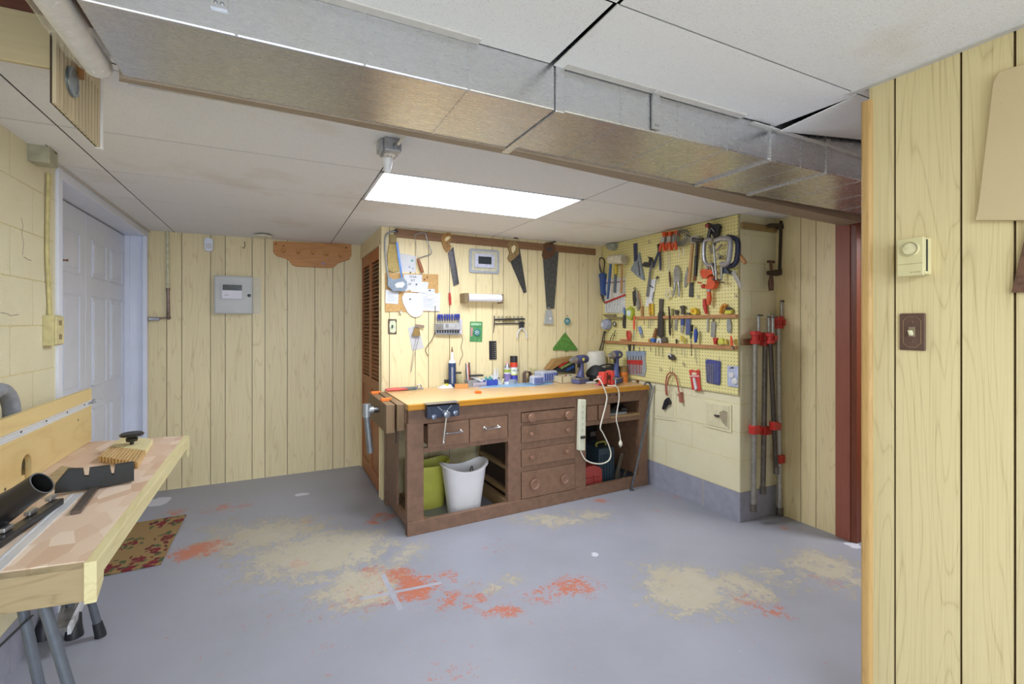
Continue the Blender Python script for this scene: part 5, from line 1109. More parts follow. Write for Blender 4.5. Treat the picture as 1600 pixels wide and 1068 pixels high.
pt = T.part('plate', seg_g(WB, ('', 'p', [(606.5,498),(620,498.5),(619.8,522),(606.3,521.5)], 0, .006)), M('#5c4a3c', .4, .3), bev=0.002); T.part('inlay', seg_g(WB, ('', 'p', [(609.5,501),(617,500.5),(619,505),(618.5,517),(616,520),(609.5,519),(608.5,508)], .006, .0085)), M('#c9cfae', .4), parent=pt, bev=.001)
T.part('toggle', seg_g(WB, ('', 'p', [(612,507.5),(614.5,507.5),(614.3,512),(612,512)], .008, .018)), M('#3f463a', .4), parent=pt)
g = G(); plate(g, WB, [(637.5,512),(653,508),(662.5,543.5),(644,547.5)], 0.001, 0.004); single('paper_sheet', 'tilted grey lined paper hanging under the white oval card', 'paper', g, M('#c2c2c4', 0.7, var=0.05))
tool('scraper', 'old scraper with two long wire legs over the tilted paper', 'scraper', WB, [
    ('head', 'p', [(648.5,506),(663,508),(662.5,512.5),(656,510.5),(649,511)], .02, .026, M('#8f7b6a', .5, .3)), ('block', 'p', [(648,512),(655.5,513),(657,524.5),(644,524),(646.5,518)], .012, .03, M('#8d713c', .5)),
    ('wire_leg', 'r', [(651,525),(646,548),(641.5,582)], .0018, .02, m_steel), ('wire_leg', 'r', [(655,525),(648,552),(642.5,580)], .0018, .018, m_steel)])
# rack of blue handled drivers: rack, and every driver its own
T = Thing('driver_rack', 'small grey wall rack holding a row of blue handled drivers', 'tool rack')
p0 = seg_g(WB, ('', 'p', [(680.5,505),(720,504),(720,514.5),(680.5,515)], .0, .05)); T.part('front', p0, M('#b4b4b4', .4, .2, .12), bev=.002)
T.part('label_block', seg_g(WB, ('', 'p', [(681,505.5),(693,505.5),(693,514),(681,514)], .05, .053)), M('#7d7a74', .5)); T.part('switch', seg_g(WB, ('', 'p', [(697,506),(701,506),(701,511),(697,511)], .05, .056)), M('#8d8a84', .5))
T.part('lower_tray', seg_g(WB, ('', 'p', [(680,515),(720.5,514.5),(720,521),(716,523),(681,522)], .0, .035)), m_silver); g = G()
for k in range(9): q = WB.W(*WB.P(684 + 4 * k, 517.5, .037), .037); wbox(g, WB, *[c for c in (WB.P(682.6 + 4 * k, 519.8, .037) + WB.P(685 + 4 * k, 515.6, .037))], .034, .037)
T.part('slots', g, m_blk); T.part('side', seg_g(WB, ('', 'p', [(718,498),(722,499),(721.5,521),(719,522)], .0, .04)), M('#c3c0d0', .4))
mb_ = [M('#2f3f98', .35), M('#3a3f7a', .35), M('#27357f', .35)]; first = None
def put_driver(o, q):
    o.location = q; return o
for k in range(10):
    u = 684 + 3.75 * k; q = WB.W(*WB.P(u, 505 - 0.1 * k, .03), .03)
    lab = 'blue handled driver in wall rack, ' + ('first', 'second', 'third', 'fourth', 'fifth', 'fifth', 'fourth', 'third', 'second', 'first')[k] + (' from the left' if k < 5 else ' from the right')
    if first is None:
        first = bpy.data.objects.new('driver', None); COL.objects.link(first); tag(first, lab, 'screwdriver', 'blue handled drivers in the rack')
        g = G(); g.lathe((0, 0, .02), UP, [(.003, 0), (.005, .002), (.006, .02), (.0085, .03), (.009, .05), (.006, .056), (0, .057)], 10)
        h_ = bpy.data.objects.new('handle', g.mesh('handle', mb_[0])); COL.objects.link(h_); h_.parent = first
        g = G(); g.tube([(0, 0, -.005), (0, 0, .02)], .0028, 6); s_ = bpy.data.objects.new('shaft', g.mesh('shaft', m_steel)); COL.objects.link(s_); s_.parent = first; o = first
    else:
        o = first.copy(); COL.objects.link(o); o['label'] = lab
        for ch in (h_, s_): c = ch.copy(); COL.objects.link(c); c.parent = o
    put_driver(o, q); o.rotation_euler = (R.uniform(-.08, .08), R.uniform(-.08, .08), 0)
g = G(); g.tube(smooth_path(wpoly(WB, [(680,478),(680,488),(679.5,505),(679,520),(674,532),(667,541),(665,548),(669,556)], .015)), .003, 6); single('electric_cable', 'dark electric cable hanging left of the driver rack', 'cable', g, M('#5d5542', .5))
g = G(); g.tube(smooth_path(wpoly(WB, [(720,521),(723,530),(720.5,542),(723,553),(719,563),(717.5,570)], .015)), .0022, 6); single('hanging_wire', 'thin grey wire curling down right of the driver rack', 'wire', g, M('#6d6858', .5))
def spoke(T, w, c, r, d, mm, hub, par=None):
    p = T.part('rim', seg_g(w, ('', 'o', c, (r, r * .16), d)), mm, parent=par)
    T.part('backing', seg_g(w, ('', 'c', c, (r * .95, .004), d - .003)), M('#b9c8c4', .4), parent=par)
    g = G(); cc = w.W(*w.P(*c, d), d)
    for k in range(6): a = k * math.pi / 3; g.bar(cc, cc + w.r * (math.cos(a) * r) + w.up * (math.sin(a) * r), .005, .005, up=w.n)
    T.part('spokes', g, mm, parent=par); T.part('hub', seg_g(w, ('', 'c', c, (r * .25, .008), d + .006)), hub, parent=par)
m_wteal = M('#1f7f80', .35)
T = Thing('blister_card', 'green packaged card with a teal spoked wheel on the bench wall', 'packet'); cd = T.part('card', seg_g(WB, ('', 'p', [(734.5,502),(754,502.5),(753.5,534),(734,533.5)], .0, .004)), M('#4d8a56', .5, var=.3, scale=60), bev=.001)
spoke(T, WB, (745.5, 519), .027, .012, m_wteal, m_wht, cd); T.part('print', seg_g(WB, ('', 'p', [(736,504),(752,504.5),(752,508),(736,508)], .004, .0046)), M('#9fc7a0', .5), parent=cd); T.part('print', seg_g(WB, ('', 'p', [(735.5,511),(739,511),(738,525),(735.5,525)], .004, .0046)), M('#c98a90', .5), parent=cd)
T = Thing('spoked_wheel', 'teal spoked wheel hung on a nail above the green triangle', 'wheel'); spoke(T, WB, (886.5, 501.5), .029, .03, m_wteal, m_wht); T.part('nail', seg_g(WB, ('', 'r', [(886.5,494),(886,492)], .003, .02)), m_dk)
tool('green_triangle', 'green mottled triangle ornament hanging on the bench wall', 'ornament', WB, [('triangle', 'p', [(882,520.5),(885,521.5),(902.5,544.5),(902,547.5),(890,547),(885,549),(880,547),(865,547),(864.5,544)], .003, .012, M('#54803a', .3, var=.4, scale=70)), ('loop', 'o', (883.8, 520), (.006, .002), .01, m_green)])
T = Thing('key_rack', 'dark iron hook rack on the bench wall holding keys and pliers', 'hook rack')
T.part('bar', seg_g(WB, ('', 'b', [(773,499),(820,498)], (.014, .006), .012)), m_dk); T.part('bar', seg_g(WB, ('', 'b', [(773,505.5),(820,505)], (.010, .006), .012)), m_dk); T.part('end_pin', seg_g(WB, ('', 'r', [(772.5,493),(772.3,507),(771,520)], [.005, .005, .002], .018)), m_dk)
for k in range(7): T.part('hook', seg_g(WB, ('', 's', [(777.5 + 6 * k, 497), (778.5 + 6 * k, 494.5), (780 + 6 * k, 494.5), (780.5 + 6 * k, 500), (779 + 6 * k, 503)], .0022, .02)), m_dk)
tool('key_ring', 'brass key ring hanging from the iron hook rack', 'keys', WB, [('ring', 'o', (795, 495), (.012, .0018), .026, M('#b79a5a', .35, .7)), ('key', 'p', [(787,500),(803,499),(803,501.5),(787,502.5)], .022, .027, M('#8a7a4c', .4, .6))])
tool('pliers', 'white handled pliers hanging from the right end of the hook rack', 'pliers', WB, [('jaw', 'p', [(812,502),(819,502),(819,511),(815,514),(811.5,511)], .018, .028, m_dk), ('handle', 's', [(815,512),(811,516),(808.5,522),(808.5,528)], [.007] * 19, .024, m_wht), ('handle', 's', [(816,512),(819.5,516),(822,521),(823,527.5)], [.007] * 19, .024, m_wht)])
T = Thing('wall_outlet', 'cream outlet plate low on the bench wall behind the chargers', 'outlet'); pt = T.part('plate', seg_g(WB, ('', 'p', [(826,573.5),(839,573.5),(839,583),(826,583)], 0, .005)), M('#d8cc9a', .4), bev=.001); T.part('socket', seg_g(WB, ('', 'c', (830.5, 577.5), (.011, .002), .0065)), M('#c0b483', .4), parent=pt); T.part('socket', seg_g(WB, ('', 'c', (835.5, 577.5), (.011, .002), .0065)), M('#c0b483', .4), parent=pt)
tool('drill_gauge', 'black perforated drill gauge plate standing behind the spray cans', 'gauge', WB, [('plate', 'p', [(764.5,532.5),(775.5,532.5),(776,561),(765,561.5)], .002, .010, m_blk)] + [('hole', 'c', (773.6 + .01 * k, 536 + 3.2 * k), (.0035, .001), .0112, m_cream, 'plate') for k in range(8)] + [('hole', 'c', (770.3, 537 + 3.1 * k), (.002, .001), .0112, m_cream, 'plate') for k in range(8)])

# ---------------------------------------------------------------- pegboard wall
def peg_mat():
    t = NT('pegboard'); g_ = t.N('ShaderNodeNewGeometry'); sp = t.N('ShaderNodeSeparateXYZ'); t.L(g_.outputs['Position'], sp.inputs[0]); f = []
    for i in (1, 2): q = t.math('FRACT', t.math('MULTIPLY', sp.outputs[i], 1 / 0.0254)); f.append(t.math('SUBTRACT', q, 0.5))
    r = t.math('SQRT', t.math('ADD', t.math('MULTIPLY', f[0], f[0]), t.math('MULTIPLY', f[1], f[1]))); hole = t.math('LESS_THAN', r, 0.135)
    n = t.noise(t.coord(), 9, 3); base = t.mix(n, '#e4d992', '#ece3a6'); t.bump(t.math('MULTIPLY', hole, -1.0), 0.003)
    return t.out(t.mix(hole, base, '#5f5730'), 0.5)
m_peg = peg_mat(); PB = 0.018                                  # board face stands off the blocks on battens
g = G(); pz = [WP.P(u, v, PB) for u, v in ((936,385),(1153,332.5),(1153,617.5),(936,582))]
a0, a1 = max(pz[0][0], -3.84), pz[1][0]; zt0, zt1 = H - 0.004, H - 0.004; zb = (pz[2][1] + WP.P(1000, 593.5, PB)[1]) / 2
g.prism([WP.W(a0, zb, PB), WP.W(a1, zb, PB), WP.W(a1, zt1, PB), WP.W(a0, zt0, PB)], WP.n * -0.006)
T = Thing('pegboard', 'large pale yellow pegboard covering the upper block wall', 'pegboard'); T.part('board', g, m_peg, bev=0.0015)
for z in (zb + 0.03, 1.2, 1.65): g = G(); wbox(g, WP, a0 + .02, z - .015, a1 - .012, z + .015, 0.0, PB - .006); T.part('batten', g, m_wood1)
m_ledge = WOOD('#c28d60', '#8a5a33', 'Y', 0.5, 16)
for px0, px1, lb in (((992, 496.3), (1155, 493.3), 'upper'), ((940, 533.5), (1155.5, 543.5), 'lower')):
    d = PB + .03; (aa, za), (ab, zb_) = WP.P(*px0, d), WP.P(*px1, d); z = (za + zb_) / 2; ab = min(ab, a1 + .004)
    g = G(); g.prism([WP.W(aa, za - .012, d), WP.W(ab, zb_ - .012, d), WP.W(ab, zb_ + .012, d), WP.W(aa, za + .012, d)], WP.n * -.03); single('tool_ledge', lb + ' wooden tool holder strip across the pegboard', 'tool holder', g, m_ledge, 'strips on the pegboard', bev=0.002)
D = PB + 0.012; D2 = PB + 0.03; F = PB + 0.036
def peg(name, label, cat, segs, group=None): return tool(name, label, cat, WP, segs, group)
peg('round_drum', 'grey round drum tucked under the ceiling at the far pegboard end', 'drum', [('drum', 'p', [(946.5,381.5),(959,379.5),(959,386),(956,390),(952,390.5),(948,388)], PB, PB + .05, M('#9da29c', .4))])
peg('rubber_mallet', 'mallet with white cylinder head and long blue handle', 'mallet', [('head', 'r', [(954,405.5),(975,404.5)], .044, PB + .085, M('#d5cfba', .5)), ('end_cap', 'r', [(968,404.8),(975.5,404.4)], .038, PB + .087, M('#b8ab8c', .6), 'head'), ('handle', 'r', [(954.5,409),(952,440),(949.5,467)], [.013, .014, .011], PB + .085, M('#35527e', .4))])
peg('hammer', 'hammer with yellow banded grey handle beside the mallet', 'hammer', [('head', 'r', [(957,409),(970,411)], .012, PB + .022, m_iron), ('grip', 'r', [(962.5,411),(962,428)], .013, PB + .022, m_yel), ('handle', 'r', [(961.7,428),(960.3,457)], .011, PB + .022, M('#55636f', .4))])
peg('hammer', 'plain wooden handled hammer next to the yellow banded one', 'hammer', [('head', 'r', [(965,406.5),(977.5,409.5)], [.010, .012], PB + .052, m_dk), ('handle', 'r', [(972,410),(971.5,435),(970.5,458)], [.009, .011, .012], PB + .052, m_wood1)])
peg('umbrella', 'folded blue umbrella with black loop handle at the pegboard corner', 'umbrella', [('handle', 's', [(943,426),(944.5,410),(942.5,403.5),(938,403),(936.5,408),(937.5,418),(940,427)], .006, D2, m_blk), ('canopy', 'p', [(931.5,429),(936,428),(940,425.5),(943.5,428),(943,436),(942.2,450),(943,461),(938.5,461),(937.5,445),(936.5,433)], PB + .005, PB + .04, m_blu), ('tip', 'r', [(940.5,460),(944,473)], [.014, .004], D2, m_blk)])
T = Thing('chisel_roll', 'white ribbed plastic tool roll with red diagonal band', 'tool roll')
sh = T.part('sheet', seg_g(WP, ('', 'p', [(944.5,436),(976.5,432.5),(976.5,489),(944.5,488.5)], PB, PB + .006)), M('#d8d8d4', .4))
for k in range(7): T.part('pocket', seg_g(WP, ('', 'r', [(947 + 4.2 * k, 470.5 - k * 1.2), (946.5 + 4.2 * k, 488)], .008, D, )), M('#c9cac8', .35), parent=sh)
T.part('band', seg_g(WP, ('', 'p', [(944.5,471.5),(976.5,459),(976.5,461.8),(944.5,474.3)], PB + .018, PB + .024)), m_rd, 'red band', parent=sh); T.part('band', seg_g(WP, ('', 'p', [(944.5,441.5),(976,438.5),(976,440),(944.5,443.2)], PB + .006, PB + .009)), M('#8a5a78', .5), parent=sh)
peg('wood_bracket', 'small wooden bracket below the white tool roll', 'bracket', [('block', 'p', [(942.5,490.5),(958,490.5),(958.5,495),(971,495.5),(971,498),(951,498),(942.5,492.5)], PB, PB + .04, WOOD('#8f8263', '#5f5438', 'Y', .5))])
peg('try_square', 'combination square with dark blue rule and grey triangle head', 'square', [('rule', 'p', [(989.5,380.5),(995,379.5),(995.5,409),(992,423),(989.5,424),(990.5,409)], D - .004, D, M('#3c4464', .4)), ('head', 'p', [(985,421.5),(991.5,408),(995,407),(998,394),(1006,438),(996,432)], PB + .004, D2 - .01, M('#8f9aa6', .35, .3)), ('slot', 'p', [(996.5,408),(998,409),(1000.5,430),(999,430)], D2 - .0105, D2 - .0095, m_dk, 'head')])
peg('quick_clamp', 'slanted steel bar clamp with dark jagged head', 'clamp', [('bar', 'b', [(1018.5,407),(1011,463)], (.022, .008), D2, M('#7f8286', .35, .5)), ('head', 'p', [(1003.5,412),(1007,409),(1013,410),(1014,404),(1011,400.5),(1015,402),(1017,408),(1016,414),(1011,417),(1004,416)], D2 - .02, D2 + .012, m_dk)])
peg('snips', 'dark blue handled tin snips opened in an inverted V', 'snips', [('blade', 'p', [(1026,382),(1028,382.5),(1031,388),(1033.5,388),(1033.5,377.5),(1031.5,377),(1030,386),(1027.5,396),(1031,396)], D - .006, D, m_dk), ('handle', 'r', [(1029.5,391),(1025,405),(1020.5,418)], [.008, .011, .009], D2, M('#2f3552', .4)), ('handle', 'r', [(1030.5,391),(1031.5,407),(1032,422)], [.008, .011, .009], D2, M('#2f3552', .4))])
for k, (u, v, lb) in enumerate(((1035.5, 378, 'left'), (1045, 377, 'middle'), (1054.5, 376, 'right'))):
    peg('spring_clamp', lb + ' one of three orange tipped spring clamps near the pegboard top', [0, 'clamp'][1], [('jaw', 'p', [(u - 1.5, v - 15.5), (u + 3.5, v - 16), (u + 3, v - 9), (u, v - 8)], D, D2 + .02, m_org), ('jaw', 'p', [(u - 3, v - 8), (u + 3, v - 9), (u + 1.5, v + 3), (u - 3.5, v + 2)], D, D2 + .015, M('#b6b6b4', .4, .5)), ('handle', 'r', [(u - 2, v), (u - 3.6, v + 8), (u - 4.6, v + 15)], [.010, .013, .010], D2, m_org), ('handle', 'r', [(u + .5, v + 1), (u + 1.6, v + 8), (u + 2.6, v + 14)], [.010, .013, .010], D2 + .02, m_org)], 'orange spring clamps')
T = Thing('wire_coil', 'tangled grey coil of wire hung between spring clamps and hammers', 'wire'); g = G(); c = WP.W(*WP.P(1066, 371, D2), D2)
for k in range(7): g.tube(arc(c + WP.n * (.004 * k), (.05, .04, .055, .035, .06, .045, .03)[k], 20 * k, 20 * k + 330, 18, WP.r * 1.5, WP.up * 1.1), .004, 5)
T.part('coil', g, M('#8b8c86', .4, .5)); T.part('hook_wire', seg_g(WP, ('', 's', [(1060,380),(1062,392),(1061.5,401),(1064,403)], .0018, D2)), m_steel); T.part('hook_wire', seg_g(WP, ('', 's', [(1067,380),(1068,393),(1067.5,399)], .0018, D2)), m_steel); T.part('tail', seg_g(WP, ('', 'r', [(1074,367),(1083,373)], .006, D2)), m_iron)
peg('scratch_awl', 'long thin two pronged awl with dark handle below spring clamps', 'awl', [('prong', 'r', [(1043,395),(1043,420),(1046,424)], .0016, D, m_steel), ('prong', 'r', [(1047,394),(1046.5,412),(1046,424)], .0016, D, m_steel), ('handle', 'r', [(1046,424),(1047,436),(1047.5,448)], [.006, .010, .006], D2 - .005, M('#5a3b2c', .5))])
peg('locking_pliers', 'chrome locking pliers hanging jaws up on the pegboard', 'pliers', [('jaw', 'p', [(1053,421),(1056,414),(1059,417),(1062,427),(1062,440),(1052,441)], D - .006, D2, m_silver), ('handle', 'r', [(1055,440),(1054,452),(1051.5,463)], [.010, .010, .007], D2, m_silver), ('handle', 'r', [(1060,440),(1061.5,452),(1061,463)], [.010, .010, .007], D2, m_silver)])
peg('cord_loop', 'loop of cream cord hanging left of the locking pliers', 'cord', [('loop', 'o', (1044, 458), (.030, .004), D2, m_cream), ('loop', 'o', (1043, 460), (.027, .004), D2 + .006, m_cream)])
T = Thing('saw_blade_sleeve', 'white printed cardboard saw blade sleeve hanging on a hook', 'sleeve'); sh = T.part('sleeve', seg_g(WP, ('', 'p', [(1015.5,436.5),(1024.5,436),(1019,478),(1008,478)], D - .004, D)), M('#dcdde0', .5)); T.part('print', seg_g(WP, ('', 'p', [(1015,444),(1021,449),(1020.4,450.5),(1014.5,446)], D, D + .0006)), m_dk, parent=sh); T.part('print', seg_g(WP, ('', 'p', [(1020.6,456),(1021.8,456),(1019.6,470),(1018.4,470)], D, D + .0006)), m_dk, parent=sh)
peg('eye_bolt', 'small dark eye bolt beside the white blade sleeve', 'bolt', [('eye', 'o', (1027, 433.5), (.010, .004), D, m_dk), ('shank', 'r', [(1027.5,436),(1028,443)], .003, D, m_steel)])
peg('key_bundle', 'dark bundle of small keys and tools on one hook', 'keys', [('ring', 'o', (992, 451), (.012, .003), D2, m_dk), ('key', 'p', [(988,456),(992,453),(994,470),(990,478),(988.5,468)], D, D2, m_dk), ('key', 'p', [(993,453),(996,456),(999,478),(996,485),(993.5,478)], D, D2 - .004, m_silver), ('tag', 'r', [(997,455),(1001,470),(1001.5,480)], .004, D2, M('#a86a4a', .5))])
# hammers and clamps to the right
peg('claw_hammer', 'claw hammer with long pale wooden handle in the pegboard middle', 'hammer', [('head', 'p', [(1077.5,371),(1083,368.5),(1090,368),(1092,372),(1087,374),(1086,380),(1078,379.5)], D, D2 + .03, m_silver), ('handle', 'r', [(1082.5,379),(1080,405),(1076.5,442)], [.011, .013, .016], D2 + .012, WOOD('#c49a66', '#8a5f33', 'Z', .45))])
peg('ball_hammer', 'hammer with black gripped handle right of the claw hammer', 'hammer', [('head', 'r', [(1083,374),(1098,376)], [.018, .012], D2 + .03, m_iron), ('handle', 'r', [(1089,378),(1088,400)], .010, D2 + .03, M('#3d3a38', .4)), ('grip', 'r', [(1088,399),(1086.7,431)], [.014, .013], D2 + .03, m_blk)])
peg('tack_hammer', 'thin dark shafted hammer hanging behind the black grip', 'hammer', [('head', 'r', [(1092,371),(1099,373)], .008, D, m_dk), ('handle', 'r', [(1092,376),(1088.5,410),(1085,438)], [.006, .009, .011], D, m_wood2)])
peg('cold_chisel', 'dark steel chisel hanging under the claw hammer handle', 'chisel', [('blade', 'p', [(1077,441),(1082.5,441),(1082.5,464),(1076,463.5)], D - .008, D, M('#55575c', .4, .6))])
peg('pruning_knife', 'curved grey knife blade left of the hammer handle', 'knife', [('blade', 'p', [(1074,416),(1075,430),(1074,442),(1070.5,450),(1068.5,445),(1069.5,432)], D - .003, D, m_silver)])
peg('spring_clamp', 'black spring clamp with red tip at the top of the pegboard', 'clamp', [('upper_jaw', 'p', [(1102,351),(1106,347.5),(1110,350),(1116,350.5),(1121,349),(1124,353),(1122,361),(1120,370),(1116,373),(1113,368),(1109,360)], D, D2 + .01, m_blk), ('lower_jaw', 'r', [(1110,358),(1108,366),(1107,373)], .014, D2 + .02, m_dk), ('tip', 'r', [(1103,352),(1107.5,353.5)], .012, D2 + .02, M('#a85448', .4)), ('highlight_bar', 'r', [(1111,356),(1116,362)], .005, D2 + .022, m_silver)])
def cclamp(label, px, r, d, mm, screw, foot, group=None):
    return peg('c_clamp', label, 'clamp', [('frame', 's', px, r, d, mm), ('screw', 'r', screw, .007, d + .004, m_silver), ('tommy_bar', 'r', foot, .004, d + .004, m_dk), ('swivel', 'c', screw[0], (.014, .01), d + .01, m_iron)], group)
m_cc = M('#a6a5aa', .35, .6)
cclamp('smaller silver C clamp hanging left in the clamp cluster', [(1114,374),(1107,374),(1101,378),(1099.8,392),(1101,407),(1106,413.5),(1114,413)], .015, D2 + .03, m_cc, [(1112,413),(1116,430)], [(1112,435),(1119,437)], 'C clamps on the pegboard')
cclamp('large silver C clamp hanging in front of the clamp cluster', [(1118,376),(1127,372.5),(1136,372.5),(1141,377),(1140.5,394),(1138,408),(1133,413),(1127,412)], .018, D2 + .055, m_cc, [(1115,381),(1119.5,437)], [(1114,437.5),(1126,437)], 'C clamps on the pegboard')
cclamp('dark blue C clamp hanging behind the large silver one', [(1136,370),(1146,371.5),(1152.5,377),(1153,394),(1150,409),(1143,415),(1136,414)], .018, D2 + .015, M('#30364f', .4, .3), [(1128,414),(1127,438)], [(1122,440.5),(1132,441)], 'C clamps on the pegboard')
for k, (p, q) in enumerate((((1109,383),(1112,396)), ((1118,392),(1128,382)), ((1121,396),(1127,403)), ((1120,404),(1130,401)))):
    peg('clamp_part', ('short upright rod', 'slanted flat bar', 'stubby link', 'rounded link')[k] + ' hanging inside the clamp cluster', 'clamp part', [('bar', 'b', [p, q], (.014, .008), D2 - .004, M('#9a9187', .4, .5))])
peg('wood_gouge', 'tool with turned wood handle sticking out past the pegboard edge', 'gouge', [('shaft', 'r', [(1154,378),(1155,392),(1158,400)], .005, D2, M('#b06a3a', .5)), ('handle', 'r', [(1156.5,399),(1161,406),(1165,411)], [.012, .016, .012], D2, WOOD('#b58655', '#7a5227', 'Z', .4))])
peg('try_square', 'try square with dark stock and slanted steel blade below clamps', 'square', [('stock', 'p', [(1127,421),(1132,416),(1138,424),(1140,428),(1134,427),(1128,427)], D, D2 + .01, M('#4b5262', .4, .4)), ('blade', 'p', [(1142,425),(1147.5,422),(1160.5,447),(1156,451.5)], D2 - .004, D2, M('#9d9791', .4, .5)), ('link', 'r', [(1138,424),(1144,424)], .006, D2, m_dk)])
m_or2 = M('#d4552f', .4)
peg('band_clamp', 'orange moulded clamp head hanging below the C clamps', 'clamp', [('body', 'p', [(1093.5,423),(1098,420),(1108,421),(1115,422.5),(1115.5,427),(1108,429),(1104,434),(1098,435),(1095,430)], D, D2 + .02, m_or2), ('screw', 'r', [(1104,416),(1107,420)], .008, D2, m_silver)])
peg('pistol_clamp', 'orange trigger clamp with red knob and long red grip', 'clamp', [('body', 'p', [(1105,436),(1110,431.5),(1115,434),(1117,443),(1114,450),(1107,452),(1100,449),(1104,443)], D, D2 + .025, m_or2), ('trigger', 'r', [(1090,441),(1096,442)], .005, D2 + .01, m_rd), ('knob', 'c', (1097.5, 447), (.016, .02), D2 + .02, m_rd), ('collar', 'r', [(1108,451.5),(1107.7,455)], .015, D2 + .012, m_silver), ('grip', 'r', [(1107.7,455),(1108.3,465),(1107.3,476)], [.014, .019, .015], D2 + .012, m_or2)])
# on and through the two ledges
peg('shears_case', 'yellow green and white shears case at the left of the upper strip', 'case', [('case', 'p', [(978,484),(984,478.5),(988,482),(988.5,492),(985,499.5),(979,496)], D - .004, D2, M('#a9b53c', .4)), ('window', 'p', [(979,486),(983,483.5),(986,487),(984,495),(980,493)], D2, D2 + .002, M('#cfe0dc', .4), 'case')])
peg('chisel', 'blue handled chisel left of the yellow green case', 'chisel', [('handle', 'r', [(975,480),(976,488),(975.5,492)], [.008, .011, .008], D, M('#5a7ab0', .4)), ('blade', 'p', [(973.5,492),(977.5,492),(977,512),(973.5,512.5),(972.5,506)], D - .004, D, m_dk)])
peg('wooden_gouge', 'turned wooden gouge handle standing in the upper strip', 'gouge', [('handle', 'r', [(1003,478),(1003,486),(1003.3,495)], [.013, .012, .010], D2 - .012, m_wood1)])
for k, u in enumerate((1015.5, 1019.5)): peg('screwdriver', ('left' if k == 0 else 'right') + ' one of a pair of yellow handled screwdrivers in upper strip', 'screwdriver', [('handle', 'r', [(u, 474), (u, 482), (u, 492)], [.010, .012, .009], D2 - .012, M(('#c08f2c', '#d9b733')[k], .35)), ('shaft', 'r', [(u, 492), (u + .2, 512 - 4 * k)], .003, D2 - .012, m_steel)], 'yellow handled screwdrivers')
peg('wood_chisel', 'broad dark socket chisel hanging through the upper strip', 'chisel', [('blade', 'p', [(1029.5,466.5),(1036,467),(1034.5,486),(1029.5,486)], D - .008, D + .004, M('#5b5650', .5, .3)), ('body', 'p', [(1028,490),(1030,485),(1035,486),(1035.5,524),(1032,527.5),(1027,524)], D2 - .010, F, M('#433f3d', .5, .3))])
peg('file', 'long dark file hanging through the upper strip', 'file', [('file', 'p', [(1044,478),(1045.5,479),(1047,494),(1048,520),(1047,525),(1045,520),(1044.6,496)], D2, F, M('#423a34', .5, .3))])
peg('small_chisel', 'short olive handled chisel right of the long file', 'chisel', [('handle', 'r', [(1050.5,482),(1050.5,492)], .010, D, M('#8f8a5a', .5)), ('blade', 'r', [(1050,499),(1049,512)], .003, D, m_iron)])
peg('socket_chisel', 'grey flared socket chisel in the upper strip', 'chisel', [('socket', 'p', [(1053.5,484),(1059.5,484.5),(1058.5,491.5),(1055,491.5)], D - .006, D + .006, m_iron), ('blade', 'p', [(1054.5,498),(1058.5,498),(1057,516),(1053.5,515)], D - .006, D, m_silver)])
peg('adjustable_wrench', 'wrench with blue tape on its shank in the upper strip', 'wrench', [('head', 'p', [(1062,478),(1067,477),(1070.5,479.5),(1067.5,481),(1068.5,491),(1063.5,491),(1064,484)], D, D2, m_iron), ('tape', 'p', [(1063.3,498),(1068.5,498),(1068,508),(1063.2,508)], D - .002, D + .007, M('#3f4f8a', .5)), ('shank', 'p', [(1063.3,507),(1067.5,507),(1066.5,520),(1063,519.5)], D - .002, D + .005, m_silver)])
peg('putty_knife', 'wide blue grey scraper blade hanging through the upper strip', 'putty knife', [('handle', 'p', [(1072.5,488.5),(1078.5,488.5),(1078,491.5),(1073,491.5)], D, D2, m_dk), ('blade', 'p', [(1071.5,497.5),(1078.8,497.5),(1077.5,522.5),(1071,522.5)], D - .003, D, M('#5f6a98', .4, .3))])
peg('tape_measure', 'small yellow and orange tape measure resting on upper strip', 'tape measure', [('case', 'p', [(1078.7,482),(1083,480.5),(1086,481.5),(1088,486),(1087.5,490.5),(1079.5,490.5)], D, D2 + .015, m_yel), ('label', 'p', [(1080,484),(1084,483),(1085,488),(1080.5,488)], D2 + .015, D2 + .0156, M('#c98424', .4), 'case')])
peg('screwdriver', 'red handled screwdriver right of the yellow tape measure', 'screwdriver', [('handle', 'r', [(1100.5,467),(1101.5,478),(1104,490)], [.012, .016, .011], D2 - .008, m_rd), ('shaft', 'p', [(1104.2,497),(1107,497),(1106.5,519),(1104,518)], D - .003, D, m_silver)])
peg('paint_scraper', 'pale rectangular paint scraper below the upper strip', 'scraper', [('stem', 'r', [(1114.5,497),(1114.3,503)], .005, D, m_iron), ('blade', 'p', [(1111,502.5),(1118,502.5),(1116.5,528),(1110.5,526)], D - .003, D, M('#979794', .4, .4))])
peg('wire_hook', 'bent thin wire hook below the upper strip', 'hook', [('wire', 's', [(1124.5,498),(1122,506),(1120,511),(1122,514)], .002, D, m_steel)])
peg('folding_knife', 'curved orange handled knife standing in the upper strip', 'knife', [('handle', 's', [(1126,489.5),(1128,480),(1132,476),(1135,478)], .011, D2 - .008, M('#d18b25', .4)), ('blade', 's', [(1130,489),(1132,483),(1135,479)], .007, D2, M('#a9712a', .4))])
peg('chisel', 'chisel with yellow handle and black cap at the right of the upper strip', 'chisel', [('handle', 'p', [(1133.5,484),(1142,483),(1141.5,490),(1132,490)], D, D2 + .004, M('#cfc84c', .4)), ('cap', 'p', [(1134.5,481),(1138,479.5),(1141.5,481.5),(1141.5,484),(1134,484.5)], D, D2 + .006, m_blk), ('blade', 'p', [(1136,498),(1140.5,498),(1142.5,508),(1141.5,520),(1136,518.5),(1135.3,506)], D - .003, D + .002, M('#9aa0a4', .35, .6))])
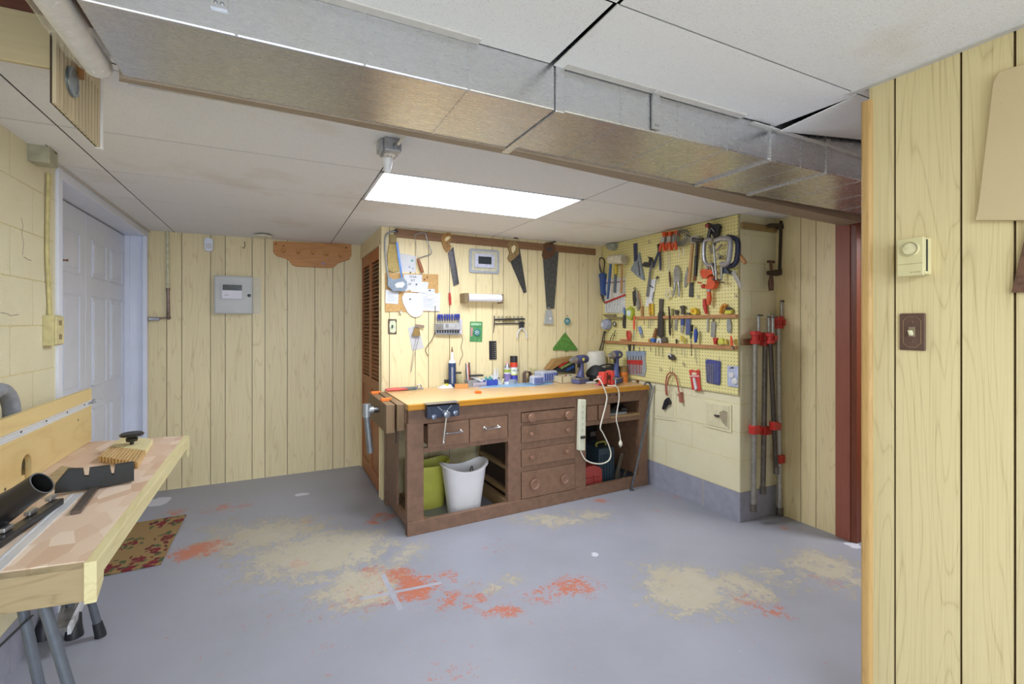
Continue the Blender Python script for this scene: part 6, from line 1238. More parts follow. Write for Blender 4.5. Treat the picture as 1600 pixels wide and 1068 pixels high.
peg('tape_roll', 'roll of blue grey tape hanging at the far left of the pegboard', 'tape roll', [('roll', 'c', (943.5, 506.5), (.052, .05), D2 + .035, M('#a0a6bb', .4)), ('core', 'c', (940.5, 507), (.022, .004), D2 + .04, M('#c9ccd8', .4), 'roll')])
peg('dial_gauge', 'small round dark rimmed dial gauge right of the tape roll', 'gauge', [('rim', 'o', (960, 506), (.021, .005), D2, m_dk), ('face', 'c', (960, 506), (.019, .008), D2, m_cream), ('needle', 'b', [(959,503),(961,508.5)], (.003, .001), D2 + .002, m_dk, 'face')])
peg('scissors', 'small scissors standing point down in the lower strip', 'scissors', [('blade', 'r', [(961.5,515),(959,524),(957.5,531)], .0035, D2, m_iron), ('blade', 'r', [(957.5,521),(954.5,528),(953,532)], .0035, D2, m_iron), ('joint', 'c', (960, 523.5), (.006, .004), D2 + .004, m_dk)])
peg('strap_cutter', 'dark pair of legs hanging at the far left of the lower strip', 'compass', [('leg', 'r', [(944,517),(941,533),(937,547)], .006, D2 + .005, m_dk), ('leg', 'r', [(945.5,518),(944,532),(941.5,547)], .006, F + .008, m_iron), ('joint', 'c', (944.5, 519), (.013, .01), D2 + .014, m_blk)])
peg('pliers', 'red handled pliers standing in the lower strip', 'pliers', [('handle', 'r', [(980,516.5),(980,524),(981,530)], [.008, .010, .007], D2 - .008, m_rd), ('handle', 'r', [(983,516.5),(984.5,524),(983.5,531)], [.010, .013, .008], D2 - .006, M('#d0463c', .35)), ('jaw', 'p', [(981,538),(985,538),(984.3,548),(982,548)], D - .004, D + .004, m_dk)])
peg('red_bar', 'thin red bar lying on the lower strip beside red pliers', 'bar', [('bar', 'r', [(969.5,530.8),(985.5,531)], .005, PB + .026, m_rd)])
peg('screwdriver', 'bright orange screwdriver hanging between the two strips', 'screwdriver', [('handle', 'r', [(991.5,493),(990.8,504),(990.7,515)], [.006, .012, .008], D2 + .012, M('#e0633a', .35)), ('shaft', 'r', [(990.7,515),(990.3,531)], .0035, D2 + .008, M('#5a8f8a', .4, .4)), ('tip', 'r', [(990.2,538),(989.6,548)], .006, D, m_iron)])
peg('putty_knife', 'light blue knife hanging slanted under the upper strip', 'knife', [('handle', 'p', [(996.5,511),(1000,509.5),(1003,520),(999.5,522)], D - .004, D + .006, M('#7d93c2', .4)), ('blade', 'p', [(999.7,521.5),(1002.8,520),(1005.5,525.5),(1002,528)], D - .003, D + .001, m_silver)])
peg('wooden_dowel', 'small brown round dowel end on the lower strip', 'dowel', [('dowel', 'c', (1014, 531.5), (.014, .02), D2 - .004, WOOD('#b88a5c', '#7a5227', 'Z', .5))])
peg('paint_brush', 'slanted brush with brown handle and blue base on lower strip', 'brush', [('handle', 'p', [(1023.5,512.5),(1026,514),(1022.5,528),(1019,527)], D, D2, m_wood2), ('base', 'p', [(1017,528),(1022.5,529),(1021.5,534.5),(1016.5,533)], D, D2 + .005, M('#3a68b4', .4))])
peg('white_clip', 'white plastic clip on the lower strip beneath the broad chisel', 'clip', [('clip', 'p', [(1026,529),(1032,528),(1033,535.5),(1030.5,536),(1030,531.5),(1028,532),(1027.5,535.5),(1025.5,535)], D, D2, m_wht)])
peg('metal_block', 'dark grey trapezoid block on the lower strip', 'block', [('block', 'p', [(1033.5,526),(1039.5,526.5),(1041,534),(1033,535.5)], D - .004, D2, M('#65625c', .45, .5))])
for k, (u, v, mm, lb) in enumerate(((1057, 531.5, m_dk, 'dark handled awl standing in the lower strip'), (1065, 526, m_yel, 'taller yellow handled awl standing in the lower strip'), (1070.5, 530, M('#b6b23f', .4), 'shorter yellow green handled awl in the lower strip'))):
    peg('awl', lb, 'awl', [('handle', 'r', [(u, v - 2), (u, v + 6.5)], [.008, .006], D2 - .01, mm), ('shaft', 'r', [(u, 543), (u, 553 + 2 * k)], .0022, D2 - .01, m_steel)])
peg('nut_driver', 'black and green nut driver hanging through the lower strip', 'screwdriver', [('handle', 'r', [(1081,507),(1080.5,518)], [.013, .011], F + .004, m_blk), ('collar', 'r', [(1080,519),(1079.5,528)], [.012, .007], F + .002, M('#3c5246', .4)), ('shaft', 'r', [(1079.7,528),(1080.5,556)], .003, F, m_dk)])
peg('screwdriver', 'fat blue handled screwdriver hanging right of the nut driver', 'screwdriver', [('handle', 'r', [(1087,513.5),(1087.5,521),(1087.3,527),(1086.8,535)], [.010, .017, .014, .009], F + .006, M('#2c4a9c', .3)), ('shaft', 'r', [(1087.2,543),(1088.6,569)], .0025, D2, m_steel)])
peg('red_cup', 'small red plastic cup shape on the lower strip', 'cup', [('cup', 'p', [(1113.5,528),(1120,527.5),(1119.5,531),(1118,534),(1119,538),(1115.5,538)], D, D2, m_rd)])
peg('protractor', 'yellow half round gauge on the lower strip', 'gauge', [('gauge', 'p', [(1121.5,537.5),(1122,530),(1125,527.5),(1129,528.5),(1130.5,533),(1130,537.5)], D, D2 - .006, M('#c8c653', .4))])
peg('yellow_wedge', 'small yellow wedge right of the yellow half round gauge', 'wedge', [('wedge', 'p', [(1131,537),(1132,530),(1134,529.5),(1136,537)], D, D2 - .004, M('#d4c35a', .4))])
peg('screwdriver', 'orange handled stubby screwdriver at the right of the lower strip', 'screwdriver', [('handle', 'r', [(1142,524),(1143,533),(1143.5,540)], [.005, .011, .008], F + .004, M('#dd5a2e', .35)), ('shaft', 'r', [(1143.5,540),(1147,545)], .005, F + .004, m_iron)])
for k in range(3): peg('pencil_stub', ('left', 'middle', 'right')[k] + ' one of three yellow pencil stubs at the lower strip end', 'pencil', [('pencil', 'r', [(1147 + 2.2 * k, 530 - .3 * k), (1147 + 2.2 * k, 538)], .0035, D, M('#c9a94a', .5))], 'pencil stubs')
for k, (u, v1, r) in enumerate(((1006, 549, .0025), (1016.5, 549, .003), (1024.5, 556, .0025), (1029.5, 556, .003), (1035.5, 558, .003), (1049.5, 549, .002), (975.5, 545, .002), (999, 549, .003))):
    o_ = peg('drill_bit', ('thin bit nearest the red pouch top', 'thin bit left of the paired bits', 'left bit of a close trio', 'middle bit of a close trio', 'longest bit of a close trio', 'lone thin bit above the small chuck', 'far left thin bit', 'bit right of the orange screwdriver tip')[k] + ' hanging below the lower strip', 'drill bit', [('bit', 'r', [(u, 542), (u, v1)], [r, r * .8], D2 - .012, m_iron)], 'bits under the lower strip')
for k, (u, v0, v1) in enumerate(((1006.5, 500, 507), (1013, 500, 512))): peg('nail_punch', ('shorter' if k == 0 else 'longer') + ' thin punch hanging below the upper strip left end', 'punch', [('shaft', 'r', [(u, v0), (u, v1)], .0022, D2 - .012, m_iron)], 'punches under the upper strip')
peg('drill_chuck', 'small dark drill chuck with key hanging on a hook', 'chuck', [('body', 'p', [(1043,556),(1047,553),(1050,554),(1053.5,559),(1052,562.5),(1045,561)], D - .005, D2, m_iron), ('key', 'r', [(1045.5,552),(1049,557)], .006, D2 + .004, m_silver), ('hook', 'r', [(1049,543),(1048.5,553)], .0018, D, m_steel)])
T = Thing('drill_bit_pouch', 'clear pouch of red drill bits hanging under the lower strip', 'pouch'); sh = T.part('pouch', seg_g(WP, ('', 'p', [(978,548),(1008.5,548),(1007.5,560),(1009,576),(1006.5,588),(993,585),(979,584),(979.5,565)], PB + .004, PB + .012)), M('#9fa3a6', .3, var=.08), bev=.002)
T.part('header_card', seg_g(WP, ('', 'p', [(978.5,549),(1008,549),(1007.5,556.5),(978.5,556)], PB + .012, PB + .0135)), M('#8a98ad', .45), parent=sh); T.part('red_tray', seg_g(WP, ('', 'p', [(979.5,562),(1003.5,562.5),(1003.5,570),(979.5,568.5)], PB + .012, PB + .016)), M('#c23a35', .4), parent=sh)
for k in range(9): u = 981 + 2.6 * k; T.part('bit', seg_g(WP, ('', 'r', [(u, 567), (u + .3, 582.5 + .15 * k)], .0035, PB + .015)), M('#a8403c', .4, .1) if k % 2 else M('#a8766f', .4, .3), parent=sh)
for k in range(6): u = 981 + 4.2 * k; T.part('bit_tip', seg_g(WP, ('', 'r', [(u, 556), (u, 562)], .003, PB + .014)), m_blk, parent=sh)
T = Thing('test_lead', 'red brown loop of cable with black clips hanging below the pegboard', 'cable'); T.part('cable', seg_g(WP, ('', 's', [(1041,617),(1040,604),(1041,592),(1044,584),(1050,582),(1055,586),(1058.5,597),(1061,613)], .0055, D2)), M('#a85a4a', .45), bev=0)
T.part('cable', seg_g(WP, ('', 's', [(1043,619),(1042.3,604),(1044,592),(1048,585)], .0045, D2 + .008)), M('#9c5648', .45))
T.part('clip', seg_g(WP, ('', 'p', [(1038,625),(1042,621),(1046,629),(1044.5,632),(1041,633),(1036,640),(1034,638)], PB - .01, PB + .02)), m_blk); T.part('clip', seg_g(WP, ('', 'p', [(1057.5,616),(1063,612.5),(1063,620),(1064.5,629),(1061,628),(1060.5,620)], PB - .01, PB + .02)), M('#a5685a', .45)); T.part('peg_hook', seg_g(WP, ('', 's', [(1047,573),(1047,581),(1050,584),(1051,574)], .002, D2)), m_steel)
T = Thing('blister_card', 'red blister pack with a white tool on the pegboard bottom edge', 'packet'); sh = T.part('card', seg_g(WP, ('', 'p', [(1076,578),(1082,577),(1086,579),(1092.5,576.5),(1094,600),(1095.5,611),(1081,608.5),(1078.5,590)], D - .003, D)), M('#c8433f', .4), bev=.001)
T.part('badge', seg_g(WP, ('', 'p', [(1080,583),(1083,581.3),(1087,581.5),(1089,583.5),(1087,585.3),(1082,585.5)], D, D + .001)), M('#e0d9b4', .4), parent=sh); T.part('tool', seg_g(WP, ('', 'p', [(1082,590),(1085,590),(1088.7,607),(1085.5,609)], D, D + .012)), m_wht, parent=sh); T.part('stripe', seg_g(WP, ('', 'p', [(1077.5,586.5),(1092.5,586.5),(1092.5,588),(1077.6,588)], D, D + .0008)), m_wht, parent=sh)
T = Thing('file_pouch', 'dark blue pouch of needle files hanging on two pegboard hooks', 'pouch'); sh = T.part('pouch', seg_g(WP, ('', 'p', [(1102,562),(1106,561),(1125.5,564),(1125,598),(1123,601.5),(1117,600),(1103.5,597)], D - .006, D)), M('#4a4f8c', .4), bev=.002)
for k in range(7): u = 1104.8 + 2.8 * k; T.part('needle_file', seg_g(WP, ('', 'b', [(u, 568), (u + .4, 597.5 + .3 * k)], (.008, .005), D + .002)), M('#8b8d9c', .35, .5) if k < 4 else M('#6f78a8', .4, .3), parent=sh)
for u in (1104, 1124.5): T.part('peg_hook', seg_g(WP, ('', 'r', [(u, 558), (u + .3, 564)], .002, D2)), m_steel)
T = Thing('blister_card', 'pale blue packet with two white discs at the pegboard corner', 'packet'); sh = T.part('card', seg_g(WP, ('', 'p', [(1136,571),(1153.5,572),(1153,605),(1136.5,602.5)], D - .003, D)), M('#b3bbd6', .35), bev=.001)
T.part('disc', seg_g(WP, ('', 'c', (1142, 585.5), (.021, .01), D + .008)), m_wht, parent=sh); T.part('disc', seg_g(WP, ('', 'c', (1147, 595.5), (.024, .01), D + .008)), m_wht, parent=sh); T.part('hanger_hole', seg_g(WP, ('', 'p', [(1141,573.5),(1146,573),(1147,575.5),(1140.5,575.5)], D, D + .0006)), m_dk, parent=sh)
for k, (u, v) in enumerate(((1015, 376), (1033, 575), (1069, 567), (1150, 460), (1091, 461))): peg('peg_hook', ('empty hook between the square and the orange clamps', 'empty hook below the red drill pouch', 'empty hook right of the small chuck', 'empty hook at the right edge below the try square', 'empty hook right of the dark chisel')[k] + ' on the pegboard', 'hook', [('hook', 's', [(u - 1.5, v - 2), (u - 1.8, v + 2.5), (u + .5, v + 4), (u + 1.5, v)], .002, D, m_steel)], 'empty pegboard hooks')
# access panels in the block wall
g = G(); plate(g, WP, [(1022.5,614),(1056,611),(1056,658),(1023,653)], 0, .006)
T = Thing('wall_hatch', 'small square painted hatch in the block wall beside the bench', 'hatch'); T.part('frame', g, m_block, bev=.002); T.part('door', seg_g(WP, ('', 'p', [(1025,617),(1052.5,614.5),(1052.5,653.5),(1025.5,649.5)], .006, .010)), m_block, bev=.002)
T = Thing('wall_hatch', 'cream metal hatch with a latch left open on the block wall', 'hatch')
def zrect(u0, v0, u1, v1, d0, d1, k=0): (a0, z1), (a1, z0) = WP.P(u0, v0, d1), WP.P(u1, v1, d1); g = G(); wbox(g, WP, a0, z0, a1, z1, d0, d1); return g
fr = T.part('frame', zrect(1101, 625, 1142.5, 676, 0, .010), m_block, bev=.003); dr_ = T.part('door', zrect(1103, 628, 1138.5, 671, .010, .016), M('#ddd5b2', .45, var=.06), bev=.003)
T.part('worn_patch', seg_g(WP, ('', 'p', [(1124,643),(1131,641),(1137,643),(1136.5,668),(1129,660),(1124,650)], .016, .0166)), M('#a89c82', .6), parent=dr_); T.part('latch', seg_g(WP, ('', 'p', [(1115,647.5),(1122,648.5),(1122,651.5),(1117,651)], .016, .03)), m_iron, parent=dr_)
# ---------------------------------------------------------------- clamps on the pier end
for k, (v, lb) in enumerate(((351, 'upper'), (534.5, 'lower'))): g = G(); a0, z = WE.P(1158, v, .02); wbox(g, WE, max(a0, XP + .002), z - .022, XR - .02, z + .022, 0, .02); single('wall_batten', lb + ' painted batten across the pier end', 'batten', g, WOOD('#a58c5c', '#6f5a32', 'X', .55) if k == 0 else WOOD('#8a6a4a', '#553a22', 'X', .5))
T = Thing('bar_clamp', 'old iron F clamp hanging high in the corner of the pier', 'clamp'); d = .05
T.part('bar', seg_g(WE, ('', 'b', [(1220.5,345),(1218,428)], (.024, .010), d)), M('#3f3832', .5, .4)); T.part('fixed_jaw', seg_g(WE, ('', 'p', [(1202,351),(1205,348.5),(1224,349),(1225,357),(1220,358),(1217,354),(1207,355)], d - .012, d + .012)), M('#463c34', .5, .4))
sj = T.part('sliding_jaw', seg_g(WE, ('', 'p', [(1202,423),(1208,421.5),(1222,420),(1222,429),(1215,431),(1203,429)], d - .012, d + .012)), M('#463c34', .5, .4)); T.part('screw', seg_g(WE, ('', 'r', [(1204.5,409),(1205.5,432)], .010, d)), M('#6a4a38', .4, .4), parent=sj); T.part('foot', seg_g(WE, ('', 'r', [(1200,408.5),(1209.5,409)], .010, d)), M('#5a4438', .45, .4), parent=sj); T.part('handle', seg_g(WE, ('', 'r', [(1205,431),(1204.5,443),(1205,454)], [.013, .020, .016], d)), WOOD('#6a4632', '#3c2418', 'Z', .4), parent=sj)
m_pipe = M('#9d9a94', .35, .7, .12); m_pipe2 = M('#6b655f', .4, .6, .2); m_cl = M('#b8302a', .4, var=.1)
def pipe_clamp(label, top, bot, r, d, mm, head, tail, hu=0):
    T = Thing('pipe_clamp', label, 'clamp', 'pipe clamps on the pier end')
    p, q = WE.W(*WE.P(*top, d), d), WE.W(*WE.P(*bot, d), d); q.z = max(q.z, 0.004); T.part('pipe', G().tube([p, q], r, 14), mm)
    def on(v): t_ = (v - top[1]) / (bot[1] - top[1]); return p + (q - p) * t_
    c = on(head[0]); e = on(head[1]); hd = T.part('head', G().tube([c, c + (e - c) * .3, c + (e - c) * .32, c + (e - c) * .7, c + (e - c) * .72, e], [r * 1.9, r * 1.9, r * 1.35, r * 1.35, r * 1.9, r * 1.9], 14), m_cl)
    T.part('jaw_plate', G().obox((c + e) / 2 + WE.r * (r * 2.2) + WE.n * .01, (r * 2.2, .03, (e - c).length * .5), (WE.r, WE.n, UP)), m_cl, parent=hd, bev=.004)
    T.part('screw', G().tube([c + WE.r * r * 2 + UP * .12, c + WE.r * r * 2 - UP * .03], .010, 10), m_silver, parent=hd); T.part('screw_handle', G().tube([c + WE.r * r * 2 + UP * .11 - WE.r * .02 + WE.n * .01, c + WE.r * r * 2 + UP * .11 + WE.r * .03 + WE.n * .01], .005, 8), m_dk, parent=hd)
    t0 = on(tail); tl = T.part('tail_stop', G().obox(t0, (r * 3.2, r * 3.0, .06), (WE.r, WE.n, UP)), m_cl, bev=.005); T.part('tail_jaw', G().obox(t0 + WE.r * r * 2.6 - UP * .01, (r * 2.6, .03, .05), (WE.r, WE.n, UP)), m_cl, parent=tl, bev=.005)
    T.part('pipe_foot', G().tube([q + UP * .05, q], r * 1.25, 14), m_pipe2)
pipe_clamp('leftmost grey pipe clamp with red head on the pier end', (1180,517), (1177,798), .0175, .06, m_pipe, (517, 537), 671)
pipe_clamp('second pipe clamp, dark pipe, right of the leftmost grey one', (1196,520), (1192,771), .0175, .06, m_pipe2, (519, 540), 672)
pipe_clamp('third pipe clamp with darker slanting pipe on the pier end', (1203,521), (1213,740), .0155, .118, M('#4f4640', .45, .5, .2), (520, 536), 664)
pipe_clamp('tallest light grey pipe clamp in the pier corner', (1216,497), (1218,803), .0185, .05, M('#aeaaa4', .35, .6, .1), (494, 513), 716)

# ---------------------------------------------------------------- router table at the left, its stand, and what lies on it
RT = 0.80
def q8(u, v, z=RT): return onz(u, v, z)
def osb_mat():
    t = NT('patterned_board'); c = t.coord(); v = t.N('ShaderNodeTexVoronoi', i_Scale=15.0, voronoi_dimensions='2D'); nz = t.noise(c, 6, 2)
    mp = t.N('ShaderNodeMapping'); mp.inputs['Scale'].default_value = (1.3, 0.55, 1); mp.inputs['Rotation'].default_value = (0, 0, 0.4); t.L(c, mp.inputs[0]); t.L(mp.outputs[0], v.inputs['Vector'])
    sp = t.N('ShaderNodeSeparateColor'); t.L(v.outputs['Color'], sp.inputs[0]); col = t.mix(sp.outputs[0], '#cda98c', '#eedcc8'); fine = t.noise(c, 170, 3)
    return t.out(t.mix(t.math('MULTIPLY', fine, 0.3), col, '#c2a287'), 0.55)
m_pl = WOOD('#e3d8a8', '#b9a566', 'Y', 0.55, 14, 0.45); m_plx = WOOD('#b5a17c', '#7c6a48', 'X', 0.6, 14, 0.6); m_birch = WOOD('#e4cc92', '#bd9650', 'Y', 0.5, 6, 0.4); m_alu = M('#e6e7ea', 0.3, 0.25, 0.03)
T = Thing('router_table', 'homemade router table with pale board top at the left edge', 'router table')
P1, P2 = q8(287, 680.5), q8(133, 875.5); dn = (q8(0, 893) - P2).normalized(); P3 = P2 + dn * ((P2.x + 0.925) / -dn.x); P4 = V((-0.925, P1.y + 0.07, RT)); ed = (P1 - P2).normalized()
xr = V((ed.y, -ed.x, 0))
g = G(); g.prism([P1, P2, P3, P4], (0, 0, -0.02)); tp = T.part('table_top', g, osb_mat(), bev=0.001)
g = G(); g.prism([P2 + dn * .001 - UP * .001, P2 + dn * .001 - UP * .104, P3 - UP * .104, P3 - UP * .001], ed * 0.03); T.part('front_board', g, m_plx, bev=0.002)
A, B_ = P2 - ed * 0.012, P1 + ed * 0.005
g = G(); hgt = [(0, 0.0), (0, -.104), (.16, -.104), (.20, -.060)]; L_ = (B_ - A).length
prof = [A - UP * .001, A - UP * .106, A + ed * .055 - UP * .075, A + ed * .06 - UP * .052, A + ed * .10 - UP * .052, B_ - ed * .09 - UP * .052, B_ - ed * .07 - UP * .105, B_ - UP * .105, B_ - UP * .001]
g.prism(prof, xr * .026); T.part('side_batten', g, m_pl, bev=0.002)
g = G(); g.prism([P4 - UP * .021, P1 - UP * .021, P1 - UP * .10, P4 - UP * .10], -ed * 0.03); T.part('rear_board', g, m_plx, bev=0.002)
s0, s1 = q8(-40, 919), q8(121, 771.5); dd = (s1 - s0).normalized(); sx = V((dd.y, -dd.x, 0)); g = G()
for o_ in (-.014, .014): g.obox((s0 + s1) / 2 + sx * o_ + UP * .001, (.006, (s1 - s0).length, .004), (sx, dd, UP))
g.obox((s0 + s1) / 2 + UP * .0003, (.022, (s1 - s0).length, .002), (sx, dd, UP)); T.part('mitre_track', g, m_alu, 'aluminium track')
# fence
fx = -0.842; y0f, y1f = 1.30, 3.145; zt = RT + 0.268; WFN = Wall((fx, 0, 0), (0, 1, 0)); g = G()
hc, _ = WFN.P(42, 752); hr = 0.042
def arch(z0): return [(hc - hr, RT + 0.001), (hc - hr, RT + .062)] + [(hc - hr * math.cos(math.pi * i / 10), RT + .062 + hr * math.sin(math.pi * i / 10)) for i in range(1, 10)] + [(hc + hr, RT + .062), (hc + hr, RT + 0.001)]
zs = RT + .182
g.prism([WFN.W(a, z) for a, z in [(y0f, RT + .001)] + arch(RT) + [(y1f, RT + .001), (y1f, zs), (y0f, zs)]], -WFN.n * 0.02); wbox(g, WFN, y0f, RT + .210, y1f, zt, -.02, 0); wbox(g, WFN, y0f, zs, y1f, RT + .210, -.02, -.010)
fc = T.part('fence', g, m_birch, bev=0.0015)
g = G(); wbox(g, WFN, y0f, zs, y1f, zs + .007, -.010, 0.001); wbox(g, WFN, y0f, RT + .203, y1f, RT + .210, -.010, 0.001); wbox(g, WFN, y0f, zs + .007, y1f, RT + .203, -.0102, -.008); T.part('fence_track', g, m_alu, 'aluminium track', parent=fc)
for k in range(7): a = 1.75 + k * 0.22; g = G(); g.lathe(WFN.W(a, zs + .014, -.008), WFN.n, [(.005, 0), (.005, .0015), (0, .002)], 10); T.part('screw', g, m_dk, parent=fc)
for u, v in ((8, 764), (122, 656)): a, z = WFN.P(u, v); g = G(); g.lathe(WFN.W(a, z, 0), WFN.n, [(.006, 0), (.005, .001), (0, .0012)], 10); T.part('screw', g, m_dk, parent=fc)
g = G(); e = WFN.W(y1f, zs + .014, -.003); g.tube([e - V((0, .02, 0)), e + V((0, .055, 0))], .005, 8); g.tube([e + V((0, .022, 0)), e + V((0, .05, 0))], .010, 10); g.obox(e + V((0.012, .045, 0.004)), (.035, .006, .008), ((1, 0, .2), (0, 1, 0), (-.2, 0, 1))); T.part('track_bolt', g, m_silver, parent=fc)
g = G(); wbox(g, WFN, y0f + .1, RT + .001, y1f - .25, RT + .02, -.06, -.02); T.part('fence_base', g, m_birch)
g = G(); c = V((fx - .05, hc, RT)); g.tube([c, c + UP * .05], .016, 12); g.tube([c + UP * .05, c + UP * .075], .011, 10); T.part('router_bit', g, M('#a78f78', .35, .7))
# hose behind the fence
g = G(); c0 = V((-0.90, 2.06, 1.02)); WH = Wall((-0.895, 0, 0), (0, 1, 0)); a, z = WH.P(-4, 655); 
g.tube(smooth_path(arc(WH.W(a, z, 0), 0.105, -40, 200, 12, WH.r, UP), 3), 0.026, 14); single('vacuum_hose', 'curved grey hose arching up behind the router table fence', 'hose', g, M('#8b8f97', .4, var=.15))
# stand
m_leg = M('#636972', .4, .3, .06); T = Thing('folding_stand', 'grey tubular folding stand with black feet under the router table', 'stand')
WY1 = Wall((0, 1.62, 0), (1, 0, 0)); WY2 = Wall((0, 1.74, 0), (1, 0, 0)); zu = RT - .022
def leg(w, p, q, r, foot=True):
    a, b = w.hit(*p), w.hit(*q); d = (b - a); top = a + d * ((zu - a.z) / d.z); bot = a + d * ((0.012 - a.z) / d.z)
    l = T.part('leg', G().tube([top, bot], r, 14), m_leg); T.part('rubber_foot', G().tube([top + (bot - top) * .93, bot, bot - UP * .010], [r * 1.15, r * 1.35, r * 1.4], 14), m_blk, parent=l)
    return top, bot
leg(WY1, (70.5, 950), (106.5, 1068), .0125); leg(WY2, (37.5, 958), (61, 1068), .0125); WY3 = Wall((0, 2.73, 0), (1, 0, 0)); leg(WY3, (137.5, 922), (157, 990), .0155); l4 = leg(Wall((0, 2.86, 0), (1, 0, 0)), (108, 935), (112, 985), .0155)
g = G(); a = WY2.hit(54, 956); a.y = 1.72; b = V((-0.84, 1.95, 0.50)); g.bar(a, V((a.x - .17, 1.80, a.z - .18)), .012, .004); T.part('brace', g, m_blk)
g = G(); g.box((-.86, 1.60, zu - .03), (-.48, 1.64, zu)); T.part('cross_bar', g, m_leg); g = G(); g.box((-.92, 2.71, zu - .03), (-.60, 2.75, zu)); T.part('cross_bar', g, m_leg)
T = Thing('step_stool', 'low ribbed aluminium step with black feet beneath the router table', 'step')
zt = 0.10; c = [onz(u, v, zt) for u, v in ((87, 984), (108, 982), (132, 932), (97, 936))]; g = G(); g.prism(c, -UP * .012); tr = T.part('tread', g, M('#a9a9a6', .35, .7, .1))
for k in range(7):
    f = (k + .5) / 7; a, b = c[0].lerp(c[1], f), c[3].lerp(c[2], f); T.part('rib', G().bar(a + UP * .003, b + UP * .003, .008, .006), M('#8c8985', .35, .6), parent=tr)
g = G(); g.bar(c[1] - UP * .006, c[2] - UP * .006, .012, .035, up=UP); T.part('side_rail', g, m_alu)
for u, v in ((69, 996), (116, 994)): p = onz(u, v, 0); T.part('foot', G().tube([p + UP * .001, p + UP * .05, p + UP * .09 + V((0, .03, 0))], [.034, .028, .018], 10), m_blk)
# on the table: mitre head, featherboard, dust nozzle, steel rule
T = Thing('mitre_gauge', 'black mitre gauge head with notches and steel bar on the router table', 'gauge')
WM = Wall((0, 0, 0), (1, 0, 0)); mb = q8(148, 763); dv = (q8(209, 752) - q8(86, 773)).normalized(); mb.z = 0.0; WM = Wall(mb, dv)
px = [(85,771),(86,757),(106,733),(130,732.5),(132,744),(138.5,744),(140,731.5),(172,727.5),(174.5,741),(178.5,741),(180,726.5),(209.5,722),(209.5,751),(148,763)]
pp = [WM.P(u, v, .012) for u, v in px]; g = G(); g.prism([WM.W(a, max(z, RT + .0012), .012) for a, z in pp], -WM.n * .024); hd = T.part('head', g, M('#1d1e1c', .45), bev=.001)
a, z = WM.P(155, 723); g = G(); g.lathe(WM.W(a, RT + .058, -.02), UP, [(.026, 0), (.026, .004), (.014, .007), (0, .008)], 16); T.part('washer', g, m_silver, parent=hd)
g = G(); b0, b1 = q8(118, 803), q8(149, 763); g.bar(b0 + UP * .006, b1 + UP * .006, .026, .009, up=UP); T.part('bar', g, M('#6f6259', .35, .6))
g = G(); b0, b1 = q8(72, 747), q8(103, 729); bx = (b1 - b0).normalized(); g.prism([q8(70, 749, RT + .02), q8(86, 757, RT + .02), q8(117, 730, RT + .02), q8(96, 727, RT + .02)], -UP * .019); single('wood_strip', 'flat tan plywood strip behind the black mitre gauge', 'strip', g, m_plx, bev=.001)
T = Thing('featherboard', 'slotted pale wooden featherboard clamped on the router table', 'featherboard'); zf = RT + .026
f0, f1, f2, f3 = q8(154, 712, zf), q8(216, 722, zf), q8(239, 685, zf), q8(192, 681, zf); n = 12; g = G()
g.prism([f0.lerp(f3, .45), f1.lerp(f2, .45), f2, f3], -UP * .024); bd = T.part('body', g, m_pl, bev=.001)
for k in range(n): s_, e_ = (k + .08) / n, (k + .86) / n; a, b = f0.lerp(f1, s_), f0.lerp(f1, e_); c, d = f0.lerp(f3, .46).lerp(f1.lerp(f2, .46), e_), f0.lerp(f3, .46).lerp(f1.lerp(f2, .46), s_); T.part('finger', G().prism([a, b, c, d], -UP * .024), WOOD('#d9b880', '#a87b3f', 'Y', .5), parent=bd)
c = q8(206, 694, zf); g = G(); g.lathe(c, UP, [(.008, 0), (.008, .012), (.022, .016), (.024, .030), (.016, .036), (.016, .040), (.045, .042), (.048, .050), (.040, .056), (.012, .053), (0, .056)], 24); T.part('knob', g, M('#2d2b29', .4))
T = Thing('dust_nozzle', 'big black dust nozzle tube lying on the router table', 'nozzle'); ax = q8(66, 754, RT + .15); d = V((-.78, .22, -.57)).normalized(); m_nz = M('#201f1f', .3)
g = G(); g.lathe(ax, d, [(0.0, .17), (.030, .16), (.030, 0.0), (.034, 0.0), (.034, .06), (.040, .11), (.045, .165), (.030, .185)], 28); tb = T.part('tube', g, m_nz)
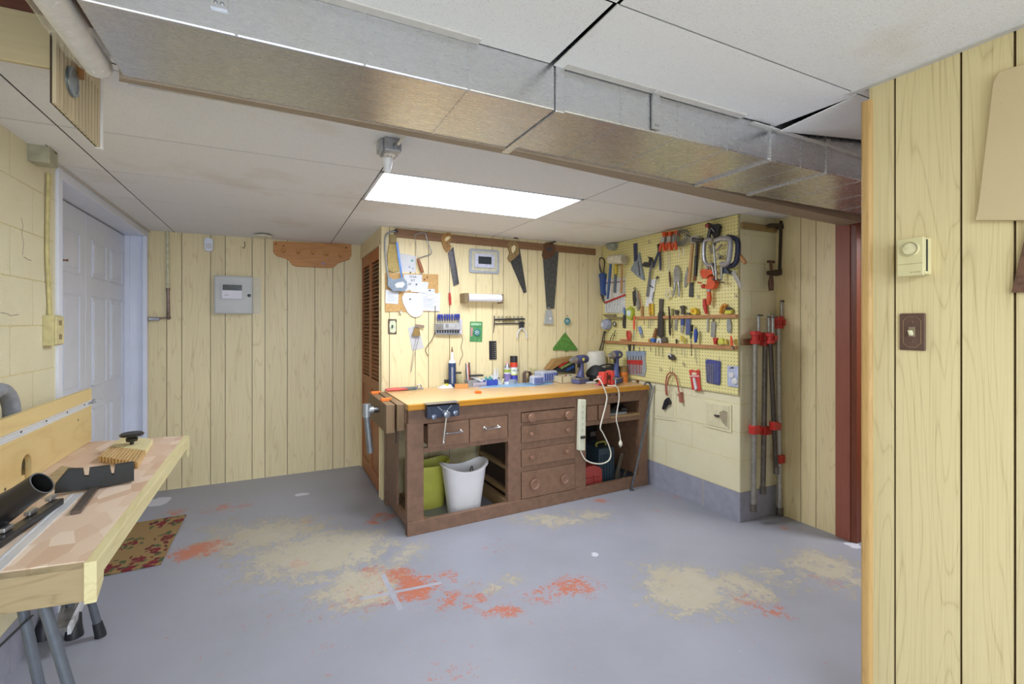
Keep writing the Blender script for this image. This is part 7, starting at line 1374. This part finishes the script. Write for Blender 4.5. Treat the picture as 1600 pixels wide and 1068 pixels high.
ba, bb_ = q8(91, 783, RT + .012), q8(-10, 852, RT + .012); sdv = (bb_ - ba).normalized(); g = G(); g.bar(ba, bb_, .03, .020, up=UP); br = T.part('flange', g, m_nz, bev=.002)
for u, v in ((80, 777), (48, 799), (9, 825)): p = q8(u, v, RT + .03); g = G(); g.bar(p - sdv * .022, p + sdv * .022, .016, .012, up=UP); T.part('steel_clip', g, m_silver, parent=br, bev=.002)
# floral mat
def mat_mat():
    t = NT('floral_mat'); c = t.coord(); wv = t.noise(c, 420, 2); nz = t.noise(c, 30, 3)
    mp = t.N('ShaderNodeMapping'); mp.inputs['Scale'].default_value = (1.0, .75, 1); t.L(c, mp.inputs[0]); nv = t.N('ShaderNodeTexNoise', i_Scale=26.0); t.L(mp.outputs[0], nv.inputs['Vector'])
    mx = t.N('ShaderNodeMix', data_type='VECTOR'); mx.inputs[0].default_value = .06; t.L(mp.outputs[0], mx.inputs[4]); t.L(nv.outputs['Color'], mx.inputs[5])
    v = t.N('ShaderNodeTexVoronoi', i_Scale=6.5, voronoi_dimensions='2D'); t.L(mx.outputs[1], v.inputs['Vector']); v2 = t.N('ShaderNodeTexVoronoi', i_Scale=26.0, voronoi_dimensions='2D'); t.L(mx.outputs[1], v2.inputs['Vector'])
    fl = t.math('LESS_THAN', v.outputs['Distance'], .18); near = t.math('LESS_THAN', v.outputs['Distance'], .44); lf = t.math('MULTIPLY', near, t.math('LESS_THAN', v2.outputs['Distance'], .36))
    base = t.mix(wv, '#8d6f42', '#a98a58'); sp = t.N('ShaderNodeSeparateColor'); t.L(v2.outputs['Color'], sp.inputs[0])
    leaf = t.mix(t.math('GREATER_THAN', sp.outputs[0], .5), '#4f5a36', '#6b2a2a'); col = t.mix(lf, base, leaf); col = t.mix(t.math('MULTIPLY', fl, t.math('GREATER_THAN', nz, .42)), col, '#7d2029')
    t.bump(wv, .003); return t.out(col, .9)
m1, m2 = onz(291, 803, .008), onz(251, 880, .008); g = G(); dx = V((-.36, -.02, 0)); g.prism([m1, m2, m2 + dx, m1 + dx], -UP * .0075); single('floor_mat', 'brown floral mat on the floor behind the router table', 'mat', g, mat_mat(), bev=.002)

finish_things()
